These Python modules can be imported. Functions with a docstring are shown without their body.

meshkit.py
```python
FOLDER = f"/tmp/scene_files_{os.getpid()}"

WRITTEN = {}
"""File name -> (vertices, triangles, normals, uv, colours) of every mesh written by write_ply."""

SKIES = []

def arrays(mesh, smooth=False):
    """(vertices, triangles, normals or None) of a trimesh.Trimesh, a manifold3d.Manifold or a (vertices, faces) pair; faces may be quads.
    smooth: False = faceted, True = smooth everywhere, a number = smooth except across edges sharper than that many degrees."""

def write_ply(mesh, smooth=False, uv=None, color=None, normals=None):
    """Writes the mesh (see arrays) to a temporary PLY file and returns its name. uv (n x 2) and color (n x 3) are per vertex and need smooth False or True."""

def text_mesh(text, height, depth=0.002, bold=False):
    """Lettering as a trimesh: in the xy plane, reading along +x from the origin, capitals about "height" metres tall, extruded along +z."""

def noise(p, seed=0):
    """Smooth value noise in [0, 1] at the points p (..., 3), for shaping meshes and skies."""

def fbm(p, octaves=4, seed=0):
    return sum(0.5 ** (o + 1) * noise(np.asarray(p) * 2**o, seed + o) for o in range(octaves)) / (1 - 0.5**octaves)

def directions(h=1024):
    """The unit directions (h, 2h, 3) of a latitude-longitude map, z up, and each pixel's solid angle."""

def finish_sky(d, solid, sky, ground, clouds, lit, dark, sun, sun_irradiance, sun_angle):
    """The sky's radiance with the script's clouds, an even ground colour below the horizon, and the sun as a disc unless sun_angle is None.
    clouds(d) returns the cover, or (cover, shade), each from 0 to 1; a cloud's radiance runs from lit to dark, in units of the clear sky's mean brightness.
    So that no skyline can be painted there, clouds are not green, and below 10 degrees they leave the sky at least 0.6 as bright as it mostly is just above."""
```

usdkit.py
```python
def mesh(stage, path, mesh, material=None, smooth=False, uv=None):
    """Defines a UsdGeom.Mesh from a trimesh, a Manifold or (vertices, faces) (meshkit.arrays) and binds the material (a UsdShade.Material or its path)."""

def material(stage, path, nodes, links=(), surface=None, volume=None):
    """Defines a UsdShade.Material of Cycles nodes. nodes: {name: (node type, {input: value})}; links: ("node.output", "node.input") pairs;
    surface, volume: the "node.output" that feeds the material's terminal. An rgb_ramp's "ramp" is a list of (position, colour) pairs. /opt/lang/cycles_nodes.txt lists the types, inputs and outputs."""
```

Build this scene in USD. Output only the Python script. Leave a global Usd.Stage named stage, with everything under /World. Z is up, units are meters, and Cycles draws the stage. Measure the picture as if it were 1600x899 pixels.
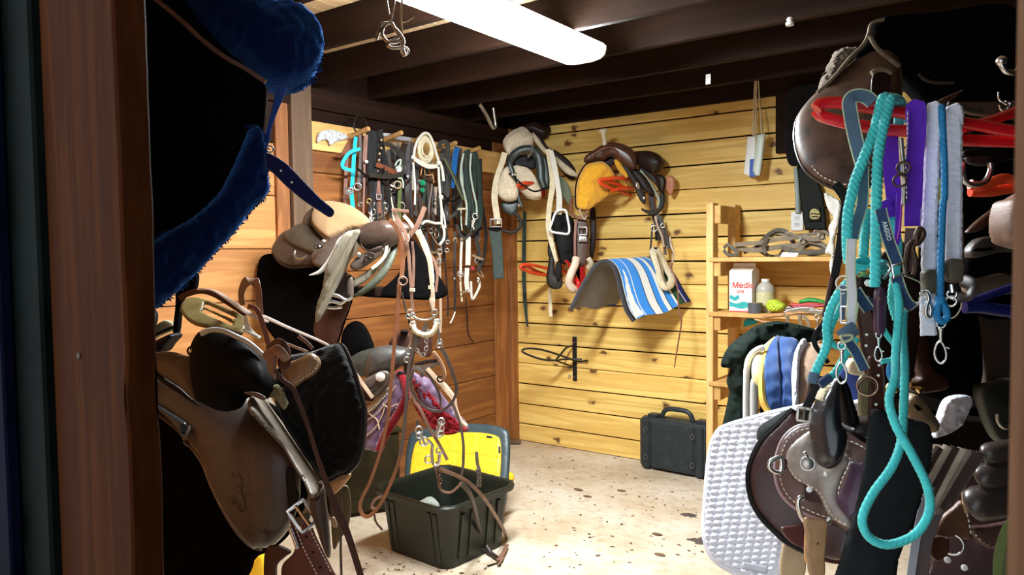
import math, random
import numpy as np, trimesh, shapely, usdkit, meshkit
from scipy.spatial import Delaunay
from scipy.interpolate import RBFInterpolator
from shapely.geometry import Polygon
from pxr import Usd, UsdGeom, UsdLux, UsdShade, Sdf, Gf, Vt

random.seed(7); rng = np.random.default_rng(7)
stage = Usd.Stage.CreateInMemory()
UsdGeom.SetStageUpAxis(stage, UsdGeom.Tokens.z); UsdGeom.SetStageMetersPerUnit(stage, 1.0)
UsdGeom.Xform.Define(stage, '/World'); UsdGeom.Scope.Define(stage, '/World/Looks')
T_ = Sdf.ValueTypeNames
# ------------------------------------------------------------------ camera
F = 1163.0; PX, PY = 800.0, 449.5
EYE = np.array([0.0, 0.0, 1.5])
RIGHT = np.array([0.80922918, 0.58736546, -0.01224573]); UP = np.array([-0.01741608, 0.04481906, 0.9988433]); FWD = np.array([-0.58723489, 0.80807987, -0.0464985])
cam = UsdGeom.Camera.Define(stage, '/World/camera')
cam.CreateHorizontalApertureAttr(36.0); cam.CreateVerticalApertureAttr(36.0 * 899 / 1600)
cam.CreateFocalLengthAttr(F * 36.0 / 1600); cam.CreateClippingRangeAttr(Gf.Vec2f(0.05, 60))
cam.CreateFStopAttr(11.0); cam.CreateFocusDistanceAttr(2.4)
_m = Gf.Matrix4d(1.0)
for _i, _v in enumerate((RIGHT, UP, -FWD, EYE)):
    _m.SetRow(_i, Gf.Vec4d(*map(float, _v), 1.0 if _i == 3 else 0.0))
cam.AddTransformOp().Set(_m)
EXPOSURE = 0.55
cam.GetPrim().CreateAttribute('exposure', T_.Float).Set(EXPOSURE)
# ------------------------------------------------------------------ daylight of the stable aisle behind the camera (dim, even)
sky = UsdLux.DomeLight.Define(stage, '/World/sky')
sky.CreateIntensityAttr(0.55); sky.CreateColorAttr(Gf.Vec3f(0.82, 0.92, 1.0))
TUBE_POWER = 112.0
# ------------------------------------------------------------------ geometry helpers
DSCALE = 1.0
def W(px, py, d):
    d = np.asarray(d, float) * DSCALE
    px, py, d = (np.asarray(v, float)[..., None] for v in (px, py, d))
    return EYE + d * (FWD + RIGHT * (px - PX) / F - UP * (py - PY) / F)
def on_plane(axis, val, px, py):
    r = FWD + RIGHT * (px - PX) / F - UP * (py - PY) / F
    return EYE + r * (val - EYE[axis]) / r[axis]
WX = lambda x, px, py: on_plane(0, x, px, py)
WY = lambda y, px, py: on_plane(1, y, px, py)
WZ = lambda z, px, py: on_plane(2, z, px, py)
def depth_of(p): return float((np.asarray(p) - EYE) @ FWD)
def K(x0, y0, s, pts):
    """crop coordinates to photo pixels; further columns kept"""
    return [(x0 + p[0] * s, y0 + p[1] * s, *p[2:]) for p in pts]
def P3(pts, d=None):
    """photo points (x, y, depth) to world"""
    a = np.array([(p[0], p[1], p[2] if len(p) > 2 else d) for p in pts], float)
    return W(a[:, 0], a[:, 1], a[:, 2])
def crv(p, k=6, closed=False):
    """Catmull-Rom through the points"""
    p = np.asarray(p, float); n = len(p)
    if n < 3: return p if n < 2 else np.linspace(p[0], p[1], k + 1)
    if closed: q = np.vstack([p[-1], p, p[0], p[1]])
    else: q = np.vstack([2 * p[0] - p[1], p, 2 * p[-1] - p[-2]])
    t = np.linspace(0, 1, k, endpoint=False)[:, None]; out = []
    for i in range(1, len(q) - 2):
        a, b, c, d = q[i - 1], q[i], q[i + 1], q[i + 2]
        out.append(0.5 * ((2 * b) + (-a + c) * t + (2 * a - 5 * b + 4 * c - d) * t**2 + (-a + 3 * b - 3 * c + d) * t**3))
    out = np.vstack(out)
    return out if closed else np.vstack([out, p[-1]])
def nrm(v): v = np.asarray(v, float); return v / np.maximum(np.linalg.norm(v, axis=-1, keepdims=True), 1e-12)
def tangents(p, closed=False):
    if closed: t = np.roll(p, -1, 0) - np.roll(p, 1, 0)
    else: t = np.gradient(p, axis=0)
    return nrm(t)
def sweep(p, ring, S, N, closed=False):
    """ring(i) -> (k,2) offsets along S and N at point i"""
    n = len(p); rings = [ring(i) for i in range(n)]; k = len(rings[0])
    v = np.vstack([p[i] + rings[i][:, :1] * S[i] + rings[i][:, 1:] * N[i] for i in range(n)])
    f = []
    for i in range(n if closed else n - 1):
        a, b = i * k, ((i + 1) % n) * k
        for j in range(k):
            j2 = (j + 1) % k; f += [(a + j, a + j2, b + j2), (a + j, b + j2, b + j)]
    if not closed:
        v = np.vstack([v, p[0], p[-1]]); c0, c1 = n * k, n * k + 1
        for j in range(k):
            j2 = (j + 1) % k; f += [(c0, j2, j), (c1, (n - 1) * k + j, (n - 1) * k + j2)]
    m = trimesh.Trimesh(v, np.array(f), process=False)
    if m.volume < 0: m.invert()
    return m
def frames(p, closed=False):
    t = tangents(p, closed); n0 = np.cross(t[0], [0.3, 0.2, 1.0])
    if np.linalg.norm(n0) < 1e-3: n0 = np.cross(t[0], [1.0, 0, 0])
    N = [nrm(n0)]
    for i in range(1, len(p)):
        v = N[-1] - t[i] * (N[-1] @ t[i]); N.append(nrm(v))
    N = np.array(N)
    if closed:
        a = N[-1] - t[0] * (N[-1] @ t[0]); b = nrm(a); ang = math.atan2(np.cross(N[0], b) @ t[0], N[0] @ b)
        for i in range(len(p)):
            x = -ang * i / len(p); B = np.cross(t[i], N[i]); N[i] = N[i] * math.cos(x) + B * math.sin(x)
    return np.cross(t, N), N
def tube(p, r, sides=8, closed=False, k=0, twist=0.0, lobes=0, amp=0.0, flat=1.0, flatdir=None):
    p = np.asarray(p, float)
    if k: 
        r = np.interp(np.linspace(0, 1, len(crv(p, k, closed))), np.linspace(0, 1, len(p)), np.broadcast_to(r, len(p))) if np.ndim(r) else r
        p = crv(p, k, closed)
    r = np.broadcast_to(r, len(p))
    if flatdir is None: S, N = frames(p, closed)
    else:
        t = tangents(p, closed); S = nrm(np.cross(t, np.broadcast_to(flatdir, p.shape))); N = np.cross(S, t)
    a = np.arange(sides) * 2 * math.pi / sides; L = np.r_[0, np.cumsum(np.linalg.norm(np.diff(p, axis=0), axis=1))]
    def ring(i):
        m = r[i] * (1 + amp * np.abs(np.sin(lobes * (a + twist * L[i])) ) ) if lobes else r[i]
        return np.stack([np.cos(a) * m, np.sin(a) * m * flat], 1)
    return sweep(p, ring, S, N, closed)
def rope(p, r, cell, amp=0.26):
    """braided rope: a tube whose radius follows a diamond braid of the given cell length"""
    p = crv(np.asarray(p, float), 12); L = np.r_[0, np.cumsum(np.linalg.norm(np.diff(p, axis=0), axis=1))]
    n = int(L[-1] / (cell / 7)); s = np.linspace(0, L[-1], n); p = np.stack([np.interp(s, L, p[:, i]) for i in range(3)], 1)
    S, N = frames(p); a = np.arange(20) * 2 * math.pi / 20
    def ring(i):
        u = s[i] / cell; cell_ = cell; m = r * (1 - amp / 2 + amp * np.abs(np.sin(2 * a + math.pi * u) * np.sin(2 * a - math.pi * u)) ** 0.7)
        return np.stack([np.cos(a) * m, np.sin(a) * m], 1)
    return sweep(p, ring, S, N)
def ribbon(p, w, t, face=None, side=None, k=6, closed=False, twist=None, wave=0.0):
    """a flat strap: width w across, thickness t; its face looks at the eye unless face or side (world vectors) say otherwise"""
    p = np.asarray(p, float); n0 = len(p)
    q = crv(p, k, closed) if k else p
    ex = lambda v: np.interp(np.linspace(0, 1, len(q)), np.linspace(0, 1, n0), np.asarray(v, float)) if np.ndim(v) else np.full(len(q), float(v))
    w, t = ex(w), ex(t); p = q; T = tangents(p, closed)
    if side is not None: S = np.broadcast_to(side, p.shape); S = nrm(S - T * (S * T).sum(1, keepdims=True)); N = np.cross(S, T)
    else:
        Nn = nrm(EYE - p) if face is None else np.broadcast_to(face, p.shape); S = nrm(np.cross(T, Nn)); N = np.cross(S, T)
    if twist is not None:
        a = np.radians(ex(twist))[:, None]; S, N = S * np.cos(a) + N * np.sin(a), N * np.cos(a) - S * np.sin(a)
    def ring(i):
        a, b = w[i] / 2, t[i] / 2; c = min(b * 0.6, a * 0.6)
        return np.array([(-a, -b + c), (-a + c, -b), (a - c, -b), (a, -b + c), (a, b - c), (a - c, b), (-a + c, b), (-a, b - c)])
    return sweep(p, ring, S, N, closed)
def dep(d):
    """a depth field over photo pixels: a number, control points (x, y, d), or a function"""
    if callable(d): return d
    if np.ndim(d) == 0: return lambda x, y: np.full(np.shape(x), float(d))
    a = np.array(d, float)
    if len(a) == 3:
        c = np.linalg.solve(np.c_[a[:, :2], np.ones(3)], 1 / a[:, 2]); return lambda x, y: 1 / (c[0] * np.asarray(x) + c[1] * np.asarray(y) + c[2])
    f = RBFInterpolator(a[:, :2] / 100, a[:, 2], kernel='thin_plate_spline', smoothing=0.0)
    return lambda x, y: f(np.stack([np.ravel(x), np.ravel(y)], 1) / 100).reshape(np.shape(x))
def outline(pts, k=5):
    """closed smooth outline; a point with a truthy third value is a corner"""
    n = len(pts); c = [i for i, p in enumerate(pts) if len(p) > 2 and p[2]]
    q = np.array([p[:2] for p in pts], float)
    if not c: return crv(q, k, True)
    out = []
    for a, b in zip(c, c[1:] + [c[0] + n]):
        s = np.array([q[i % n] for i in range(a, b + 1)]); out.append(crv(s, k)[:-1])
    return np.vstack(out)
def _resample(p, s):
    q = np.vstack([p, p[:1]]); L = np.r_[0, np.cumsum(np.linalg.norm(np.diff(q, axis=0), axis=1))]; n = max(8, int(L[-1] / s)); t = np.linspace(0, L[-1], n, endpoint=False)
    return np.stack([np.interp(t, L, q[:, i]) for i in range(2)], 1)
def slab(pts, d, th, sp=None, bulge=0.0, bw=None, relief=None, k=5, e=None, both=False, back=0.0, seed=1, jag=0.0, holes=()):
    """a sheet or cushion: a closed outline in photo pixels on the depth field d, th metres thick, edges rounded over e pixels;
    bulge swells it (over bw pixels from its edge), relief(x, y) adds metres to its face"""
    o = outline(pts, k) if k else np.array([p[:2] for p in pts], float)
    size = np.ptp(o, axis=0).max(); sp = sp or max(2.0, size / 46); o = _resample(o, sp)
    if jag: o = o + np.random.default_rng(seed).normal(0, jag, o.shape)
    poly = Polygon(o)
    if not poly.is_valid: poly = poly.buffer(0); poly = max(getattr(poly, 'geoms', [poly]), key=lambda g: g.area); o = _resample(np.array(poly.exterior.coords)[:-1], sp); poly = Polygon(o)
    bnd = [o]
    for h in holes:
        h = _resample(outline(h, k), sp); poly = poly.difference(Polygon(h)); bnd.append(h)
    e = e or sp * 0.8; f = dep(d); x0, y0, x1, y1 = poly.bounds
    gx, gy = np.meshgrid(np.arange(x0, x1, sp), np.arange(y0, y1, sp * 0.87)); gx[1::2] += sp / 2
    g = np.c_[gx.ravel(), gy.ravel()]; inner = poly.buffer(-e * 0.5)
    rings = [np.array(r.coords)[:-1] for gg in getattr(poly.buffer(-e * 0.35), 'geoms', [poly.buffer(-e * 0.35)]) if not gg.is_empty for r in [gg.exterior, *gg.interiors]]
    rings = [_resample(r, sp) for r in rings if len(r) > 3]
    g = g[shapely.contains_xy(poly.buffer(-e * 0.75), g[:, 0], g[:, 1])]
    nb = sum(len(b) for b in bnd); pt = np.vstack(bnd + rings + [g]); tri = Delaunay(pt).simplices; c = pt[tri].mean(1)
    tri = tri[shapely.contains_xy(poly, c[:, 0], c[:, 1])]
    a, b, cc = pt[tri[:, 0]], pt[tri[:, 1]], pt[tri[:, 2]]; ar = (b[:, 0] - a[:, 0]) * (cc[:, 1] - a[:, 1]) - (b[:, 1] - a[:, 1]) * (cc[:, 0] - a[:, 0])
    tri = tri[np.abs(ar) > 1e-6]; ar = ar[np.abs(ar) > 1e-6]; tri[ar > 0] = tri[ar > 0][:, ::-1]   # image y is down: this winding faces the eye
    x, y = pt[:, 0], pt[:, 1]; dist = shapely.distance(poly.boundary, shapely.points(pt)); dist[:nb] = 0
    p = W(x, y, f(x, y)); px = W(x + 2, y, f(x + 2, y)) - W(x - 2, y, f(x - 2, y)); py = W(x, y + 2, f(x, y + 2)) - W(x, y - 2, f(x, y - 2))
    n = nrm(np.cross(py, px)); n *= np.sign((n * (EYE - p)).sum(1, keepdims=True))
    rnd = np.sqrt(np.clip(1 - (1 - np.minimum(dist / e, 1)) ** 2, 0, 1)); up = rnd * th / 2
    if bulge:
        bw_ = bw or size / 2; q = np.sqrt(np.clip(1 - (1 - np.minimum(dist / bw_, 1)) ** 2, 0, 1)); up = up + bulge * q
    else: q = rnd
    if relief is not None: up = up + relief(x, y) * np.minimum(dist / e, 1)
    dn = rnd * th / 2 + (bulge * q if both else 0) + back * q
    m = len(pt); keep = np.arange(m) >= nb; idx = np.arange(m); idx2 = idx.copy(); idx2[keep] = m + np.arange(keep.sum())
    v = np.vstack([p + n * up[:, None], (p - n * dn[:, None])[keep]])
    out = trimesh.Trimesh(v, np.vstack([tri, idx2[tri][:, ::-1]]), process=False)
    return out
def line3(pts, d, off=0.0, k=6, closed=False):
    """a photo polyline laid on the depth field d, moved off metres towards the eye"""
    q = crv(np.array([p[:2] for p in pts], float), k, closed) if k else np.array([p[:2] for p in pts], float); f = dep(d); p = W(q[:, 0], q[:, 1], f(q[:, 0], q[:, 1]))
    return p + nrm(EYE - p) * off
def edging(pts, d, r, off=0.0, k=5, closed=True):
    o = outline(pts, k) if closed else crv(np.array([p[:2] for p in pts], float), k); f = dep(d); p = W(o[:, 0], o[:, 1], f(o[:, 0], o[:, 1])); p = p + nrm(EYE - p) * off
    return tube(p, r, 6, closed)
def stitches(p, length, gap, r):
    """a row of small stitches along a world polyline"""
    L = np.r_[0, np.cumsum(np.linalg.norm(np.diff(p, axis=0), axis=1))]; out = []
    for s in np.arange(0, L[-1] - length, length + gap):
        a, b = (np.array([np.interp(t, L, p[:, i]) for i in range(3)]) for t in (s, s + length)); out.append(tube([a, b], r, 4))
    return cat(out)
def inset(pts, px, k=5):
    o = Polygon(outline(pts, k)).buffer(-px); o = max(getattr(o, 'geoms', [o]), key=lambda g: g.area); return [tuple(c) for c in np.array(o.exterior.coords)]
each = list
def cat(ms): return trimesh.util.concatenate([m for m in ms if m is not None])
def box(lo, hi, bev=0.0):
    lo, hi = np.minimum(lo, hi), np.maximum(lo, hi)
    m = trimesh.creation.box(np.maximum(hi - lo, 1e-4))
    if bev:
        b = min(bev, (hi - lo).min() * 0.45); h = (hi - lo) / 2; pts = [np.array([sx * (h[0] - (i != 0) * b), sy * (h[1] - (i != 1) * b), sz * (h[2] - (i != 2) * b)]) for sx in (-1, 1) for sy in (-1, 1) for sz in (-1, 1) for i in range(3)]
        m = trimesh.convex.convex_hull(np.array(pts))
    m.apply_translation((lo + hi) / 2); return m
def obox(c, ax, half, bev=0.0):
    """box with centre c, three axis vectors (rows) and half sizes"""
    m = box(-np.asarray(half, float), np.asarray(half, float), bev); M4 = np.eye(4); M4[:3, :3] = nrm(np.asarray(ax, float)).T; M4[:3, 3] = c; m.apply_transform(M4); return m
def hullbar(a, b, w, t, side):
    """a square-edged bar from a to b"""
    a, b = np.asarray(a, float), np.asarray(b, float); T = nrm(b - a); S = nrm(side - T * (np.asarray(side) @ T)); N = np.cross(T, S)
    return obox((a + b) / 2, [T, S, N], [np.linalg.norm(b - a) / 2, w / 2, t / 2], min(w, t) * 0.12)
def ring3(c, R, r, n=None, u=None, sides=8, seg=20, arc=1.0, start=0.0, sx=1.0):
    """a metal ring about c in the plane normal to n"""
    n = nrm(EYE - c) if n is None else nrm(n); u = np.array([0, 0, 1.0]) if u is None else np.asarray(u, float); u = nrm(u - n * (u @ n)); v = np.cross(n, u)
    a = start + np.linspace(0, 2 * math.pi * arc, seg, endpoint=arc < 1)
    p = c + R * (np.cos(a)[:, None] * u + sx * np.sin(a)[:, None] * v); return tube(p, r, sides, arc >= 1)
def buckle(c, w, h, r, u, n=None):
    n = nrm(EYE - c) if n is None else nrm(n); u = nrm(u - n * (u @ n)); v = np.cross(n, u)
    q = [c + sx * w / 2 * v + sy * h / 2 * u for sx, sy in ((-1, -1), (-1, -.6), (-1, .6), (-1, 1), (0, 1), (1, 1), (1, .6), (1, -.6), (1, -1), (0, -1))]
    return cat([tube(q, r, 6, True), tube([c - h / 2 * u, c + h / 2 * u + n * r], r * 0.7, 6), ])
def chain(p, R, r):
    p = crv(np.asarray(p, float), 8); L = np.r_[0, np.cumsum(np.linalg.norm(np.diff(p, axis=0), axis=1))]; out = []
    for j, s in enumerate(np.arange(0, L[-1], R * 1.5)):
        c = np.array([np.interp(s, L, p[:, i]) for i in range(3)]); c2 = np.array([np.interp(s + 1e-3, L, p[:, i]) for i in range(3)]); t = nrm(c2 - c); n = np.cross(t, FWD if j % 2 else np.cross(t, FWD)); out.append(ring3(c, R, r, n, t, 6, 12, sx=0.65))
    return cat(out)
def lathe(prof, c, axis=(0, 0, 1), seg=24):
    """profile of (radius, height) about an axis through c"""
    m = trimesh.creation.revolve(np.array(prof, float), sections=seg); m.apply_transform(trimesh.geometry.align_vectors([0, 0, 1], nrm(axis))); m.apply_translation(c)
    if m.volume < 0: m.invert()
    return m
def ball(c, r, s=(1, 1, 1), sub=2):
    m = trimesh.creation.icosphere(sub, 1.0); m.apply_scale(np.asarray(s, float) * r); m.apply_translation(c); return m
def snap_hook(top, L, n=None, face=None):
    """a swivel snap hanging L metres below top: swivel ball, body, hook"""
    n = nrm(EYE - top) if n is None else nrm(n); u = np.array([0, 0, -1.0]); v = np.cross(n, u); s = L
    out = [ring3(top + u * .08 * s, .085 * s, .022 * s, n), ball(top + u * .21 * s, .06 * s), tube([top + u * .2 * s, top + u * .5 * s], [.05 * s, .035 * s], 8)]
    q = [top + u * a * s + v * b * s for a, b in ((.45, 0), (.55, -.08), (.72, -.12), (.88, -.09), (.97, .0), (.9, .09), (.75, .11), (.62, .08), (.5, .03))]
    out.append(tube(q, .028 * s, 7, k=3)); out.append(tube([top + u * .6 * s + v * .08 * s, top + u * .63 * s + v * .17 * s], .02 * s, 6)); return cat(out)
# ------------------------------------------------------------------ prims
_taken = {}
def numbered(base):
    n = _taken.get(base, 0); _taken[base] = n + 1
    return base if n == 0 else f'{base}_{n:03d}'
class Thing:
    """one top-level object; its parts are added, then done() writes it with its origin at its base"""
    def __init__(s, name, label=None, cat=None, group=None, kind=None):
        s.path = '/World/' + numbered(name); s.label, s.cat, s.group, s.kind, s.parts, s.n = label, cat, group, kind, [], {}
    def add(s, name, mesh, mat, under=None, label=None, smooth=52, kind=None):
        if isinstance(mesh, list):
            for m in mesh: p = s.add(name, m, mat, under, label, smooth, kind)
            return p
        key = (under, name); n = s.n.get(key, 0); s.n[key] = n + 1; name = name if n == 0 else f'{name}_{n:03d}'
        p = (under + '/' if under else '') + name; s.parts.append((p, mesh, mat, label, smooth, kind)); return p
    def done(s, base=None, single=False):
        lo = np.min([m.bounds[0] for _, m, *_ in s.parts], 0); hi = np.max([m.bounds[1] for _, m, *_ in s.parts], 0)
        base = np.array([(lo[0] + hi[0]) / 2, (lo[1] + hi[1]) / 2, lo[2]]) if base is None else np.asarray(base, float)
        if len(s.parts) == 1 and single is not None: 
            p, m, mat, label, smooth, kind = s.parts[0]; m = m.copy(); m.apply_translation(-base); g = usdkit.mesh(stage, s.path, m, mat, smooth); x = UsdGeom.Xformable(g); x.AddTranslateOp().Set(Gf.Vec3d(*map(float, base))); pr = g.GetPrim()
        else:
            x = UsdGeom.Xform.Define(stage, s.path); x.AddTranslateOp().Set(Gf.Vec3d(*map(float, base))); pr = x.GetPrim()
            for p, m, mat, label, smooth, kind in s.parts:
                m = m.copy(); m.apply_translation(-base); g = usdkit.mesh(stage, s.path + '/' + p, m, mat, smooth).GetPrim()
                if label: g.SetCustomDataByKey('label', label)
                if kind: g.SetCustomDataByKey('kind', kind)
        for k_, v_ in (('label', s.label), ('category', s.cat), ('group', s.group), ('kind', s.kind)):
            if v_: pr.SetCustomDataByKey(k_, v_)
        return s
def one(name, mesh, mat, label, cat, group=None, kind=None, smooth=35):
    t = Thing(name, label, cat, group, kind); t.add(name, mesh, mat, smooth=smooth); return t.done()
# ------------------------------------------------------------------ materials
def mat(name, col, rough=0.6, var=0.25, vs=18.0, bump=0.0, bs=300.0, metal=0.0, spec=0.5, coat=0.0, sheen=0.0, stint=(1, 1, 1), tone=None, stretch=(1, 1, 1), detail=4, trans=0.0, bd=0.002):
    """a procedural surface: colour drifting by var (towards tone) over noise of scale vs, fine bump of scale bs"""
    col = np.array(col, float); c2 = np.array(tone, float) if tone is not None else col * (1 - var); c3 = np.minimum(col * (1 + var * 0.6), 1)
    nodes = {'g': ('geometry', {}), 'mp': ('mapping', {'scale': stretch}), 'n': ('noise_texture', {'scale': vs, 'detail': detail, 'roughness': 0.6}),
             'r': ('rgb_ramp', {'ramp': [(0.3, tuple(c2)), (0.52, tuple(col)), (0.72, tuple(c3))]}),
             'p': ('principled_bsdf', {'roughness': rough, 'metallic': metal, 'specular_ior_level': spec, 'coat_weight': coat, 'coat_roughness': 0.25, 'sheen_weight': sheen, 'sheen_roughness': 0.5, 'sheen_tint': stint, 'transmission_weight': trans})}
    links = [('g.position', 'mp.vector'), ('mp.vector', 'n.vector'), ('n.fac', 'r.fac'), ('r.color', 'p.base_color')]
    if bump:
        nodes['bn'] = ('noise_texture', {'scale': bs, 'detail': 3, 'roughness': 0.6}); nodes['b'] = ('bump', {'strength': bump, 'distance': bd})
        links += [('mp.vector', 'bn.vector'), ('bn.fac', 'b.height'), ('b.normal', 'p.normal')]
    return usdkit.material(stage, '/World/Looks/' + name, nodes, links, surface='p.BSDF')
def wood(name, pale, dark, grain=(1.2, 14, 14), knots=0.0, rough=0.55, knot=(0.17, 0.065, 0.022), vary=0.25, kaxis=(2.2, 1, 3.2), spec=0.4, coat=0.0, ring=0.38, fine=0.55):
    """sawn board: figure stretched along the board, dark knots, each board its own cut and tone"""
    pale, dark = np.array(pale), np.array(dark)
    nodes = {'g': ('geometry', {}), 'o': ('object_info', {}), 'm': ('math', {'math_type': 'multiply', 'value2': 53.0}), 'cx': ('combine_xyz', {}), 'ad': ('vector_math', {'math_type': 'add'}),
             'mp': ('mapping', {'scale': grain}), 'n': ('noise_texture', {'scale': 1.0, 'detail': 3, 'roughness': 0.5, 'distortion': 0.6}), 'w': ('math', {'math_type': 'multiply', 'value2': 17.0}), 'sn': ('math', {'math_type': 'sine'}),
             'mr': ('map_range', {'from_min': -1, 'from_max': 1, 'to_min': 0, 'to_max': 1}),
             'mp2': ('mapping', {'scale': tuple(np.array(grain) * 7)}), 'n2': ('noise_texture', {'scale': 1.0, 'detail': 4, 'roughness': 0.7}),
             'mx': ('math', {'math_type': 'multiply', 'value2': ring}), 'm2': ('math', {'math_type': 'multiply_add', 'value2': fine}),
             'r': ('rgb_ramp', {'ramp': [(0.22, tuple(pale)), (0.55, tuple(pale * 0.45 + dark * 0.55)), (0.95, tuple(dark))]}),
             'hv': ('map_range', {'to_min': 1 - vary, 'to_max': 1 + vary * 0.6}), 'h': ('hsv', {}),
             'b': ('bump', {'strength': 0.25, 'distance': 0.002}), 'p': ('principled_bsdf', {'roughness': rough, 'specular_ior_level': spec, 'coat_weight': coat, 'coat_roughness': 0.2})}
    links = [('o.random', 'm.value1'), ('m.value', 'cx.x'), ('m.value', 'cx.y'), ('m.value', 'cx.z'), ('g.position', 'ad.vector1'), ('cx.vector', 'ad.vector2'), ('ad.vector', 'mp.vector'), ('mp.vector', 'n.vector'), ('n.fac', 'w.value1'), ('w.value', 'sn.value1'), ('sn.value', 'mr.value'),
             ('ad.vector', 'mp2.vector'), ('mp2.vector', 'n2.vector'), ('mr.result', 'mx.value1'), ('n2.fac', 'm2.value1'), ('mx.value', 'm2.value3'), ('m2.value', 'r.fac'), ('o.random', 'hv.value'), ('hv.result', 'h.value'), ('r.color', 'h.color'), ('m2.value', 'b.height'), ('b.normal', 'p.normal')]
    last = 'h.color'
    if knots:
        nodes |= {'km': ('mapping', {'scale': kaxis, 'rotation': (math.pi / 2, 0, 0)}), 'kn': ('noise_texture', {'scale': 9.0, 'detail': 2}), 'ks': ('vector_math', {'math_type': 'scale', 'scale': 0.16}), 'ka': ('vector_math', {'math_type': 'add'}), 'v': ('voronoi_texture', {'dimensions': '2D', 'scale': knots, 'randomness': 1.0}),
                  'kr': ('rgb_ramp', {'ramp': [(0.0, (1, 1, 1)), (0.075, (0.95, 0.95, 0.95)), (0.11, (0.35, 0.35, 0.35)), (0.17, (0.08, 0.08, 0.08)), (0.26, (0, 0, 0))]}), 'sc': ('separate_color', {}), 'gt': ('math', {'math_type': 'less_than', 'value2': 0.30}), 'kf': ('math', {'math_type': 'multiply'}), 'mk': ('mix', {'color2': knot})}
        links += [('ad.vector', 'km.vector'), ('km.vector', 'ka.vector1'), ('km.vector', 'kn.vector'), ('kn.color', 'ks.vector1'), ('ks.vector', 'ka.vector2'), ('ka.vector', 'v.vector'), ('v.distance', 'kr.fac'), ('v.color', 'sc.color'), ('sc.r', 'gt.value1'), ('kr.color', 'kf.value1'), ('gt.value', 'kf.value2'), ('kf.value', 'mk.fac'), (last, 'mk.color1')]; last = 'mk.color'
    links.append((last, 'p.base_color'))
    return usdkit.material(stage, '/World/Looks/' + name, nodes, links, surface='p.BSDF')
def leather(name, col, rough=0.42, var=0.35, spec=0.5, bump=0.25, coat=0.0, tone=None): return mat(name, col, rough, var, 22, bump, 420, spec=spec, coat=coat, tone=tone)
def cloth(name, col, bump=0.5, bs=700, var=0.2, sheen=0.3, vs=30): return mat(name, col, 0.9, var, vs, bump, bs, spec=0.15, sheen=sheen)
def fleece(name, col, var=0.35, sheen=0.3, stint=(1, 1, 1)): return mat(name, col, 1.0, var * .5, 40, 0.5, 160, spec=0.05, sheen=sheen, stint=stint, bd=0.006)
def emit(name, col, strength):
    return usdkit.material(stage, '/World/Looks/' + name, {'e': ('emission', {'color': col, 'strength': strength})}, surface='e.emission')
M = {}
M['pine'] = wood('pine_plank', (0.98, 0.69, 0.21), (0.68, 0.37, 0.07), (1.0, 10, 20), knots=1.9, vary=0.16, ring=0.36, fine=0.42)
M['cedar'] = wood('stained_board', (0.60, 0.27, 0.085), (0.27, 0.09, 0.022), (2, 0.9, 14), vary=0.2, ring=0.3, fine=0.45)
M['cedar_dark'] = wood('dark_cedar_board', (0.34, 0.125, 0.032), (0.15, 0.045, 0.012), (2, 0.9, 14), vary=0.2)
M['dark_stain'] = wood('dark_stained_wood', (0.020, 0.008, 0.004), (0.010, 0.004, 0.002), (0.9, 12, 12), vary=0.2, rough=0.7, spec=0.12)
M['black_stain'] = wood('black_stained_wood', (0.006, 0.004, 0.003), (0.003, 0.002, 0.002), (0.9, 12, 12), vary=0.2, rough=0.8, spec=0.05)
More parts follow.
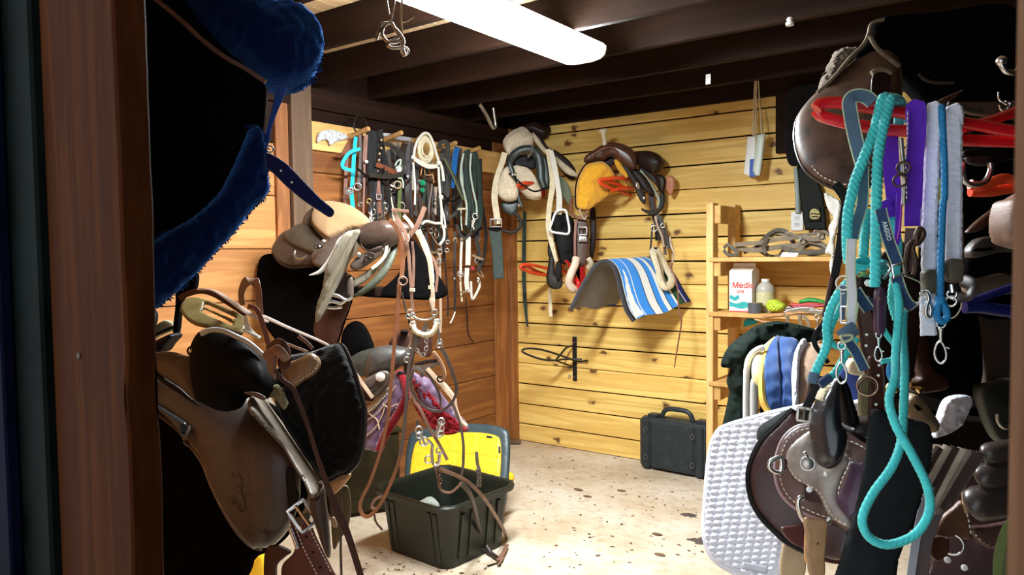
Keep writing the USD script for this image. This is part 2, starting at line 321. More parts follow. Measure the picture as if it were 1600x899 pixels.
M['pine_y'] = wood('pine_rail', (0.86, 0.55, 0.20), (0.60, 0.30, 0.09), (10, 1.0, 12), vary=0.1)
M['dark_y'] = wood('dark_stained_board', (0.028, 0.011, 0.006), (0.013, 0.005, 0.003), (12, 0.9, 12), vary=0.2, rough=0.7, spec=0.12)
M['deck'] = wood('roof_deck_wood', (0.80, 0.60, 0.36), (0.60, 0.42, 0.22), (10, 1.0, 10), vary=0.15)
M['post_red'] = wood('red_brown_post', (0.40, 0.15, 0.045), (0.17, 0.055, 0.015), (16, 16, 1.2), vary=0.1)
M['post_grey'] = wood('weathered_post', (0.17, 0.10, 0.058), (0.085, 0.046, 0.025), (16, 16, 1.2), vary=0.1)
M['jamb'] = wood('jamb_wood', (0.040, 0.0105, 0.002), (0.017, 0.004, 0.001), (26, 26, 1.5), vary=0.0, rough=0.7, spec=0.03)
M['nail'] = mat('dull_nail', (0.06, 0.05, 0.04), 0.8, .2, spec=.05)
M['jamb_pale'] = wood('worn_jamb', (0.15, 0.075, 0.04), (0.07, 0.03, 0.016), (26, 26, 1.5), vary=0.0, spec=0.05)
M['green_paint'] = mat('dark_green_paint', (0.002, 0.0035, 0.003), 0.6, 0.6, 9, 0.3, 120, spec=.02)
M['shelf_pine'] = wood('shelf_pine', (0.80, 0.50, 0.18), (0.52, 0.26, 0.07), (6, 6, 6), vary=0.15)
M['peg'] = wood('peg_wood', (0.62, 0.36, 0.13), (0.40, 0.20, 0.06), (10, 10, 10), vary=0.1)
M['steel'] = mat('bright_steel', (0.72, 0.72, 0.72), 0.28, 0.15, 60, metal=1.0)
M['old_steel'] = mat('dull_steel', (0.42, 0.39, 0.35), 0.42, 0.35, 60, metal=1.0)
M['brass'] = mat('brass', (0.62, 0.42, 0.16), 0.3, 0.2, 60, metal=1.0)
M['rust'] = mat('brown_iron', (0.10, 0.055, 0.035), 0.5, 0.4, 60, 0.4, 200, metal=0.6)
M['white_plastic'] = mat('white_plastic', (0.82, 0.83, 0.82), 0.4, 0.04)
M['black_iron'] = mat('black_iron', (0.025, 0.025, 0.025), 0.4, 0.3, metal=0.3)
M['red_paint'] = mat('red_enamel', (0.66, 0.010, 0.016), 0.2, 0.1, coat=0.6)
M['orange_paint'] = mat('orange_red_enamel', (0.80, 0.075, 0.02), 0.35, 0.12)
M['blue_paint'] = mat('blue_enamel', (0.01, 0.015, 0.12), 0.3, 0.1, coat=0.4)
M['stitch'] = mat('pale_thread', (0.55, 0.45, 0.30), 0.8, 0.1)
M['white_stitch'] = mat('white_thread', (0.75, 0.70, 0.62), 0.8, 0.1)
# ================================================================== the room
XL, YB, YF, XR, ZJ, ZD = -3.474, 4.799, 0.44, 0.55, 2.464, 2.630
PL, PZ0 = 0.1612, 0.140
t = Thing('floor', kind='structure')
floor_mat = usdkit.material(stage, '/World/Looks/concrete', {
    'g': ('geometry', {}), 'n': ('noise_texture', {'scale': 1.7, 'detail': 6, 'roughness': 0.62}), 'r': ('rgb_ramp', {'ramp': [(0.30, (0.46, 0.345, 0.22)), (0.47, (0.60, 0.49, 0.355)), (0.62, (0.68, 0.60, 0.485)), (0.8, (0.72, 0.66, 0.56))]}),
    'n2': ('noise_texture', {'scale': 14.0, 'detail': 5, 'roughness': 0.75}), 'r2': ('rgb_ramp', {'ramp': [(0.34, (0.62, 0.52, 0.38)), (0.5, (1, 1, 1))]}), 'mx': ('mix', {'mix_type': 'multiply', 'fac': 0.55}),
    'n3': ('noise_texture', {'scale': 90.0, 'detail': 4, 'roughness': 0.7}), 'b': ('bump', {'strength': 0.35, 'distance': 0.003}), 'p': ('principled_bsdf', {'roughness': 0.72, 'specular_ior_level': 0.35})},
    [('g.position', 'n.vector'), ('n.fac', 'r.fac'), ('g.position', 'n2.vector'), ('n2.fac', 'r2.fac'), ('r.color', 'mx.color1'), ('r2.color', 'mx.color2'), ('mx.color', 'p.base_color'), ('g.position', 'n3.vector'), ('n3.fac', 'b.height'), ('b.normal', 'p.normal')], surface='p.BSDF')
t.add('floor', box((XL - 0.2, -3.0, -0.1), (XR + 1.5, YB + 0.2, 0.0)), floor_mat, smooth=False); t.done((0, 0, 0))
stain_mat = mat('dark_floor_stain', (0.10, 0.075, 0.07), 0.6, 0.4, 40)
t = Thing('wall_back', kind='structure')
XD = -1.392; XPN = -0.62
for i in range(16):
    z0 = max(PZ0 + PL * (i - 1), 0.0); z1 = min(PZ0 + PL * i, 2.60)
    t.add('plank', box((XL, YB - 0.0012 * ((i * 7) % 5), z0 + 0.0045), (XPN, YB + 0.02, z1 - 0.0045 * (i % 4 != 3) - 0.0008), 0.003), M['pine'], smooth=False)
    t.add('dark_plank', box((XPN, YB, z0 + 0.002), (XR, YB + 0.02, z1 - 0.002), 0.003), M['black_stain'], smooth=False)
t.add('backing', box((XL - 0.05, YB + 0.021, 0), (XR + 0.05, YB + 0.06, 2.9)), M['black_stain'], smooth=False)
t.add('corner_post', box((XL, YB - 0.085, 0.0), (XL + 0.045, YB, ZJ), 0.004), M['post_red'], smooth=False)
t.add('post', box((XD - 0.02, YB - 0.045, 2.10), (XD + 0.10, YB - 0.002, ZJ), 0.004), M['dark_stain'], smooth=False)
t.add('ledger', box((XL, YB - 0.045, ZJ - 0.003), (XR, YB - 0.002, ZD), 0.003), M['dark_stain'], smooth=False)
t.done((XL, YB, 0))
t = Thing('wall_left', kind='structure')
t.add('backing', box((XL - 0.06, YF - 0.1, 0), (XL - 0.022, YB + 0.05, 2.9)), M['black_stain'], smooth=False)
for i, (z0, z1) in enumerate([(0, 0.39), (0.39, 0.68), (0.68, 0.97), (0.97, 1.259), (1.259, 1.538), (1.538, 1.83), (1.83, 2.12), (2.12, 2.62)]):
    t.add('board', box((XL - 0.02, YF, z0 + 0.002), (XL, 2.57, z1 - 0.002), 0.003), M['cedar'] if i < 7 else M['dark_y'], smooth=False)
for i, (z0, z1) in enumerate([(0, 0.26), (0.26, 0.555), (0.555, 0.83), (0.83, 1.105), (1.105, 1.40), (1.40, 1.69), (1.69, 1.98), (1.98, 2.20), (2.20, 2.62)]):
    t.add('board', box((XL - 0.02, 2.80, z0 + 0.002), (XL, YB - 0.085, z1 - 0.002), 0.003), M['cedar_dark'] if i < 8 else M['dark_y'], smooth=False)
t.add('stud', box((XL - 0.02, 2.57, 0), (XL + 0.02, 2.655, 2.62), 0.003), M['post_red'], smooth=False)
t.add('post', box((XL - 0.02, 2.66, 0), (XL + 0.045, 2.80, 2.62), 0.003), M['post_grey'], smooth=False)
t.add('end_post', box((XL, YB - 0.26, 0), (XL + 0.012, YB - 0.086, 2.4), 0.003), M['post_red'], smooth=False)
t.done((XL, 2.6, 0))
t = Thing('wall_right', kind='structure')
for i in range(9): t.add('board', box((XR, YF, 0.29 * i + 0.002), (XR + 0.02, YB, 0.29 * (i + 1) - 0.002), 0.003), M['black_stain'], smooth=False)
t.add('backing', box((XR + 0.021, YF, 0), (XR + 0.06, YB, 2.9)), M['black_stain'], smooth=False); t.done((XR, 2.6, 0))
# doorway: its left post and painted casing, its right jamb, and the wall about it
jl0, jl1 = WY(YF, 78, 450)[0], WY(YF, 192, 450)[0]; jr = WY(YF + 0.02, 1588, 450)[0]
t = Thing('wall_front', kind='structure')
for i in range(9):
    t.add('board', box((XL - 0.02, YF + 0.02, 0.29 * i + 0.002), (jl0 - 0.012, YF + 0.04, 0.29 * (i + 1) - 0.002), 0.003), M['cedar'], smooth=False)
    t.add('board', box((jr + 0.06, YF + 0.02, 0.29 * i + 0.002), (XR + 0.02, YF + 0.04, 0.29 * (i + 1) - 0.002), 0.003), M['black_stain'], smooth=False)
t.add('header', box((jl0, YF, 2.15), (jr + 0.08, YF + 0.09, 2.60), 0.004), M['dark_stain'], smooth=False)
t.done(((jl0 + jr) / 2, YF, 0))
post = box((jl0, YF, 0), (jl1, YF + 0.04, 2.15), 0.003).subdivide_to_size(0.02)
v = post.vertices; edge = v[:, 0] > jl1 - 0.004
v[:, 0] = v[:, 0] + edge * (meshkit.fbm(np.c_[v[:, 2] * 9, v[:, 1] * 20, v[:, 2] * 0], 3, 3) - 0.5) * 0.010 - edge * 0.014 * np.exp(-((v[:, 2] - 1.33) / 0.03) ** 2) * 0.3
post.vertices = v
t = Thing('trim_1', kind='structure'); t.add('post', post, M['jamb'], smooth=20)
t.add('nail_head', lathe([(0, 0), (0.004, 0), (0.004, 0.001), (0, 0.0015)], WY(YF - 0.0008, 123, 556), (0, -1, 0), 12), M['nail'], smooth=30); t.done(((jl0 + jl1) / 2, YF, 0))
t = Thing('trim_2', kind='structure'); t.add('casing', box((jl0 - 0.16, YF - 0.012, 0), (jl0 - 0.001, YF + 0.02, 2.6), 0.004), M['green_paint'], smooth=False)
t.add('casing_edge', box((jl0 - 0.185, YF - 0.03, 0), (jl0 - 0.0845, YF - 0.0125, 2.6), 0.003), mat('blue_black_paint', (0.0008, 0.0016, 0.007), 0.7, 0.5, 8, spec=.02), smooth=False); t.done((jl0 - 0.1, YF, 0))
t = Thing('trim_3', kind='structure'); t.add('jamb', box((jr, YF - 0.03, 0), (jr + 0.06, YF + 0.05, 2.15), 0.004), M['jamb_pale'], smooth=False); t.done((jr, YF, 0))
# ceiling: joists along the room, tongue-and-groove deck on top
t = Thing('ceiling', kind='structure')
for y in (0.88, 1.36, 1.85, 2.33, 2.815, 3.273, 3.763, 4.262):
    t.add('joist', box((XL - 0.02, y, ZJ), (XR + 0.02, y + 0.04, ZD), 0.004), M['dark_stain'], smooth=False)
nb = 44; xs = np.linspace(XL - 0.02, XR + 0.06, nb + 1)
for i in range(nb): t.add('deck_board', box((xs[i] + 0.0015, YF - 0.1, ZD + 0.0005), (xs[i + 1] - 0.0015, YB + 0.04, ZD + 0.02), 0.002), M['deck'], smooth=False)
t.add('roofing', box((XL - 0.1, YF - 0.1, ZD + 0.022), (XR + 0.1, YB + 0.1, ZD + 0.04)), M['black_stain'], smooth=False)
t.add('plate', box((XL, YF, ZJ - 0.12), (XL + 0.03, YB - 0.05, ZJ - 0.002), 0.004), M['dark_y'], smooth=False)
t.done((0, 2.6, ZJ))
# fluorescent wraparound fixture screwed to the joists
fx0, fx1, fy0, fy1 = -1.925, -1.685, 1.83, 3.085
t = Thing('fluorescent_light', 'long glowing white fluorescent fixture screwed under the ceiling joists', 'ceiling light')
def prof_x(y0, y1, pr):
    n = len(pr); v = np.array([(x, y, z) for y in (y0, y1) for x, z in pr]); f = []
    for j in range(n): k2 = (j + 1) % n; f += [(j, k2, n + k2), (j, n + k2, n + j)]
    for j in range(1, n - 1): f += [(0, j + 1, j), (n, n + j, n + j + 1)]
    m = trimesh.Trimesh(v, np.array(f), process=False); m.fix_normals(); return m
cxm = (fx0 + fx1) / 2; hw = (fx1 - fx0) / 2
pr = [(cxm + hw * a, ZJ - 0.014 - 0.062 * b) for a, b in ((-1, 0), (-1, 0.25), (-0.93, 0.62), (-0.75, 0.86), (-0.4, 0.98), (0.4, 0.98), (0.75, 0.86), (0.93, 0.62), (1, 0.25), (1, 0))]
t.add('diffuser', prof_x(fy0 + 0.012, fy1 - 0.012, pr), emit('tube_glow', (0.90, 0.97, 1.0), TUBE_POWER), smooth=False)
t.add('housing', box((fx0 + 0.01, fy0, ZJ - 0.0135), (fx1 - 0.01, fy1, ZJ - 0.0005), 0.002), M['white_plastic'], smooth=False)
for y in (fy0, fy1 - 0.011): t.add('end_cap', prof_x(y, y + 0.011, [(cxm + (x - cxm) * 1.01, z + (z < ZJ - 0.03) * -0.001) for x, z in pr]), M['white_plastic'], smooth=False)
t.done((cxm, (fy0 + fy1) / 2, ZJ))
# added unseen plank door on the right jamb, blocks daylight to the left saddles
hx, hy = jr + 0.085, YF - 0.035; da = math.radians(-72); du = np.array([math.cos(da), math.sin(da), 0]); dn = np.array([-du[1], du[0], 0])
t = Thing('door_1', kind='structure')
for i in range(8): t.add('board', obox(np.array([hx, hy, 1.07]) + du * (0.02 + 0.112 * (i + .5)), [du, dn, (0, 0, 1)], (.0545, .014, 1.05), .003), M['dark_y'], smooth=False)
for z_ in (.3, 1.05, 1.85): t.add('ledge', obox(np.array([hx, hy, z_]) + du * .47 + dn * .024, [du, dn, (0, 0, 1)], (.44, .010, .06), .003), M['dark_y'], smooth=False)
t.done((hx, hy, 0))
# ================================================================== materials for the tack
M['br_leather'] = leather('brown_leather', (0.075, 0.030, 0.015), 0.42)
M['dk_leather'] = leather('dark_brown_leather', (0.020, 0.009, 0.006), 0.42, spec=.3)
M['bk_leather'] = leather('black_leather', (0.007, 0.006, 0.006), 0.5, spec=.15)
M['red_leather'] = leather('russet_leather', (0.19, 0.058, 0.028), 0.45)
M['tan_leather'] = leather('tan_leather', (0.52, 0.26, 0.10), 0.5)
M['pale_leather'] = leather('pale_leather', (0.46, 0.32, 0.22), 0.5, 0.2)
M['cream'] = cloth('cream_webbing', (0.72, 0.62, 0.42))
M['white_web'] = cloth('white_webbing', (0.74, 0.70, 0.60), var=0.08)
M['grey_web'] = cloth('grey_webbing', (0.055, 0.047, 0.038))
M['olive'] = cloth('olive_webbing', (0.10, 0.13, 0.04))
M['dk_green'] = cloth('dark_green_webbing', (0.03, 0.05, 0.038))
M['pale_green'] = cloth('pale_green_webbing', (0.50, 0.58, 0.48))
M['cyan'] = cloth('cyan_webbing', (0.03, 0.50, 0.68), var=0.1)
M['blue_web'] = cloth('blue_webbing', (0.015, 0.12, 0.36), var=0.1)
M['green_web'] = cloth('bright_green_webbing', (0.0, 0.22, 0.09))
M['grey_leather'] = leather('grey_leather', (0.030, 0.025, 0.021), 0.5, spec=.25)
M['pink_web'] = cloth('red_plastic_bead', (0.5, 0.03, 0.05))
def dplane(axis, val):
    def f(x, y):
        x, y = np.asarray(x, float), np.asarray(y, float); return (val - EYE[axis]) / (FWD[axis] + RIGHT[axis] * (x - PX) / F - UP[axis] * (y - PY) / F)
    return f
dback = lambda off: dplane(1, YB - off)
dleft = lambda off: dplane(0, XL + off)
def PD(pts, f):
    """photo polyline (x, y[, extra metres nearer]) on a depth field"""
    a = np.array([(p[0], p[1]) for p in pts], float); e = np.array([p[2] if len(p) > 2 else 0.0 for p in pts]); return W(a[:, 0], a[:, 1], dep(f)(a[:, 0], a[:, 1]) - e)
def strap(pts, f, wpx, th=0.0035, k=5, **kw):
    """a flat strap drawn on a depth field; its width is given in photo pixels"""
    p = PD(pts, f); d = np.mean([depth_of(q) for q in p]); w = np.asarray(wpx, float) * d / F; return ribbon(p, w, th, k=k, **kw)
def cord(pts, f, rpx, k=5, sides=7, closed=False):
    p = PD(pts, f); d = np.mean([depth_of(q) for q in p]); return tube(p, np.asarray(rpx, float) * d / F, sides, closed, k=k)
def ringpx(x, y, rpx, f, wire=1.2, **kw):
    c = PD([(x, y)], f)[0]; s = depth_of(c) / F; return ring3(c, rpx * s, wire * s, **kw)
def ballpx(x, y, rpx, f, s=(1, 1, 1)):
    c = PD([(x, y)], f)[0]; return ball(c, rpx * depth_of(c) / F, s, 2)
def disc(x, y, rpx, f, dome=0.35, n=None, lift=0.0):
    c = PD([(x, y)], f)[0]; s = depth_of(c) / F * rpx; n = nrm(EYE - c) if n is None else n
    return lathe([(0, -0.1 * s), (s, -0.1 * s), (s, 0.1 * s), (s * 0.75, dome * s * 0.7), (s * 0.4, dome * s), (0, dome * s * 1.08)], c + n * lift, n, 18)
# ------------------------------------------------------------------ bridle rail and pegs on the left wall
def yL(px): return WX(XL + 0.02, px, 250)[1]
t = Thing('peg_rail', 'pale pine board with wooden pegs carrying the bridles on the left wall', 'peg rail')
t.add('board', box((XL + 0.0005, 2.803, 2.108), (XL + 0.022, YB - 0.14, 2.272), 0.003), M['pine_y'], smooth=False)
pegs = [(576, 201), (628, 207), (668, 212), (713, 223), (750, 231), (580, 232), (622, 263)]
for i, (x, y) in enumerate(pegs):
    tip = WX(XL + (0.20 if i < 5 else 0.13), x, y); root = np.array([XL + 0.022, tip[1], tip[2] - 0.035])
    t.add('peg', tube([root, tip - (tip - root) * 0.03, tip], [0.0155, 0.0155, 0.0135], 12), M['peg'])
t.done()
f = dleft(0.04)
pl = slab(K(480, 160, .2253, [(70, 280), (80, 215), (130, 190), (200, 195), (270, 225), (285, 250), (230, 265), (190, 280), (160, 300), (140, 260), (100, 265)]), f, 0.012, 3, relief=lambda x, y: 0.006 * meshkit.noise(np.stack([x * .2, y * .2, x * 0], -1), 4), k=4)
one('plastic_bag', pl, mat('crumpled_clear_plastic', (0.55, 0.56, 0.56), 0.22, 0.5, 60, spec=0.7), 'crumpled clear plastic bag tucked on the left end of the peg rail', 'plastic bag')
pl = slab(K(600, 180, .2002, [(0, 140), (60, 145), (150, 165), (225, 180), (235, 205), (150, 200), (60, 185), (0, 165)]), dleft(0.06), 0.012, 3, k=4)
one('plastic_bag', pl, mat('grey_plastic_bag', (0.40, 0.41, 0.43), 0.3, 0.4, 50, spec=0.6), 'grey plastic bag squeezed behind the pegs above the dark bridles', 'plastic bag')

BG = None
def tack(name, label, cat_, parts, group=None):
    """a bridle or halter: parts = (part name, material, 's'|'c'|'r'|'b'|'d', points or centre, width or radius in pixels, depth field)"""
    t = Thing(name, label, cat_, group or ('bridles on the peg rail' if cat_ == 'bridle' else None))
    for nm, m, kind, pts, w, f in parts:
        if kind == 's': g = strap(pts, f, w)
        elif kind == 'c': g = cord(pts, f, w)
        elif kind == 'r': g = ringpx(*pts, w, f)
        elif kind == 'b': g = ballpx(*pts, w, f)
        elif kind == 'd': g = disc(*pts, w, f)
        elif kind == 'k': c = PD([pts], f)[0]; s = depth_of(c) / F; g = buckle(c, w * s, w * 1.1 * s, 1.1 * s, np.array([0, 0, 1.0]))
        t.add(nm, g, M[m])
    return t.done()
a = lambda pts: K(480, 160, .2253, pts)
b = lambda pts: K(600, 180, .2002, pts)
c = lambda pts: K(620, 330, .2114, pts)
pa = lambda x, y: (480 + x * .2253, 160 + y * .2253)
pb = lambda x, y: (600 + x * .2002, 180 + y * .2002)
pc = lambda x, y: (620 + x * .2114, 330 + y * .2114)
A, B, D = dleft(0.05), dleft(0.10), dleft(0.15)
tack('halter', 'bright cyan nylon halter hanging at the left end of the peg rail', 'halter', [
    ('crown_strap', 'cyan', 's', a([(338, 240), (328, 330), (318, 480), (310, 600)]), 6.0, B), ('cheek_strap', 'cyan', 's', a([(305, 615), (315, 720), (322, 830)]), 6.4, B),
    ('noseband', 'cyan', 's', a([(368, 322), (300, 345), (258, 395), (244, 440), (268, 462), (335, 476)]), 5.5, D), ('ring', 'steel', 'r', pa(300, 612), 4.2, D), ('buckle', 'steel', 'k', pa(290, 625), 6, D)])
tack('leather_rein', 'plain russet leather strap hanging just left of the cyan halter', 'rein', [
    ('strap', 'red_leather', 's', a([(300, 300), (275, 400), (268, 520), (263, 660), (262, 800)]), 5.8, A), ('loop', 'red_leather', 's', a([(318, 240), (285, 300), (250, 360), (225, 375), (205, 360)]), 5.2, A)])
tack('bridle', 'black leather bridle with round brass studs on the first peg of the rail', 'bridle', [
    ('crown_strap', 'bk_leather', 's', a([(425, 195), (432, 330), (436, 480), (448, 640), (440, 760)]), 8.5, D), ('cheek_strap', 'bk_leather', 's', a([(458, 200), (462, 340), (470, 520), (462, 690), (470, 820)]), 7, D),
    ('browband', 'bk_leather', 's', a([(500, 190), (520, 300), (540, 420), (545, 500), (560, 640), (575, 760)]), 7.5, dleft(0.17)), ('cheek_strap', 'bk_leather', 's', a([(480, 200), (492, 330), (505, 470), (520, 600), (510, 740)]), 6.5, D),
    ('cord', 'dk_leather', 'c', a([(372, 300), (345, 220), (322, 160), (345, 95), (390, 105), (420, 165), (428, 200)]), 1.4, B),
    *[('stud', 'brass', 'd', pa(x, y), 2.2, dleft(0.19)) for x, y in ((512, 262), (512, 318), (500, 358), (496, 402))], ('ring', 'steel', 'r', pa(350, 585), 5.5, D), ('bit', 'steel', 'c', a([(430, 700), (445, 740), (440, 790), (470, 800)]), 1.4, D)])
tack('bridle', 'red-brown leather bridle with a slanting noseband, second in from the cyan halter', 'bridle', [
    ('cheek_strap', 'red_leather', 's', a([(408, 225), (402, 330), (398, 420)]), 6.5, dleft(0.16)), ('cheek_strap', 'red_leather', 's', a([(396, 425), (394, 600), (390, 720), (392, 840)]), 3.6, dleft(0.16)), ('noseband', 'red_leather', 's', a([(478, 430), (540, 455), (625, 498)]), 7.5, dleft(0.18)),
    ('throat_strap', 'red_leather', 's', a([(490, 470), (492, 600), (498, 690), (505, 770)]), 7, dleft(0.16)), ('ring', 'brass', 'r', pa(428, 685), 3.5, D), ('buckle', 'white_web', 'b', pa(410, 412), 3, dleft(0.18)), ('buckle', 'steel', 'k', pa(497, 655), 7, dleft(0.18))])
tack('bridle', 'grey-black bridle with a bowed-out browband under the second peg', 'bridle', [
    ('browband', 'grey_leather', 's', a([(530, 285), (600, 312), (655, 375), (680, 450), (650, 498), (560, 516), (430, 505)]), 6.5, dleft(0.2)), ('cheek_strap', 'dk_leather', 's', a([(560, 330), (575, 450), (600, 560), (575, 640), (545, 700)]), 6, D),
    ('cheek_strap', 'grey_web', 's', a([(600, 560), (570, 620), (545, 690), (520, 760), (530, 860)]), 6, D), ('rein', 'dk_leather', 's', a([(590, 320), (610, 480), (600, 640), (610, 780), (600, 880)]), 5, B), ('keeper', 'white_web', 's', a([(590, 575), (575, 605)]), 6, dleft(0.17)),
    ('bit', 'steel', 'c', a([(535, 740), (550, 760), (530, 790), (560, 830), (610, 845), (620, 890)]), 1.5, D), ('ring', 'steel', 'r', pa(537, 750), 4, D), ('ring', 'steel', 'r', pa(450, 760), 5, D)])
tack('bridle', 'olive green web bridle with mint knots under the second peg', 'bridle', [
    ('cheek_strap', 'olive', 's', a([(652, 430), (645, 560), (638, 700), (640, 800), (650, 900)]), 5.5, dleft(0.18)), ('cheek_strap', 'olive', 's', a([(635, 450), (640, 620), (630, 740), (632, 860)]), 4, D),
    ('tie', 'pale_green', 'c', a([(610, 440), (625, 410), (650, 400), (640, 440), (615, 460)]), 1.4, dleft(0.2)), ('tie', 'pale_green', 'c', a([(630, 525), (655, 530), (665, 560), (665, 595)]), 1.3, dleft(0.2)), ('ring', 'old_steel', 'r', pa(650, 720), 6, D)])
tack('bridle', 'grey bridle with jointed steel bits bunched low above the tan saddle', 'bridle', [
    ('cheek_strap', 'white_web', 's', a([(470, 660), (455, 720), (440, 790), (445, 880)]), 3.6, D), ('cheek_strap', 'grey_web', 's', a([(480, 690), (490, 780), (470, 850), (480, 920)]), 4.5, D), ('noseband', 'grey_leather', 's', a([(490, 820), (540, 850), (600, 850)]), 5, dleft(0.18)), ('cheek_strap', 'cream', 's', a([(575, 640), (590, 720), (600, 800), (620, 870)]), 3.5, D), ('cheek_strap', 'grey_web', 's', a([(560, 640), (570, 740), (585, 860)]), 4, D),
    ('bit', 'steel', 'c', a([(440, 840), (470, 800), (500, 800), (520, 780)]), 1.8, D), ('ring', 'steel', 'r', pa(540, 720), 5, D), ('rubber_bit', 'blue_web', 'b', pa(545, 885), 5, D), ('ring', 'steel', 'r', pa(500, 870), 5, D)])
tack('bridle', 'dark brown leather bridle with a round white concho, left of the white rope halter', 'bridle', [
    ('cheek_strap', 'dk_leather', 's', b([(165, 220), (130, 300), (112, 420), (118, 560), (125, 660), (145, 740)]), 9, D), ('cheek_strap', 'dk_leather', 's', b([(190, 215), (185, 330), (185, 480), (178, 600), (195, 760)]), 7, D), ('rein', 'dk_leather', 's', b([(210, 210), (212, 400), (205, 600), (215, 800)]), 6, B), ('rein', 'dk_leather', 's', b([(150, 220), (155, 420), (160, 600), (165, 760)]), 6, B),
    ('concho', 'white_plastic', 'd', pb(115, 420), 5, dleft(0.18)), ('ring', 'pale_leather', 'r', pb(105, 545), 5.5, dleft(0.18)), ('stud', 'steel', 'd', pb(183, 480), 2.5, dleft(0.17))])
E1, E2 = dleft(0.19), dleft(0.23)
tack('rope_halter', 'white braided rope halter draped over the middle peg', 'halter', [
    ('crown_rope', 'white_web', 'c', b([(232, 320), (240, 260), (262, 200), (305, 145), (350, 150), (385, 220), (408, 300), (428, 362)]), 2.2, E2), ('noseband', 'white_web', 's', b([(236, 338), (285, 372), (350, 400), (420, 398)]), [5, 7, 7.5, 6], E2),
    ('cheek_rope', 'white_web', 'c', b([(228, 370), (236, 470), (243, 580), (240, 700)]), 1.8, E2), ('cheek_rope', 'white_web', 'c', b([(228, 400), (224, 500), (226, 585)]), 1.6, E1), ('cheek_rope', 'white_web', 'c', b([(425, 405), (432, 540), (440, 640), (448, 730), (450, 880)]), 2.2, E2), ('tassel', 'white_web', 'c', b([(438, 368), (455, 430), (465, 515)]), 2.4, E2), ('cheek_rope', 'white_web', 'c', b([(445, 700), (470, 800), (480, 880)]), 1.6, E2), ('knot', 'white_web', 'b', pb(228, 330), 3.5, E2), ('knot', 'white_web', 'b', pb(428, 372), 4, E2), ('knot', 'white_web', 'b', pb(445, 640), 4, E2)])
def coil(name, mt, label, cat_, c0, axes, n, rpx, f, seed):
    r = np.random.default_rng(seed); th = np.linspace(0, 2 * math.pi * n, n * 16); w = 1 + 0.16 * np.sin(th * 0.37 + r.random() * 6) - 0.28 * th / th[-1]
    pts = [(c0[0] + axes[0] * w[i] * math.cos(th[i]) + 1.5 * math.sin(th[i] * .3), c0[1] + axes[1] * w[i] * math.sin(th[i]), 0.0025 * i / 16) for i in range(len(th))]
    return cord(pts, f, rpx, k=2, sides=6)
one('rope_coil', coil('rope_coil', 'cream', '', '', pb(325, 262), (11.5, 19), 5, 1.6, dleft(0.205), 3), M['cream'], 'cream cotton rope coil hung inside the white rope halter', 'rope')
tack('bridle', 'brown bridle with a bright green plastic fitting below the white halter noseband', 'bridle', [
    ('noseband', 'br_leather', 's', b([(280, 465), (340, 495), (420, 522)]), 3, E1), ('tie', 'tan_leather', 'c', b([(285, 470), (295, 425), (300, 400)]), 1.0, E1), ('tie', 'tan_leather', 'c', b([(318, 405), (320, 460), (350, 470), (380, 465), (388, 530)]), 1.0, E1), ('fitting', 'green_web', 'b', pb(300, 530), 5, E1), ('fitting', 'green_web', 'b', pb(300, 585), 4, E1),
    ('cheek_strap', 'br_leather', 's', b([(275, 500), (262, 590), (300, 690), (330, 740), (400, 780)]), 4.5, D), ('cheek_strap', 'grey_web', 's', b([(340, 520), (345, 600), (350, 700), (345, 860)]), 4.5, D), ('cheek_strap', 'dk_leather', 's', b([(370, 520), (385, 640), (380, 760), (390, 880)]), 5, D), ('cheek_strap', 'dk_leather', 's', b([(265, 520), (280, 650), (290, 800), (280, 880)]), 5, D), ('snap', 'steel', 'b', pb(400, 655), 3, E1), ('snap', 'steel', 'b', pb(398, 690), 3.5, E1), ('cheek_strap', 'pale_leather', 's', b([(405, 560), (400, 650), (398, 780)]), 5, D)])
tack('bridle', 'worn grey bridle with twisted bit rings hanging behind the tan saddle horn', 'bridle', [
    ('bit', 'steel', 'c', c([(265, 110), (250, 150), (270, 200), (300, 240), (330, 260)]), 1.2, D), ('cheek_strap', 'grey_web', 's', c([(205, 100), (215, 160), (225, 230), (255, 300)]), 4, D), ('cheek_strap', 'grey_leather', 's', c([(250, 40), (262, 130), (270, 250), (290, 330)]), 5, B), ('cheek_strap', 'dk_leather', 's', c([(300, 20), (305, 150), (312, 260)]), 5, B),
    ('rein', 'white_web', 'c', c([(185, 95), (220, 75), (280, 90), (330, 95), (350, 150), (345, 210), (315, 250)]), 2.3, dleft(0.25)), ('bit', 'steel', 'c', c([(230, 300), (270, 305), (300, 300), (330, 270)]), 2.0, dleft(0.25)), ('ring', 'steel', 'r', pc(315, 300), 4, dleft(0.25)), ('cheek_strap', 'pale_leather', 's', c([(315, 310), (318, 430), (322, 600), (325, 760), (322, 900)]), 4, dleft(0.2)), ('buckle', 'steel', 'k', pc(312, 370), 6, dleft(0.22)), ('ring', 'old_steel', 'r', pc(370, 290), 3, D), ('bit', 'old_steel', 'c', c([(290, 130), (280, 180), (300, 200), (310, 160), (295, 140)]), 1.2, D)])
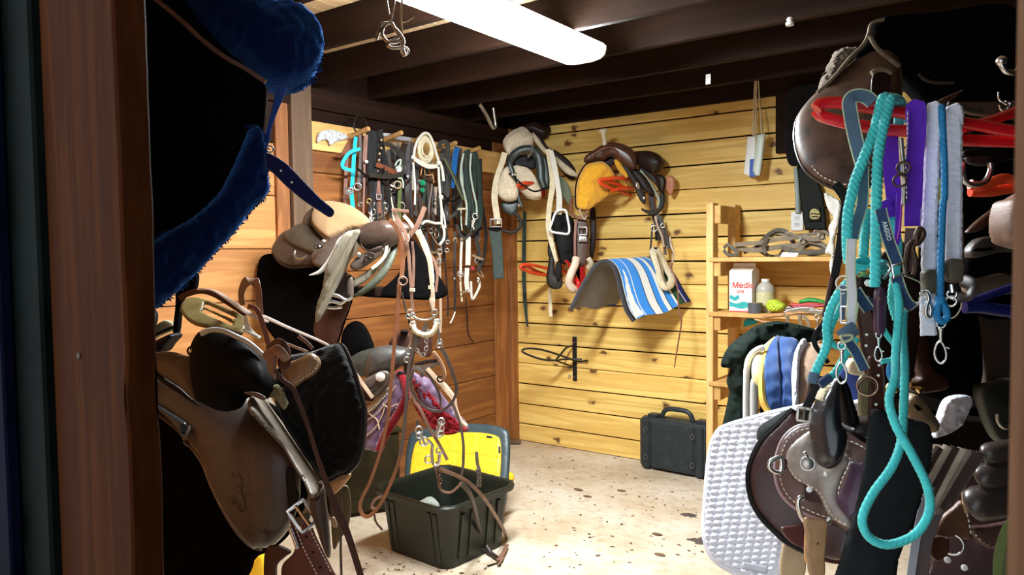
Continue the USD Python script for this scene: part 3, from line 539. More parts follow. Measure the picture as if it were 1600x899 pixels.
tack('bridle', 'charcoal bridle with a loose looping rein hung right of the white halter', 'bridle', [
    ('crown_strap', 'grey_web', 's', b([(432, 260), (440, 220), (475, 208), (500, 235), (480, 330), (465, 360)]), 7, D), ('rein', 'grey_web', 's', b([(462, 340), (500, 400), (560, 500), (595, 590), (605, 680), (560, 765), (500, 795), (450, 760), (430, 700)]), 4.5, E1), ('cheek_strap', 'grey_leather', 's', b([(450, 300), (460, 450), (440, 600), (430, 760), (450, 900)]), 7, D), ('cheek_strap', 'grey_leather', 's', b([(500, 260), (510, 400), (500, 560), (490, 700), (500, 860)]), 6, B), ('noseband', 'grey_web', 's', b([(420, 580), (460, 560), (480, 600), (440, 640)]), 4, D), ('cheek_strap', 'dk_leather', 's', b([(530, 620), (480, 680), (440, 720)]), 4, D), ('keeper', 'cream', 's', b([(575, 735), (650, 730)]), 3, E2), ('tie', 'olive', 'c', b([(470, 340), (520, 440), (580, 580), (620, 660)]), 1.4, E2)])
tack('lead_strap', 'royal blue nylon strap hanging from the right-hand pegs', 'lead strap', [('strap', 'blue_web', 's', b([(575, 250), (555, 320), (548, 420), (540, 520), (535, 570)]), [9, 9, 8, 6, 6], D)])
tack('reins', 'pale green and black braided reins on the last peg', 'reins', [
    *[('rein', m, 'c', b(p), w, f) for m, p, w, f in (('pale_green', [(620, 300), (602, 400), (600, 500), (625, 610), (645, 720), (640, 860)], 1.9, E1), ('dk_green', [(640, 280), (625, 330), (632, 450), (640, 560), (660, 700), (655, 880)], 2.6, D), ('pale_green', [(680, 300), (672, 420), (690, 560), (720, 700), (725, 790)], 1.7, E1), ('dk_green', [(660, 270), (655, 400), (660, 560), (690, 740), (690, 880)], 2.8, D), ('dk_green', [(690, 290), (702, 420), (705, 600), (712, 760), (720, 900)], 2.6, D), ('pale_green', [(605, 380), (615, 560), (600, 760), (608, 900)], 1.3, D))],
    ('strap', 'dk_green', 's', b([(715, 280), (735, 420), (745, 600), (745, 780), (748, 900)]), 6, D), ('strap', 'grey_web', 's', b([(590, 260), (580, 420), (590, 600), (575, 800)]), 8, B), ('buckle', 'steel', 'r', pb(712, 790), 4.5, E1), ('clip', 'white_web', 'c', b([(690, 830), (705, 820), (690, 860), (700, 890)]), 2, E1)])
tack('bridle', 'white web bridle with steel snaps hanging lowest on the right of the left wall', 'bridle', [
    ('cheek_strap', 'white_web', 's', c([(528, 190), (528, 280), (525, 400)]), 8, E1), ('cheek_strap', 'white_web', 's', c([(520, 420), (515, 520), (525, 600)]), 7, E1), ('cheek_strap', 'white_web', 's', c([(482, 195), (474, 330), (472, 470)]), 4, D), ('cheek_strap', 'cream', 's', c([(470, 480), (472, 560), (482, 670)]), 3, D), ('shank', 'white_web', 'c', c([(548, 520), (552, 620), (562, 650), (590, 605), (612, 550), (600, 490)]), 2.2, E1), ('ring', 'steel', 'r', pc(470, 465), 4, E1), ('bead', 'pink_web', 'b', pc(560, 425), 3.4, E1), ('snap', 'steel', 'b', pc(600, 520), 3.5, E1), ('snap', 'steel', 'c', c([(590, 450), (610, 470), (640, 490), (620, 440)]), 1.3, E1), ('bit', 'steel', 'c', c([(475, 600), (510, 598), (530, 575)]), 1.6, E1), ('rein', 'dk_leather', 's', c([(512, 640), (515, 720), (522, 800), (525, 900)]), 1.8, D),
    ('cheek_strap', 'grey_web', 's', c([(560, 120), (590, 220), (610, 330), (612, 450)]), 6, D), ('cheek_strap', 'grey_web', 's', c([(440, 100), (470, 170), (500, 200), (540, 170), (560, 110)]), 4, E1), ('noseband', 'pale_leather', 's', c([(560, 325), (600, 345), (640, 358)]), 3.5, E1)])
tack('bridle', 'thin dark reins with a pale tip trailing down the left wall boards', 'reins', [
    ('rein', 'dk_leather', 's', c([(430, 150), (428, 300), (425, 400), (432, 560), (428, 740)]), 4, D), ('rein_tip', 'white_web', 's', c([(432, 745), (415, 790), (395, 830)]), 2.2, D), ('rein', 'dk_leather', 's', c([(350, 180), (355, 330), (365, 500), (378, 680), (376, 780)]), 2.5, B), ('snap', 'old_steel', 'b', pc(425, 500), 3, D), ('buckle', 'brass', 'r', pc(432, 215), 3, D)])
# loose thong under the long peg, seen down on the lower boards
one('leather_thong', strap(K(500, 440, .2893, [(790, 110), (795, 220), (805, 290), (830, 330)]), dleft(0.02), 1.6), M['dk_leather'], 'thin dark leather thong dangling over the lower left boards', 'thong')
# bracket under the joists near the far left corner
t = Thing('wire_bracket', 'bent pale wire bracket under the beams in the far left corner', 'bracket')
fb = dleft(0.5); t.add('wire', cord(K(400, 120, .2625, [(1330, 165), (1370, 230), (1405, 300), (1425, 295), (1418, 230), (1412, 185)]), fb, 2.6), M['old_steel']); t.add('wire', cord(K(400, 120, .2625, [(1335, 160), (1385, 245), (1412, 305)]), dleft(0.52), 2.2), M['old_steel']); t.done()

# more dark straps bunched on the pegs
def bunch(label, x0, x1, y0, y1, mats, seed, f0, n):
    g = np.random.default_rng(seed); parts = []
    for i in range(n):
        x = g.uniform(x0, x1); yb = g.uniform(y0 + .45 * (y1 - y0), y1); sw = g.uniform(-9, 9); m_ = mats[int(g.integers(len(mats)))]
        pts = [(x + g.uniform(-3, 3), y0 + g.uniform(-4, 8)), (x + sw * .3, y0 + .35 * (yb - y0)), (x + sw + g.uniform(-4, 4), y0 + .7 * (yb - y0)), (x + sw * .6, yb)]
        parts.append(('strap', m_, 's', pts, g.uniform(2.2, 5.5), dleft(f0 + .012 * i)))
        if i % 3 == 0: parts.append(('ring', 'old_steel', 'r', (x + sw * .6, yb), g.uniform(2.5, 4), dleft(f0 + .012 * i)))
    a_ = g.uniform(.3, .6); parts.append(('noseband', mats[0], 's', [(x0 - 2, y0 + a_ * (y1 - y0)), ((x0 + x1) / 2, y0 + a_ * (y1 - y0) + 14), (x1 + 2, y0 + a_ * (y1 - y0) - 3)], 3.5, dleft(f0 + .13)))
    tack('bridle', label, 'bridle', parts)
bunch('thin black bridle straps hanging behind the red-brown slanting noseband', 560, 600, 205, 330, ['bk_leather', 'dk_leather', 'br_leather'], 3, .05, 7)
bunch('tangled dark brown bridle behind the olive green web bridle', 600, 640, 222, 345, ['dk_leather', 'br_leather', 'grey_leather'], 5, .05, 8)
bunch('dark bridle with long narrow reins filling the space under the white rope halter', 650, 690, 250, 400, ['dk_leather', 'grey_leather', 'br_leather', 'dk_green'], 8, .05, 10)
bunch('black reins and bits hanging between the charcoal looped rein and the wall', 690, 725, 235, 420, ['bk_leather', 'grey_leather', 'dk_green'], 11, .04, 9)
bunch('dark brown straps hung at the far right end behind the braided reins', 718, 750, 250, 440, ['bk_leather', 'dk_leather', 'dk_green'], 14, .04, 8)
# ================================================================== things on the far wall
M['fleece_cream'] = fleece('cream_fleece', (0.80, 0.66, 0.47))
M['fleece_yellow'] = fleece('golden_fleece', (0.80, 0.40, 0.035), 0.3)
M['fleece_white'] = fleece('white_fleece', (0.72, 0.74, 0.82), 0.15)
M['green_leather'] = leather('greenish_black_leather', (0.030, 0.042, 0.036), 0.36)
M['brown_seat'] = leather('chocolate_leather', (0.085, 0.034, 0.022), 0.3, spec=0.6, bump=0.12)
def fuzz(amp=0.010, s=0.06, seed=2): return lambda x, y: amp * (meshkit.fbm(np.stack([x * s, y * s, x * 0 + seed], -1), 3, seed) - 0.35) * 1.6
# -------- cream fleece-lined saddle, left on the far wall
q = lambda p: K(750, 180, .1891, p)
r_ = lambda p: K(750, 330, .2114, p)
sd = [(770, 300, 5.30), (850, 230, 5.35), (830, 330, 5.22), (900, 300, 5.55), (860, 200, 5.62), (800, 200, 5.45), (910, 260, 5.66)]
t = Thing('saddle', 'cream fleece-lined saddle with greenish black arch hanging nearest the far left corner', 'saddle')
t.add('pommel', slab(q([(345, 110), (380, 75), (430, 55), (480, 65), (530, 90), (575, 95), (585, 140), (555, 190), (500, 200), (430, 170)]), 5.62, 0.04, bulge=0.05, both=True), M['dk_leather'])
t.add('seat_flap', slab(q([(430, 140), (500, 170), (560, 260), (640, 300), (740, 380), (810, 490), (750, 540), (640, 420), (560, 330), (490, 250)]), 5.56, 0.03, bulge=0.01), M['dk_leather'])
p_ = t.add('panel', slab(q([(200, 215), (250, 160), (320, 128), (370, 135), (420, 180), (440, 230), (380, 260), (300, 285), (240, 335), (205, 290), (190, 245)]), sd, 0.05, bulge=0.035, relief=fuzz(.012, .12)), M['fleece_cream'])
t.add('panel', slab(q([(240, 430), (180, 480), (140, 550), (135, 630), (170, 690), (230, 712), (300, 695), (320, 640), (300, 560), (260, 480)]), sd, 0.05, bulge=0.035, relief=fuzz(.012, .12, 3)), M['fleece_cream'])
t.add('panel', slab(q([(265, 430), (340, 418), (410, 450), (470, 530), (500, 600), (505, 690), (420, 700), (340, 640), (290, 560)]), [(750, 250, 5.36), (850, 250, 5.36), (850, 330, 5.34)], 0.05, bulge=0.03, relief=fuzz(.012, .12, 4)), M['fleece_cream'])
t.add('arch', cat([tube(P3(q([(345, 760, 5.22), (305, 640, 5.24), (275, 500, 5.26), (245, 400, 5.26), (280, 330, 5.24), (350, 285, 5.23), (430, 285, 5.23), (480, 330, 5.24), (500, 430, 5.24), (505, 520, 5.24), (530, 600, 5.24)])), [.012, .016, .02, .024, .028, .028, .028, .03, .032, .03, .02], 10, k=6, flat=0.6, flatdir=FWD)]), M['green_leather'])
t.add('arch_plate', slab(q([(255, 350), (300, 300), (400, 270), (470, 290), (540, 340), (570, 450), (575, 560), (540, 620), (500, 600), (480, 440), (420, 330), (330, 320), (270, 380)]), 5.255, 0.02, bulge=0.006), M['green_leather'])
t.add('gullet', slab(q([(275, 360), (340, 330), (440, 340), (465, 420), (440, 450), (360, 430), (280, 420)]), 5.33, 0.03), M['bk_leather'])
t.add('sweat_flap', slab(q([(560, 420), (640, 480), (720, 560), (755, 660), (740, 740), (700, 700), (640, 620), (580, 520)]), 5.34, 0.012, bulge=0.008), mat('dull_green_canvas', (0.16, 0.19, 0.12), 0.8, 0.3, 30))
t.add('panel_edge', slab(q([(620, 340), (700, 400), (800, 480), (800, 510), (720, 490), (640, 410)]), 5.4, 0.03, bulge=0.01), M['cream'])
t.add('cheek_flap', slab(q([(435, 140), (480, 190), (520, 250), (560, 300), (540, 320), (490, 270), (440, 200)]), 5.42, 0.02, bulge=0.008), M['cream'])
t.add('billet', strap(q([(205, 310), (180, 400), (150, 480), (130, 560), (120, 680), (135, 800), (150, 900)]), 5.20, [9, 9, 8, 9, 10, 10, 10]), M['cream'])
t.add('billet', strap([*q([(560, 280), (580, 380), (600, 560), (575, 740), (565, 860)]), *r_([(505, 120), (520, 200), (545, 300), (565, 375)])], 5.16, [8, 9, 9, 8, 8, 8, 8, 6, 5]), M['cream'])
t.add('billet', strap(q([(585, 290), (615, 420), (645, 600), (655, 700), (650, 820)]), 5.14, [7, 8, 8, 9, 9]), M['white_web'])
t.add('buckle', buckle(PD(r_([(118, 88)]), 5.19)[0], .075, .055, .006, np.array([0, 0, 1.0])), M['steel'])
g_ = t.add('girth', slab(r_([(62, 130), (155, 128), (168, 300), (178, 498), (100, 505), (88, 300)]), 5.2, 0.016, k=0), mat('grey_felt', (0.055, 0.075, 0.065), 0.9, 0.3, 40))
t.add('keeper', box(*[PD(r_([p]), 5.19)[0] for p in ((62, 120), (160, 138))]), M['bk_leather'], smooth=False)
t.add('dark_strap', strap(r_([(330, 0), (328, 140), (325, 300), (325, 500), (332, 660), (350, 855)]), dback(0.12), [5, 6, 6, 6, 6, 3]), M['dk_green'])
t.add('flap', slab(r_([(520, 20), (600, 10), (690, 60), (690, 200), (690, 330), (640, 395), (590, 370), (560, 250), (530, 120)]), 5.42, 0.02, bulge=0.01), M['bk_leather'])
t.add('flap', slab(q([(180, 720), (330, 690), (320, 760), (280, 830), (200, 800)]), 5.33, 0.015, bulge=0.01), M['green_leather'])
t.add('irons', cat([tube(P3(r_([(250, 0, 5.2), (295, 60, 5.2), (300, 110, 5.2), (260, 150, 5.2), (210, 155, 5.2), (165, 140, 5.2)])), .011, 8, k=5)]), M['grey_leather'])
t.add('stirrup_iron', tube(P3(r_([(560, 10, 5.1), (530, 90, 5.1), (515, 135, 5.1), (540, 155, 5.08), (600, 165, 5.08), (650, 168, 5.1), (660, 130, 5.1), (648, 60, 5.1), (635, 0, 5.1), (600, -10, 5.1)])), .0085, 8, True, k=4), M['white_plastic'])
t.add('wire', tube(P3(q([(240, 480, 5.2), (300, 530, 5.18), (370, 590, 5.16), (450, 630, 5.16), (530, 610, 5.18), (580, 590, 5.2)])), .006, 6, k=5), M['bk_leather'])
t.add('clip', tube(P3(q([(390, 300, 5.2), (400, 345, 5.19), (420, 310, 5.2), (435, 240, 5.2)])), .007, 6, k=4), M['steel'])
t.add('clip', each([ball(P3(q([(x, y, 5.17)]))[0], .012) for x, y in ((270, 490), (290, 490), (320, 745))]), M['steel'])
st = t.add('stirrup', slab(r_([(515, 330), (550, 345), (552, 400), (560, 470), (600, 440), (610, 500), (605, 560), (560, 580), (510, 560), (490, 500), (500, 420)]), 5.25, 0.05, bulge=0.02, both=True), M['grey_leather'])
t.add('stirrup_opening', slab(r_([(560, 395), (600, 375), (605, 420), (600, 480), (575, 520), (558, 470)]), 5.2, 0.01), M['bk_leather'])
t.add('stirrup_hanger', slab(r_([(505, 230), (540, 235), (560, 330), (505, 335)]), 5.27, 0.02), M['dk_leather'])
t.add('latigo_end', strap(r_([(515, 575), (518, 680), (523, 780)]), dback(0.25), 5.5), M['cream'])
t.done()
def saddle_rack(pts_list, d_list, mt, label, rpx, plate=None, tilt=None, cat_='saddle rack'):
    t = Thing('saddle_rack', label, cat_)
    for pts in pts_list: t.add('loop' if len(t.parts) == 0 else 'brace', tube(P3(pts), rpx, 8, k=5), M[mt])
    if plate is not None: t.add('wall_plate', plate, M[mt], smooth=False)
    return t
# red rack seen inside the cream saddle, and the one low on the left
t = saddle_rack([q([(300, 590, 5.25), (330, 570, 5.22), (400, 560, 5.25), (480, 575, 5.4), (500, 590, 5.6), (480, 620, 5.5), (380, 600, 5.3), (300, 590, 5.25)]), q([(310, 650, 5.5), (400, 650, 5.4), (500, 690, 5.7)]), ], 0, 'orange_paint', 'orange-red tubular rack carrying the cream fleece saddle in the corner', .013)
t.add('wall_plate', obox(WY(YB - 0.008, *q([(520, 620)])[0]), [(1, 0, 0), (0, 1, 0), (0, 0, 1)], (.02, .008, .05)), M['orange_paint'], smooth=False); t.done()
s5 = lambda p: K(750, 330, .2114, p)
t = saddle_rack([s5([(700, 490, 5.75), (560, 480, 5.6), (420, 465, 5.4), (340, 440, 5.28), (298, 415, 5.2), (330, 395, 5.22), (400, 402, 5.3), (500, 425, 5.45), (640, 455, 5.62), (740, 478, 5.78)]), s5([(330, 400, 5.23), (430, 450, 5.45), (520, 480, 5.6), (620, 500, 5.75)])], 0, 'orange_paint', 'empty-ended orange-red saddle rack poking out below the cream saddle', .012)
t.add('wall_plate', obox(WY(YB - 0.008, 903, 435), [(1, 0, 0), (0, 1, 0), (0, 0, 1)], (.022, .008, .11)), M['orange_paint'], smooth=False); t.done()
# -------- golden fleece western saddle, right on the far wall
w = lambda p: K(880, 190, .2113, p)
v5 = lambda p: K(750, 150, .3336, p)
u5 = lambda p: K(870, 370, .2558, p)
t = Thing('saddle', 'western saddle with golden yellow fleece lining on the far plank wall', 'saddle')
lin = [(900, 320, 5.05), (950, 260, 5.02), (910, 270, 5.04), (960, 300, 5.12), (990, 330, 5.2), (970, 260, 5.05)]
t.add('horn', lathe([(0, -.10), (.017, -.10), (.014, -.03), (.017, .0), (.030, .010), (.033, .02), (.022, .03), (0, .033)], P3(w([(298, 88, 5.02)]))[0], UP + RIGHT * -.12, 20), M['cream'])
t.add('swell', slab(w([(155, 300), (165, 260), (230, 215), (310, 168), (350, 160), (440, 175), (510, 215), (540, 260), (545, 320), (520, 360), (470, 340), (400, 290), (350, 260), (290, 290), (240, 290), (200, 310)]), [(910, 250, 5.06), (990, 250, 5.03), (950, 220, 5.06), (950, 260, 5.03)], 0.05, bulge=0.055), M['brown_seat'])
t.add('gullet_edge', tube(P3(w([(215, 275, 5.0), (240, 235, 4.98), (300, 200, 4.97), (360, 195, 4.97), (405, 230, 4.98), (420, 285, 5.0)])), .006, 6, k=5), M['red_leather'])
t.add('gullet', slab(w([(298, 290), (320, 268), (360, 262), (390, 275), (380, 310), (350, 330), (310, 310)]), 5.10, 0.02), M['dk_leather'])
t.add('cantle', slab(w([(530, 230), (580, 218), (640, 218), (700, 240), (740, 290), (735, 330), (690, 380), (640, 370), (580, 340), (545, 300)]), dback(0.16), 0.05, bulge=0.04, both=True), M['dk_leather'])
lin1 = w([(100, 640), (90, 560), (95, 470), (120, 390), (165, 320), (220, 298), (290, 292), (340, 330), (375, 390), (370, 440), (300, 470), (340, 520), (280, 580), (220, 620), (165, 655)])
fl = t.add('lining', slab(lin1, lin, 0.05, bulge=0.05, relief=fuzz(.02, .09, 5)), M['fleece_yellow'])
t.add('lining', slab(w([(290, 440), (370, 420), (450, 440), (480, 500), (430, 530), (340, 545), (280, 570)]), [(940, 280, 5.22), (980, 300, 5.3), (950, 310, 5.25)], 0.04, bulge=0.02, relief=fuzz(.014, .1, 6)), M['fleece_yellow'])
t.add('lining', slab(w([(375, 290), (400, 280), (440, 330), (480, 390), (470, 420), (430, 390), (395, 340)]), 5.04, 0.02, bulge=0.008, relief=fuzz(.006, .2, 7)), M['fleece_yellow'])
t.add('lining_edge', edging(lin1, lin, .006, 0.01), M['dk_leather'])
t.add('near_flap', slab(w([(440, 320), (490, 350), (550, 430), (600, 520), (610, 590), (600, 615), (560, 570), (520, 470), (480, 400)]), 5.02, 0.014, bulge=0.012), M['grey_leather'])
t.add('jockey', slab(w([(490, 350), (545, 350), (620, 410), (670, 500), (680, 545), (610, 520), (550, 440)]), 5.06, 0.012, bulge=0.012), M['dk_leather'])
t.add('fender', slab(w([(550, 340), (600, 340), (680, 400), (730, 480), (755, 560), (740, 640), (690, 690), (640, 690), (585, 660), (580, 640), (640, 660), (700, 640), (715, 560), (690, 480), (620, 400)]), [(1000, 270, 5.08), (1035, 310, 5.05), (1020, 335, 5.05)], 0.014, bulge=0.01), M['grey_leather'])
t.add('latigo', strap(w([(570, 360), (630, 440), (680, 520), (710, 590), (700, 640)]), 5.05, 4), mat('sage_leather', (0.25, 0.30, 0.22), 0.5, 0.3))
t.add('rear_skirt', slab(w([(755, 420), (790, 400), (825, 420), (828, 480), (795, 545), (765, 510), (750, 470)]), dback(0.10), 0.02, bulge=0.012), mat('salmon_leather', (0.50, 0.20, 0.11), 0.55, 0.3))
t.add('rear_skirt', slab(w([(680, 390), (740, 400), (760, 440), (750, 500), (720, 520), (690, 450)]), dback(0.13), 0.02, bulge=0.012), M['dk_leather'])
t.add('concho', each([disc(*w([p])[0], 2.2, 4.99) for p in ((545, 475), (597, 565))]), M['steel'])
t.add('slot_plate', slab(w([(535, 455), (552, 450), (565, 480), (560, 500), (540, 480)]), 5.0, 0.006), M['pale_leather'])
# stirrup leathers hanging right
for nm, m, pts, ww, d in (('stirrup_leather', 'dk_leather', [(650, 530), (660, 640), (690, 760), (700, 880)], 8, 5.12), ('stirrup_leather', 'br_leather', [(690, 650), (700, 760), (740, 840), (760, 920)], 7, 5.05), ('stirrup_leather', 'dk_leather', [(740, 540), (765, 640), (785, 760), (800, 880)], 9, 5.2), ('stirrup_leather', 'pale_leather', [(680, 700), (700, 780), (730, 850), (745, 930)], 3.5, 5.0), ('stirrup_leather', 'green_leather', [(715, 700), (740, 790), (770, 880), (785, 940)], 5, 5.03)):
    t.add(nm, strap(w(pts), d, ww), M[m])
t.add('stirrup_leather', strap(v5([(808, 600), (802, 680), (798, 750), (820, 790)]), 5.02, 3), M['dk_leather'])
t.add('stirrup_leather', strap(v5([(848, 600), (862, 680), (868, 745)]), 5.02, 5), M['br_leather'])
t.add('stirrup_leather', strap(v5([(880, 560), (895, 650), (905, 740)]), 5.2, 6), M['dk_leather'])
t.add('buckle', each([ring3(P3(w([(672, 790, 5.0)]))[0], .02, .004), ring3(P3(w([(735, 770, 5.0)]))[0], .013, .004)]), M['steel'])
stp = t.add('stirrup', tube(P3(u5([(590, 95, 4.98), (600, 130, 4.96), (625, 200, 4.95), (635, 270, 4.95), (660, 305, 4.95), (695, 290, 4.97), (700, 250, 5.0), (672, 200, 5.02), (645, 140, 5.02), (620, 95, 5.0), (605, 85, 4.99)])), .019, 10, True, k=4, flat=1.5), M['cream'])
t.add('stirrup_lacing', stitches(P3(u5([(612, 110, 4.945), (632, 180, 4.925), (650, 250, 4.92), (665, 285, 4.92)])), .004, .010, .005), M['bk_leather'], kind='stuff')
t.add('stirrup_tread', slab(u5([(590, 65), (615, 65), (612, 85), (592, 85)]), 4.98, 0.02, k=0), M['bk_leather'])
# left stirrup
t.add('stirrup_leather', slab(v5([(445, 590), (455, 580), (505, 590), (512, 660), (508, 760), (490, 796), (455, 790), (448, 700)]), 5.08, 0.018, bulge=0.008), M['br_leather'])
t.add('stirrup_leather', slab(v5([(515, 540), (540, 530), (545, 650), (530, 760), (512, 760), (516, 640)]), 5.25, 0.016), M['dk_leather'])
t.add('stirrup_leather', strap(v5([(450, 580), (444, 680), (446, 770)]), 5.02, 4), M['red_leather'])
t.add('buckle', buckle(P3(v5([(480, 632, 5.03)]))[0], .055, .05, .006, np.array([0, 0, 1.0])), M['steel'])
t.add('buckle_plate', slab(v5([(462, 655), (502, 655), (506, 685), (460, 685)]), 5.045, 0.01, k=0), M['old_steel'])
t.add('rivet', each([disc(*v5([p])[0], 1.6, 5.035) for p in ((474, 672), (486, 672))]), M['steel'])
t.add('stirrup', tube(P3(u5([(118, 130, 5.0), (112, 170, 4.98), (85, 230, 4.97), (72, 280, 4.98), (95, 318, 5.0), (110, 325, 5.02)])), .023, 10, k=5, flat=1.2), mat('rawhide', (0.70, 0.52, 0.38), 0.5, 0.2))
t.add('stirrup', tube(P3(u5([(195, 135, 5.03), (210, 165, 5.05), (195, 190, 5.08)])), .018, 8, k=5), M['cream'])
t.add('cinch_ring', tube(P3(v5([(430, 480, 5.1), (425, 530, 5.08), (440, 560, 5.06), (480, 575, 5.05), (500, 545, 5.05)])), .011, 8, k=5), M['red_leather'])
t.add('cinch_ring', tube(P3(v5([(455, 480, 5.1), (470, 545, 5.04), (490, 578, 5.04), (503, 540, 5.06)])), .008, 8, k=5), M['pale_leather'])
t.add('saddle_string', strap(u5([(705, 160), (700, 200), (725, 260), (740, 340), (745, 450), (762, 510), (745, 630), (730, 720), (718, 800)]), dback(0.3), [3, 3, 2.6, 2.6, 2.4, 2.4, 2.2, 2, 1.6]), M['red_leather'])
t.add('saddle_string', strap(u5([(690, 0), (700, 60), (715, 100), (705, 160)]), dback(0.3), 3), M['pale_leather'])
t.done()
t = saddle_rack([w([(540, 500, 5.65), (500, 545, 5.3), (430, 520, 5.1), (340, 490, 4.98), (270, 450, 4.93), (290, 428, 4.94), (400, 418, 4.98), (470, 428, 5.1), (530, 445, 5.6)]), w([(310, 430, 4.96), (400, 465, 5.05), (470, 495, 5.15), (520, 500, 5.6)]), w([(360, 510, 5.0), (430, 495, 5.05), (500, 495, 5.15), (525, 510, 5.6)])], 0, 'orange_paint', 'orange-red tubular rack poking through the golden fleece of the western saddle', .012)
t.add('wall_plate', obox(WY(YB - 0.008, 975, 285), [(1, 0, 0), (0, 1, 0), (0, 0, 1)], (.022, .008, .05)), M['orange_paint'], smooth=False); t.done()
# -------- striped saddle blanket on its rack
t = Thing('saddle_rack', 'dark red rack under the blue striped saddle blanket', 'saddle rack')
t.add('loop', tube(P3(u5([(30, 190, 5.6), (60, 150, 5.35), (110, 240, 5.1), (130, 280, 5.0), (150, 330, 5.05), (250, 260, 5.3), (330, 215, 5.6)])), .013, 8, k=5), M['red_paint'])
t.add('wall_plate', obox(WY(YB - 0.008, 905, 425), [(1, 0, 0), (0, 1, 0), (0, 0, 1)], (.05, .008, .09)), M['red_paint'], smooth=False); t.done()
# blanket: a folded sheet over an arch, stripes as their own colours along its length
stripe_nodes = {'uv': ('uvmap', {}), 's': ('separate_xyz', {}), 'n': ('noise_texture', {'scale': 260.0, 'detail': 2}),
    'r': ('rgb_ramp', {'interpolate': False, 'ramp': [(0, (0.02, 0.02, 0.03)), (.035, (.75, .72, .62)), (.05, (.05, .30, .85)), (.20, (.88, .86, .80)), (.215, (.05, .30, .85)), (.36, (.02, .02, .05)), (.372, (.9, .88, .82)), (.50, (.02, .02, .05)), (.512, (.05, .30, .85)), (.60, (.9, .88, .82)), (.66, (.02, .02, .05)), (.672, (.05, .30, .85)), (.76, (.9, .88, .82)), (.79, (.02, .09, .03)), (.87, (.02, .02, .08)), (.90, (.55, .55, .5)), (.92, (.01, .02, .2)), (.97, (.02, .02, .03))]}),
    'nx': ('mix', {'mix_type': 'multiply', 'fac': 0.2}), 'b': ('bump', {'strength': 0.5, 'distance': 0.003}), 'p': ('principled_bsdf', {'roughness': 0.9, 'specular_ior_level': 0.1, 'sheen_weight': 0.2})}
M['stripes'] = usdkit.material(stage, '/World/Looks/striped_wool', stripe_nodes, [('uv.UV', 's.vector'), ('s.x', 'r.fac'), ('r.color', 'nx.color1'), ('n.color', 'nx.color2'), ('nx.color', 'p.base_color'), ('n.fac', 'b.height'), ('b.normal', 'p.normal')], surface='p.BSDF')
front = crv(P3(u5([(85, 445, 4.83), (130, 350, 4.83), (195, 235, 4.83), (250, 165, 4.83), (300, 150, 4.83), (345, 185, 4.83), (372, 250, 4.84), (392, 340, 4.84), (425, 450, 4.85), (468, 515, 4.86)])), 6)
rear = crv(PD(u5([(365, 415), (400, 350), (470, 240), (540, 150), (590, 130), (640, 150), (690, 200), (730, 260), (775, 340), (815, 405)]), dback(0.035)), 6)
nu, nv = 36, len(front); vv = []; uvs = []
for i in range(nu):
    s_ = i / (nu - 1); row = front * (1 - s_) + rear * s_; row[:, 2] += 0.012 * np.sin(s_ * 9) * np.linspace(-1, 1, nv) ** 2; vv.append(row); uvs += [(s_, j / (nv - 1)) for j in range(nv)]
vv = np.array(vv); gx = np.gradient(vv, axis=0); gy = np.gradient(vv, axis=1); nn = nrm(np.cross(gx, gy)); nn *= np.sign((nn[nu // 2, nv // 2] @ np.array([0, 0, 1.0])))
def sheet(off, flip):
    p = (vv + nn * off).reshape(-1, 3); fcs = [(i * nv + j, i * nv + j + 1, (i + 1) * nv + j + 1, (i + 1) * nv + j) for i in range(nu - 1) for j in range(nv - 1)]; fcs = np.array(fcs)
    return p, fcs[:, ::-1] if flip else fcs
t = Thing('saddle_blanket', 'blue and white striped wool saddle blanket folded over a rack on the far wall', 'saddle blanket')
top_p, top_f = sheet(0.012, False); 
tm = trimesh.Trimesh(top_p, np.vstack([top_f[:, [0, 1, 2]], top_f[:, [0, 2, 3]]]), process=False)
if (tm.face_normals.mean(0) @ nn.reshape(-1, 3).mean(0)) < 0: tm.invert()
t.add('blanket', tm, 'UV', smooth=True)
bp, bf = sheet(-0.006, True); rim = np.r_[np.arange(nv), np.arange(nv, nu * nv, nv) + nv - 1, (nu - 1) * nv + np.arange(nv - 2, -1, -1), np.arange((nu - 2) * nv, 0, -nv)]
n_ = len(bp); rf = np.array([(rim[k_], rim[(k_ + 1) % len(rim)], n_ + rim[(k_ + 1) % len(rim)], n_ + rim[k_]) for k_ in range(len(rim))])
und = trimesh.Trimesh(np.vstack([bp, top_p - nn.reshape(-1, 3) * 0.001]), np.vstack([bf[:, [0, 1, 2]], bf[:, [0, 2, 3]], rf[:, [0, 1, 2]], rf[:, [0, 2, 3]]]), process=False); und.fix_normals()
t.add('felt_lining', und, cloth('grey_felt_lining', (0.17, 0.14, 0.11)), smooth=40)
t.add('binding', tube(front, .013, 8, flat=1.0), cloth('charcoal_binding', (0.045, 0.045, 0.05)), smooth=True)
vN = nn * np.sign((nn * (EYE - vv)).sum(-1, keepdims=True).mean() or 1)
def on_sheet(s_, v_, off):
    i_, j_ = s_ * (nu - 1), v_ * (nv - 1); i0, j0 = min(int(i_), nu - 2), min(int(j_), nv - 2); a_, b_ = i_ - i0, j_ - j0
    bl_ = lambda q_: q_[i0, j0] * (1 - a_) * (1 - b_) + q_[i0 + 1, j0] * a_ * (1 - b_) + q_[i0, j0 + 1] * (1 - a_) * b_ + q_[i0 + 1, j0 + 1] * a_ * b_
    return bl_(vv) + bl_(nn) * off
zz_ = np.linspace(.60, .985, 13); wv = []
for k_, v_ in enumerate(zz_):
    h_ = .004 + .065 * (k_ / 12) + .008 * (k_ % 2); c_ = .112 + .006 * math.sin(k_ * .7); wv += [on_sheet(c_ - h_, v_, .0138), on_sheet(c_ + h_, v_, .0138)]
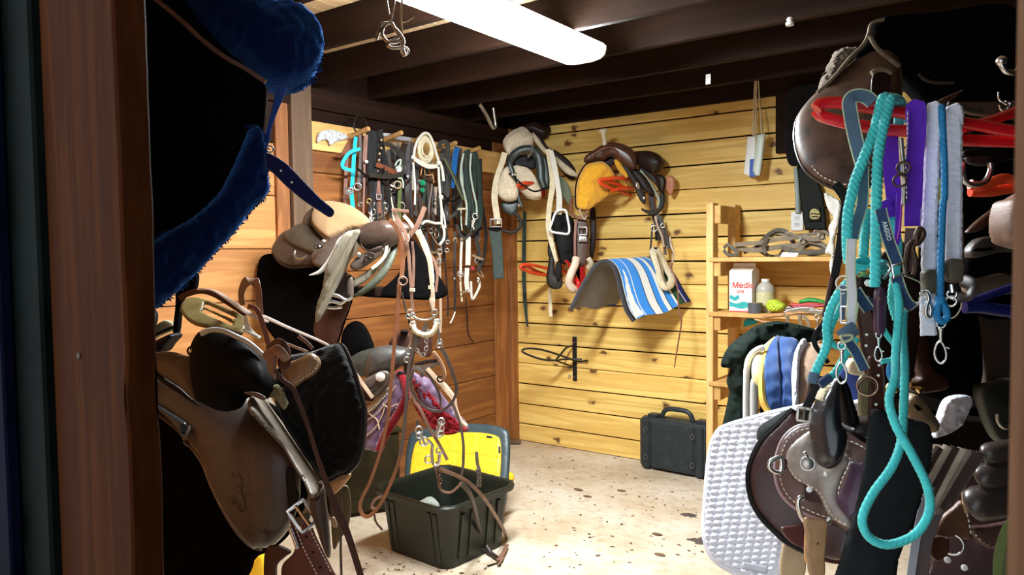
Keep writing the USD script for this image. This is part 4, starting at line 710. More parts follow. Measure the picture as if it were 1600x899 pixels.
wf = [q_ for k_ in range(12) for q_ in ((2 * k_, 2 * k_ + 1, 2 * k_ + 3), (2 * k_, 2 * k_ + 3, 2 * k_ + 2))]
t.add('woven_flash', trimesh.Trimesh(np.array(wv), np.array(wf), process=False), cloth('white_wool', (.85, .83, .77)), smooth=True)
t.add('inner_band', tube(crv(P3(u5([(105, 430, 4.87), (150, 350, 4.89), (205, 255, 4.91), (250, 195, 4.92), (275, 180, 4.92)])), 6), .012, 6, flat=.5), M['cream'])
_uv = uvs
t.parts[0] = ('blanket', tm, M['stripes'], None, True, None)
t.done()
_pr = stage.GetPrimAtPath(t.path + '/blanket'); UsdGeom.PrimvarsAPI(_pr).CreatePrimvar('st', T_.TexCoord2fArray, 'vertex').Set(Vt.Vec2fArray.FromNumpy(np.array(uvs, np.float32)))
far_edge = slab(u5([(185, 370), (280, 390), (380, 400), (385, 425), (280, 415), (180, 392)]), 5.4, 0.014, k=4)
one('blanket_edge', far_edge, M['stripes'] if False else cloth('navy_check_wool', (0.05, 0.07, 0.16), var=0.6, vs=45), 'far hem of a navy checked blanket seen beneath the striped blanket', 'blanket')
# -------- small black rack on the wall
k7 = lambda p: K(780, 450, .3003, p)
t = Thing('saddle_rack', 'empty black iron saddle rack screwed low on the far plank wall', 'saddle rack')
pc0 = WY(YB - 0.006, *k7([(393, 370)])[0])
t.add('wall_plate', obox(pc0, [(1, 0, 0), (0, 1, 0), (0, 0, 1)], (.018, .006, .168), .003), M['black_iron'], smooth=False)
arm0 = WY(YB - 0.02, *k7([(405, 380)])[0]); nose = WY(YB - 0.42, *k7([(122, 322)])[0])
def kk(x, y, off): return WY(YB - off, *k7([(x, y)])[0])
t.add('loop', tube([kk(460, 380, .03), kk(405, 382, .03), kk(320, 352, .2), kk(220, 322, .34), kk(150, 316, .43), kk(122, 324, .45), kk(135, 342, .44), kk(220, 372, .32), kk(290, 378, .2), kk(340, 372, .1), kk(430, 372, .03)], .0075, 8, k=5), M['black_iron'])
t.add('brace', tube([kk(388, 300, .02), kk(350, 312, .1), kk(325, 340, .16), kk(295, 375, .2)], .0075, 8, k=5), M['black_iron'])
t.add('brace', tube([kk(385, 415, .02), kk(340, 395, .1), kk(280, 375, .22)], .006, 8, k=5), M['black_iron'])
t.add('bolt', each([lathe([(0, 0), (.008, 0), (.008, .004), (0, .005)], kk(391, y, .012), (0, -1, 0), 10) for y in (285, 465)] + [ring3(kk(365, 458, .02), .008, .003)]), M['old_steel']); t.done()
# -------- pull-string paddle sign (white and blue tag) hanging by cords from the joist
h8 = lambda p: K(1100, 120, .2670, p)
dt = dback(0.10)
t = Thing('hanging_tag', 'folded white and blue plastic tag hanging on pale cords from the last beam', 'tag')
t.add('tag', slab(h8([(255, 350), (305, 350), (300, 590), (232, 570)]), dt, 0.010, k=0), M['white_plastic'])
t.add('tag', slab(h8([(310, 340), (360, 330), (345, 470), (330, 580), (300, 580), (285, 550)]), dback(0.12), 0.016, k=0, bulge=.006), mat('pale_green_plastic', (0.62, 0.72, 0.64), 0.4, 0.05))
t.add('label', slab(h8([(268, 485), (298, 480), (302, 585), (266, 588)]), dback(0.117), 0.003, k=0), mat('blue_print', (0.02, 0.09, 0.45), 0.5, 0.05))
for pts in ([(298, 26, 0), (292, 180, .03), (288, 352, .05)], [(306, 26, 0), (304, 200, .04), (300, 560, .075)], [(318, 25, 0), (328, 180, .04), (340, 335, .06)]): t.add('cord', cord(h8(pts), dback(0.046), 1.3), M['cream'])
t.done()
# -------- outlet, conduit
t = Thing('wall_outlet', 'white duplex outlet under a grey-green conduit on the far wall', 'outlet')
oc = WY(YB - 0.006, 1245.5, 346)
t.add('plate', obox(oc, [(1, 0, 0), (0, 1, 0), (0, 0, 1)], (.037, .005, .058), .003), M['white_plastic'], smooth=False)
for dz in (-.02, .02):
    s_ = t.add('socket', obox(oc + (0, -.006, dz), [(1, 0, 0), (0, 1, 0), (0, 0, 1)], (.016, .002, .014), .002), mat('socket_white_%d' % (dz > 0), (0.7, 0.7, 0.68), 0.4, 0.05), smooth=False)
    t.add('slot', cat([obox(oc + (dx, -.0082, dz + .002), [(1, 0, 0), (0, 1, 0), (0, 0, 1)], (.0014, .0005, .005)) for dx in (-.006, .006)]), M['black_iron'], under=s_, smooth=False)
t.done()
one('conduit', tube([WY(YB - 0.02, 1247, 333), WY(YB - 0.02, 1246, 300), WY(YB - 0.02, 1244, 262)], .016, 10), mat('grey_green_pipe', (0.30, 0.38, 0.36), 0.5, 0.1), 'short grey-green conduit pipe rising from the wall outlet', 'conduit')
# -------- black pads hanging right of the planks
M['black_felt'] = cloth('black_felt', (0.008, 0.008, 0.009), var=0.3, sheen=0.05)
one('hanging_pad', slab(h8([(478, 260), (482, 120), (520, 60), (640, 40), (800, 40), (820, 300), (790, 500), (660, 530), (560, 522), (510, 522), (485, 480), (474, 380)]), dback(0.12), 0.03, bulge=.01), M['black_felt'], 'plain black pad hanging at the end of the pale planks, above the outlet', 'pad')
t = Thing('hanging_pad', 'long black girth pad with a tan oval badge hanging behind the outlet', 'pad')
pad = h8([(545, 520), (640, 520), (700, 700), (720, 899), (590, 899), (560, 700)])
t.add('pad', slab(pad, dback(0.05), 0.02, k=0), mat('black_green_vinyl', (0.008, 0.011, 0.008), 0.6, 0.3, 30, spec=.15))
bc = h8([(648, 812)])[0]; t.add('badge_panel', slab(h8([(615, 760), (680, 760), (682, 850), (612, 848)]), dback(0.066), 0.006, k=0), M['bk_leather'])
t.add('badge', slab(h8([(618, 812), (622, 785), (645, 772), (672, 785), (680, 812), (665, 832), (640, 835), (622, 828)]), dback(0.071), 0.004), mat('tan_badge', (0.50, 0.42, 0.16), 0.6, 0.3, 60)); t.add('badge_line', cat([cord(h8(p), dback(0.075), 0.7) for p in ([(624, 806), (640, 800), (660, 806), (676, 800)], [(630, 820), (650, 818), (668, 820)])]), M['bk_leather']); t.done()
# ================================================================== shelf unit by the far wall and what lies on it
S6 = lambda p: K(1100, 250, .3448, p)
# the unit stands 0.35 m deep against the far wall
SY0, SY1 = YB - 0.40, YB - 0.02
def pt(y, px, py): return WY(y, px, py)
pl_ = pt(SY0, 1103, 500); pr_ = pt(SY0, 1122, 500); sx0, sx1 = pl_[0], pr_[0]
t = Thing('shelf_unit', 'rough pine shelf unit of posts and boards standing against the far wall', 'shelf')
ztop = pt(SY0, 1112, 317)[2]
M['pine_v'] = wood('pine_post', (0.86, 0.58, 0.24), (0.60, 0.33, 0.10), (16, 16, 1.1), vary=0.12)
t.add('post', box((sx0, SY0, 0), (sx0 + 0.045, SY0 + 0.085, ztop), .003), M['pine_v'], smooth=False)
bx0 = pt(SY1 - .09, 1137, 400)[0]
t.add('post', box((bx0, SY1 - 0.09, 0), (bx0 + 0.05, SY1, pt(SY1 - .09, 1143, 320)[2]), .003), M['pine_v'], smooth=False)
SX1 = -0.75
t.add('post', box((SX1, SY0, 0), (SX1 + .045, SY0 + .085, 1.5), .003), M['pine_v'], smooth=False)
zs = [pt(SY0, 1200, 402)[2], pt(SY0, 1200, 491)[2]]; zs.append(zs[1] - 0.43)
zt = pt(SY0 + .03, 1130, 335)[2]
t.add('side_rail', box((sx0 + 0.046, SY0 + .02, zt - .055), (sx0 + .085, SY1 - .0, zt + .055), .003), M['shelf_pine'], smooth=False)
for i, z in enumerate(zs):
    t.add('shelf_board', box((sx0 + .02, SY0 - .01, z - .026), (SX1 + .06, SY1 - .03, z), .003), M['shelf_pine'], smooth=False)
    t.add('side_rail', box((sx0 + .046, SY0 + .01, z - .115), (sx0 + .088, SY1 - .0, z - .027), .003), M['shelf_pine'], smooth=False)
t.add('shelf_board', box((sx0 + .02, SY0 - .01, .18), (SX1 + .06, SY1 - .03, .206), .003), M['shelf_pine'], smooth=False)
t.done()
def shelf_pt(z, y, px): # point on a shelf of height z, at room depth y, in the picture column px
    return np.array([WY(y, px, 450)[0], y, z])
# heap of worn straps on the top shelf
t = Thing('strap_heap', 'heap of worn grey leather halters and straps piled on the top shelf', 'halters')
M['worn'] = leather('worn_grey_leather', (0.22, 0.17, 0.11), 0.6, 0.4); M['worn2'] = leather('worn_dark_leather', (0.10, 0.08, 0.055), 0.6, 0.4)
dsh = dplane(1, SY0 + .10)
for i, (pts, ww) in enumerate([([(90, 400), (110, 385), (140, 410), (150, 430), (110, 430), (88, 408)], 5), ([(140, 385), (200, 380), (260, 375), (330, 360), (400, 355)], 7), ([(150, 400), (230, 410), (300, 400), (380, 390), (440, 395)], 8), ([(235, 400), (260, 370), (290, 340), (330, 318), (370, 325), (400, 360)], 6), ([(300, 350), (330, 330), (380, 345), (410, 380)], 7), ([(250, 410), (300, 438), (340, 435), (360, 410)], 6), ([(290, 345), (270, 390), (280, 425)], 6), ([(400, 350), (450, 350), (500, 360), (550, 350)], 8), ([(420, 380), (470, 370), (530, 380), (560, 400)], 7), ([(440, 410), (480, 385), (530, 395), (540, 420), (480, 428), (440, 412)], 5), ([(450, 340), (500, 335), (545, 325), (565, 345)], 5), ([(180, 420), (240, 395), (290, 385)], 6), ([(350, 395), (420, 420), (480, 418), (550, 415)], 7), ([(370, 330), (420, 345), (450, 375), (440, 415)], 5)]):
    t.add('strap', strap(S6(pts), dplane(1, SY0 + .06 + .02 * (i % 6)), ww * 1.0, th=.006), M['worn'] if i % 3 else M['worn2'])
t.add('ring', each([ringpx(*S6([p])[0], 4, dplane(1, SY0 + .07)) for p in ((445, 368), (510, 330), (530, 345))]), M['old_steel'])
base_p = pt(SY0 + .05, *S6([(390, 440)])[0]); t.done()
one('paper_tag', slab(S6([(355, 418), (430, 422), (418, 446), (345, 442)]), dplane(1, SY0 + .015), 0.004, k=0), M['white_plastic'], 'torn white paper tag lying at the front edge of the top shelf', 'paper')
# carton of medicated feed additive
z2 = zs[1]
cy0 = SY0 + .05; c0, c1 = shelf_pt(z2, cy0, 1139.5), shelf_pt(z2, cy0, 1175)
zc1 = pt(cy0, 1150, 424)[2]; zc2 = pt(cy0, 1160, 417)[2]
M['carton'] = mat('white_carton', (0.85, 0.84, 0.82), 0.5, 0.03)
t = Thing('carton', 'white drink-style carton with red lettering and teal waves on the second shelf', 'carton')
wd = c1[0] - c0[0]; gv = [(c0[0], cy0), (c1[0], cy0), (c1[0], cy0 + wd), (c0[0], cy0 + wd)]
vb = [(x, y, z) for z in (z2 + .0005, zc1) for x, y in gv] + [(c0[0] + .002, cy0 + wd / 2, zc2), (c1[0] - .002, cy0 + wd / 2, zc2), (c0[0] + .002, cy0 + wd / 2, zc2 + .02), (c1[0] - .002, cy0 + wd / 2, zc2 + .02)]
fc = [(0, 1, 5), (0, 5, 4), (1, 2, 6), (1, 6, 5), (2, 3, 7), (2, 7, 6), (3, 0, 4), (3, 4, 7), (0, 3, 2), (0, 2, 1), (4, 5, 9), (4, 9, 8), (6, 7, 8), (6, 8, 9), (5, 6, 9), (7, 4, 8)]
bd = trimesh.Trimesh(np.array(vb[:10]), np.array(fc), process=False); bd.fix_normals(); t.add('body', bd, M['carton'], smooth=False)
t.add('top_fin', box((c0[0] + .002, cy0 + wd / 2 - .003, zc2 - .004), (c1[0] - .002, cy0 + wd / 2 + .003, zc2 + .02)), M['carton'], smooth=False)
red = mat('red_print', (0.62, 0.06, 0.05), 0.5, 0.05); teal = mat('teal_print', (0.03, 0.40, 0.42), 0.5, 0.2, 60)
def onfront(mesh, x, y, z): mesh.apply_transform(trimesh.transformations.rotation_matrix(math.pi / 2, (1, 0, 0))); mesh.apply_translation((x, y, z)); return mesh
zz = lambda py: pt(cy0, 1155, py)[2]
t.add('lettering', onfront(meshkit.text_mesh('Medic', .034, .001, True), c0[0] + wd * .12, cy0 - .0002, zz(450)), red, smooth=False)
t.add('lettering', onfront(meshkit.text_mesh('ure', .022, .001, True), c0[0] + wd * .32, cy0 - .0002, zz(458)), red, smooth=False)
for i, (y0_, y1_) in enumerate(((463, 469), (473, 481))):
    xs_ = np.linspace(0, 1, 14); up_ = zz(y0_) + .006 * np.sin(xs_ * 9 + i * 2); lo_ = zz(y1_) + .006 * np.sin(xs_ * 7 + 1)
    x0_, x1_ = (.02, .45) if i == 0 else (.02, .98); pg = Polygon([*zip(c0[0] + wd * (x0_ + (x1_ - x0_) * xs_), up_), *zip((c0[0] + wd * (x0_ + (x1_ - x0_) * xs_))[::-1], lo_[::-1])]).buffer(0)
    pg = max(getattr(pg, 'geoms', [pg]), key=lambda g: g.area); m_ = trimesh.creation.extrude_polygon(pg, .001, engine='earcut'); m_.apply_transform(trimesh.transformations.rotation_matrix(math.pi / 2, (1, 0, 0))); m_.apply_translation((0, cy0 - .0002, 0)); t.add('wave_print', m_, teal, smooth=False)
t.add('foot_stripe', box((c0[0] + .001, cy0 - .001, z2 + .001), (c1[0] - .001, cy0 + .001, z2 + .008)), red, smooth=False)
t.done()
# bottle, tape roll, gourd-like dog toy, tools
bc_ = shelf_pt(z2, SY0 + .14, 1196); br = .058
hh = pt(SY0 + .14, 1196, 436)[2] - z2
t = Thing('bottle', 'cloudy plastic bottle with a yellowish label next to the carton', 'bottle')
t.add('body', lathe([(0, 0.001), (br * .92, .001), (br, .012), (br, hh * .68), (br * .85, hh * .78), (br * .42, hh * .90), (br * .38, hh * .92), (0, hh * .92)], bc_, seg=28), mat('cloudy_plastic', (0.62, 0.60, 0.52), 0.3, 0.1, trans=0.25))
t.add('cap', lathe([(0, hh * .92), (br * .42, hh * .92), (br * .42, hh), (0, hh * 1.005)], bc_, seg=20), M['white_plastic'])
lb = lathe([(br * 1.005, hh * .12), (br * 1.02, hh * .13), (br * 1.02, hh * .6), (br * 1.005, hh * .61)], bc_, seg=28); t.add('label', lb, mat('faded_label', (0.62, 0.55, 0.30), 0.6, 0.2, 40)); t.done()
tc = shelf_pt(z2, SY0 + .03, 1180); t = Thing('tape_roll', 'small roll of grey tape between carton and bottle', 'tape')
t.add('roll', lathe([(.028, .001), (.042, .001), (.042, .062), (.028, .062), (.028, .001)], tc, seg=26), mat('grey_tape', (0.10, 0.10, 0.11), 0.35, 0.1)); t.add('core', lathe([(.024, .002), (.0278, .002), (.0278, .061), (.024, .061), (.024, .002)], tc, seg=22), M['shelf_pine']); t.done()
zf = pt(SY0 + .04, 1210, 480)[2]; yc = mat('lime_rubber', (0.52, 0.66, 0.05), 0.5, 0.15)
t = Thing('rubber_ball_toy', 'lime yellow bumpy rubber grooming glove on the second shelf', 'grooming mitt')
blob = slab(S6([(285, 655), (300, 635), (330, 632), (355, 645), (372, 660), (362, 680), (330, 688), (295, 684)]), dplane(1, SY0 + .06), .05, bulge=.02, relief=lambda x, y: .007 * np.sin(x * 1.1) * np.sin(y * 1.2)); t.add('mitt', blob, yc); t.done()
t = Thing('hand_tool', 'green and red handled pliers heaped on silver bits at the right of the second shelf', 'tools')
t.add('green_handle', slab(S6([(430, 640), (470, 625), (510, 628), (550, 640), (545, 655), (490, 648), (440, 652)]), dplane(1, SY0 + .12), .03, bulge=.01), mat('green_plastic', (0.02, 0.32, 0.06), 0.4, 0.1)); t.add('handle', tube(PD(S6([(395, 655), (430, 660), (480, 655), (550, 660)]), dplane(1, SY0 + .08)), .012, 8, k=4), mat('red_plastic', (0.6, 0.03, 0.03), 0.4, 0.1)); t.add('handle', tube(PD(S6([(400, 668), (450, 665), (510, 663), (550, 658)]), dplane(1, SY0 + .06)), .010, 8, k=4), mat('dark_red_plastic', (0.4, 0.02, 0.03), 0.4, 0.1))
t.add('jaw', each([tube(PD(S6(p), dplane(1, SY0 + .05)), .010, 7, k=4) for p in ([(365, 690), (400, 678), (450, 672), (500, 675)], [(380, 695), (440, 690), (500, 682), (540, 688)], [(370, 680), (385, 668), (400, 680), (385, 695)])]), M['old_steel']); t.done()
t = Thing('halter', 'brown leather halter draped over the front edge of the second shelf', 'halter')
for pts in ([(260, 715), (300, 705), (350, 700), (420, 690), (480, 690)], [(365, 690), (378, 720), (370, 755)], [(432, 700), (436, 740), (455, 778), (475, 765), (468, 730), (445, 702)], [(390, 688), (440, 680), (500, 692), (550, 690)]): t.add('strap', strap(S6(pts), dplane(1, SY0 - .02), 4.5), M['tan_leather' if pts[0][0] == 260 else 'worn'])
t.add('strap', strap(S6([(230, 722), (280, 735), (330, 735)]), dplane(1, SY0 - .02), 3), M['tan_leather']); t.add('snap', snap_hook(pt(SY0 - .02, *S6([(515, 700)])[0]), .16), M['steel']); t.done()
one('cloth_rag', slab(S6([(180, 755), (190, 720), (235, 722), (245, 738), (205, 752)]), dplane(1, SY0 + .2), .02, bulge=.01), cloth('teal_cloth', (0.02, 0.35, 0.42)), 'bright teal cloth tucked under the second shelf', 'cloth')
one('lid_tray', slab(K(1120, 490, .2225, [(460, 120), (740, 112), (740, 128), (560, 140), (470, 142)]), dplane(1, SY0 + .05), .05, k=0), mat('dark_tray', (0.02, 0.02, 0.022), 0.3, 0.2), 'flat dark tray resting under the second shelf above the blankets', 'tray')
# white plastic sheet of cloth hanging at the right end of the shelf
one('white_towel', slab(K(1260, 300, .2225, [(125, 10), (180, 30), (245, 80), (235, 200), (205, 320), (190, 610), (160, 520), (175, 440), (130, 430), (165, 330), (155, 250), (190, 180), (150, 120)]), dplane(1, SY0 - .012), .03, relief=fuzz(.02, .08, 9), bulge=.01), cloth('white_towelling', (0.80, 0.78, 0.72), var=.06), 'crumpled white towel hanging at the right end of the shelves', 'towel')
# ---------------------------------------------------------- hard case standing on the floor
k8 = lambda p: K(560, 640, .425, p)
case_mat = mat('blue_black_hard_plastic', (0.018, 0.026, 0.030), 0.45, 0.3, 20, 0.3, 600, spec=.4, tone=(0.030, 0.040, 0.045))
M['grey_plastic'] = mat('grey_latch_plastic', (.07, .08, .085), .4, .1)
bl, br2 = WZ(0, 998, 731), WZ(0, 1107, 752); u_ = nrm(br2 - bl); n2 = np.cross(np.array([0, 0, 1.0]), u_); n2 = n2 if n2 @ (bl - EYE) > 0 else -n2; Lc = np.linalg.norm(br2 - bl); Dc = .145
hb = pt(bl[1], 1003, 652)[2]
t = Thing('hard_case', 'dark blue-black hard carrying case standing on the floor by the shelf post', 'carrying case')
zax = np.array([0, 0, 1.0]); cc = (bl + br2) / 2 + n2 * Dc / 2
def cb(a_, b_, c_, ha, hb_, hc, bev=.006): return obox(bl + u_ * a_ * Lc + n2 * b_ + zax * c_, [u_, n2, zax], (ha, hb_, hc), bev)
t.add('shell', cb(.5, Dc * .24, hb / 2 + .004, Lc / 2, Dc * .24, hb / 2 - .004, .022), case_mat, smooth=30)
t.add('shell', cb(.5, Dc * .76, hb / 2 + .004, Lc / 2, Dc * .235, hb / 2 - .004, .022), case_mat, smooth=30)
t.add('seam', cb(.5, Dc * .5, hb / 2 + .004, Lc / 2 - .004, .006, hb / 2 - .006, .002), M['black_iron'], smooth=False)
for a_ in (.12, .88): t.add('corner_rib', cb(a_, -.002, hb * .5, Lc * .05, .012, hb * .46, .006), case_mat, smooth=False)
t.add('face_panel', cb(.5, -.001, hb * .5, Lc * .30, .006, hb * .44, .005), case_mat, smooth=False)
for a_ in (.13, .8):
    for z_ in (.25, .78):
        lt = t.add('latch_eye', ring3(bl + u_ * a_ * Lc - n2 * .022 + zax * hb * z_, .017, .004, n2, sx=.7), M['grey_plastic'])
for a_ in (.16, .86): t.add('latch', cb(a_, Dc * .5, hb + .004, Lc * .07, .035, .016, .006), case_mat, smooth=False)
hp = [bl + u_ * Lc * a_ + n2 * Dc * .5 + zax * (hb + z_) for a_, z_ in ((.28, -.002), (.30, .035), (.36, .062), (.5, .068), (.64, .062), (.70, .035), (.72, -.002))]
t.add('handle', tube(hp, .013, 10, k=4, flat=1.3), case_mat); t.done()
# leaf litter and stains on the floor
lm = mat('dry_leaf', (0.16, 0.09, 0.045), 0.8, 0.4, 40)
lv = []
rl = np.random.default_rng(5)
for i in range(260):
    x_, y_ = rl.uniform(820, 1180), rl.uniform(700, 890)
    if rl.random() < .25: x_, y_ = rl.uniform(560, 760), rl.uniform(860, 899)
    c_ = WZ(.002, x_, y_); s_ = rl.uniform(.004, .016); a_ = rl.uniform(0, 6.28); u2 = np.array([math.cos(a_), math.sin(a_), 0]); v2 = np.array([-u2[1], u2[0], 0]) * rl.uniform(.25, .6); z_ = np.array([0, 0, .004])
    lv.append(trimesh.Trimesh([c_ - u2 * s_, c_ + v2 * s_ + z_ * rl.random(), c_ + u2 * s_ * 1.2 + z_ * .5, c_ - v2 * s_ + z_ * rl.random(), c_ + z_ * rl.random()], [(0, 4, 1), (1, 4, 2), (2, 4, 3), (3, 4, 0)], process=False))
for x_, y_ in ((903, 765), (918, 776), (971, 767), (905, 766), (1031, 867), (1027, 835), (796, 760)):
    c_ = WZ(.003, x_, y_); lv.append(ball(c_, .022, (1.4, .8, .15), 1))
one('leaf_litter', cat(lv), lm, 'crumbled dry leaf bits scattered over the concrete floor', 'leaf litter', kind='stuff')
def splat(label, px, py, r, seed):
    c_ = WZ(.0012, px, py); g = np.random.default_rng(seed); a_ = np.linspace(0, 2 * math.pi, 26, endpoint=False); rr = r * (0.55 + g.random(26) * .8); rr = (rr + np.roll(rr, 1)) / 2
    m_ = trimesh.creation.extrude_polygon(Polygon(np.c_[c_[0] + rr * np.cos(a_) * 1.3, c_[1] + rr * np.sin(a_)]), .0012, engine='earcut'); m_.apply_translation((0, 0, .0004)); one('floor_stain', m_, stain_mat, label, 'stain')
splat('small dark splash stain on the floor, the one farther from the white pad', 1077, 805, .035, 3); splat('dark splash stain on the floor touching the edge of the white quilted pad', 1097, 846, .05, 6)
one('wood_scrap', obox(WZ(.02, 800, 690), [nrm(np.array([1, .5, 0])), nrm(np.array([-.5, 1, 0])), (0, 0, 1)], (.07, .03, .012), .003), M['post_grey'], 'short grey wood scrap on the floor in the far corner', 'wood scrap')
# ---------------------------------------------------------- black tote, its yellow lid behind it
k8b = lambda p: K(560, 640, .2882, p)
tm_ = mat('black_tote_plastic', (0.013, 0.016, 0.010), 0.42, 0.2, 30, 0.2, 900, spec=.4)
A0 = WZ(0, 698, 893); B0 = WZ(0, 606, 858)
# the tote's ground corners: near corner, left-near corner, right-far corner
Lf = nrm(B0 - A0); Rf = np.cross(np.array([0, 0, 1.0]), Lf); Rf = Rf if Rf @ FWD > 0 else -Rf
ll = np.linalg.norm(B0 - A0); 
lr = float((WZ(0, 757, 841) - A0) @ Rf)
TH = .325
def tote_ring(gx, gy, z, rad, n=6):
    """rounded rectangle around the tote's centre, grown by gx, gy"""
    c_ = A0 + Lf * ll / 2 + Rf * lr / 2; hx, hy = ll / 2 + gx, lr / 2 + gy; pts = []
    for sx, sy, a0 in ((1, 1, 0), (-1, 1, 90), (-1, -1, 180), (1, -1, 270)):
        for a_ in np.linspace(a0, a0 + 90, n): pts.append(c_ + Lf * (sx * (hx - rad) + rad * math.cos(math.radians(a_))) + Rf * (sy * (hy - rad) + rad * math.sin(math.radians(a_))) + np.array([0, 0, z]))
    return np.array(pts)
def rings_mesh(rs, cap0=True, cap1=True):
    n = len(rs[0]); v_ = np.vstack(rs); f_ = []
    for i in range(len(rs) - 1):
        for j in range(n): j2 = (j + 1) % n; f_ += [(i * n + j, i * n + j2, (i + 1) * n + j2), (i * n + j, (i + 1) * n + j2, (i + 1) * n + j)]
    if cap0: v_ = np.vstack([v_, rs[0].mean(0)]); f_ += [(len(v_) - 1, (j + 1) % n, j) for j in range(n)]
    if cap1: v_ = np.vstack([v_, rs[-1].mean(0)]); f_ += [(len(v_) - 1, (len(rs) - 1) * n + j, (len(rs) - 1) * n + (j + 1) % n) for j in range(n)]
    m_ = trimesh.Trimesh(v_, np.array(f_), process=False); m_.fix_normals(); return m_
t = Thing('storage_tote', 'open black plastic storage tote on the floor below the western saddle', 'storage tote')
sh = [(0, 0, .002), (.004, .004, .0), (.02, .02, .15), (.035, .035, TH - .045), (.04, .04, TH - .03), (.062, .062, TH - .03), (.066, .066, TH - .01), (.058, .058, TH), (.045, .045, TH - .004), (.033, .033, TH - .03), (.012, .012, .1), (-.012, -.012, .014)]
t.add('body', rings_mesh([tote_ring(a_, b_, max(z_, .0006), .055 + a_ * .5) for a_, b_, z_ in sh]), tm_, smooth=40)
ctr = A0 + Lf * ll / 2 + Rf * lr / 2
for a_ in (-.62, -.3, .3, .62): 
    b_ = ctr + Rf * lr * .5 * a_ - Lf * (ll / 2 + .004); zr = nrm(np.array([0, 0, 1.0]) - Lf * .125); t.add('rib', obox(b_ - Lf * .018 + np.array([0, 0, .15]), [Rf, np.cross(zr, Rf), zr], (.011, .007, .115), .003), tm_, smooth=False)
for a_ in (-.8, -.62, .62, .8):
    b_ = ctr + Lf * ll * .5 * a_ - Rf * (lr / 2 + .016); zr = nrm(np.array([0, 0, 1.0]) - Rf * .125); t.add('rib', obox(b_ - Rf * .004 + np.array([0, 0, .15]), [Lf, np.cross(zr, Lf), zr], (.011, .006, .125), .003), tm_, smooth=False)
for a_, b_ in ((-1, -1), (1, -1), (-1, 1), (1, 1)):
    t.add('rim_slot', obox(ctr + Lf * a_ * (ll / 2 + .03) + Rf * b_ * (lr / 2 + .03) + np.array([0, 0, TH + .0005]), [Lf * a_ + Rf * -b_, Rf, (0, 0, 1)], (.028, .008, .001)), M['black_iron'], smooth=False)
t.done()
rag = slab(k8b([(320, 510), (350, 490), (385, 475), (420, 495), (440, 530), (400, 540), (340, 530)]), depth_of(ctr + (0, 0, TH * .6)) - .12, .05, bulge=.03, relief=fuzz(.03, .08, 4)); one('cloth_rag', rag, cloth('pale_grey_green_rag', (0.45, 0.50, 0.44), var=.3), 'pale grey-green rag lying inside the black tote', 'rag')
# lid leaning on the lower saddle stand: yellow face, dark rim
lidp = [depth_of(WZ(0, 770, 825)), ]
d1 = depth_of(WZ(.02, 775, 818)); d2 = d1 + .22
ld = [(650, 830, d1 + .02), (780, 800, d1), (795, 670, d2), (650, 700, d2 + .12)]
rimo = [(660, 850), (640, 830), (632, 760), (638, 690), (655, 672), (722, 662), (785, 668), (797, 690), (794, 760), (787, 800), (765, 820), (720, 838)]
t = Thing('tote_lid', 'yellow tote lid with a dark grey rim leaning behind the black tote', 'lid')
t.add('rim', slab(rimo, ld, .035, e=5), mat('slate_plastic', (0.035, 0.055, 0.060), 0.4, 0.2))
inner = [(664, 835), (648, 815), (640, 760), (646, 702), (662, 686), (722, 676), (772, 680), (783, 698), (780, 760), (770, 800), (750, 815), (700, 828)]
def grid(x, y): return -0.004 * ((np.abs(((y - .12 * x) % 26) - 13) > 12) | (np.abs((x % 34) - 17) > 16.2))
yel = mat('yellow_plastic', (0.86, 0.50, 0.02), 0.42, 0.08, 20, spec=.4)
t.add('panel', slab(inner, lambda x, y: dep(ld)(x, y) - .024, .02, e=3, sp=3.0, relief=grid), yel)
for x_, y_ in ((765, 683), (781, 703)): t.add('slot', slab([(x_ - 5, y_ - 2), (x_ + 4, y_ - 1), (x_ + 4, y_ + 2), (x_ - 5, y_ + 1)] if x_ < 770 else [(x_ - 2, y_ - 5), (x_ + 1, y_ - 5), (x_ + 1, y_ + 5), (x_ - 2, y_ + 5)], lambda x, y: dep(ld)(x, y) - .037, .004, k=0), M['black_iron'])
t.done()
one('lid_corner', slab([(788, 742), (798, 738), (804, 746), (800, 756), (790, 758)], d1 + .12, .04, bulge=.01), yel, 'small yellow plastic corner behind the slate rim of the tote lid', 'plastic scrap')
one('yellow_lid', slab([(374, 900), (390, 884), (404, 869), (412, 868), (416, 890), (420, 930), (380, 940)], 3.2, .04, bulge=.01), yel, 'orange-yellow plastic lid showing below the near dark saddle', 'lid')
# ================================================================== left side: the saddles on their stands
M['grey_brown'] = leather('grey_brown_leather', (0.046, 0.031, 0.025), 0.38, 0.25)
M['taupe'] = leather('taupe_leather', (0.080, 0.055, 0.042), 0.42, 0.25)
M['suede'] = cloth('tan_suede', (0.33, 0.20, 0.10), var=.08, bump=.25, sheen=.1)
M['swell_brown'] = leather('umber_leather', (0.062, 0.036, 0.026), 0.33, 0.2, spec=.6, bump=.1)
M['fender_pale'] = mat('weathered_pale_leather', (0.20, 0.17, 0.125), 0.55, 0.7, 14, 0.3, 300, stretch=(3, 3, .6), tone=(0.09, 0.085, 0.055))
M['fender_green'] = mat('weathered_green_leather', (0.075, 0.082, 0.055), 0.55, 0.5, 12, 0.3, 300, tone=(0.07, 0.08, 0.055))
M['black_fleece'] = fleece('black_fleece', (0.004, 0.004, 0.004), 0.3)
M['felt_black'] = mat('matt_black_felt', (0.0035, 0.003, 0.003), 1.0, .3, 40, spec=0.02)
M['maroon'] = leather('maroon_leather', (0.085, 0.022, 0.022), 0.42, 0.3)
M['umber_dark'] = leather('deep_umber_leather', (0.060, 0.020, 0.012), 0.5, 0.3, spec=.3)
DSCALE = 1.10
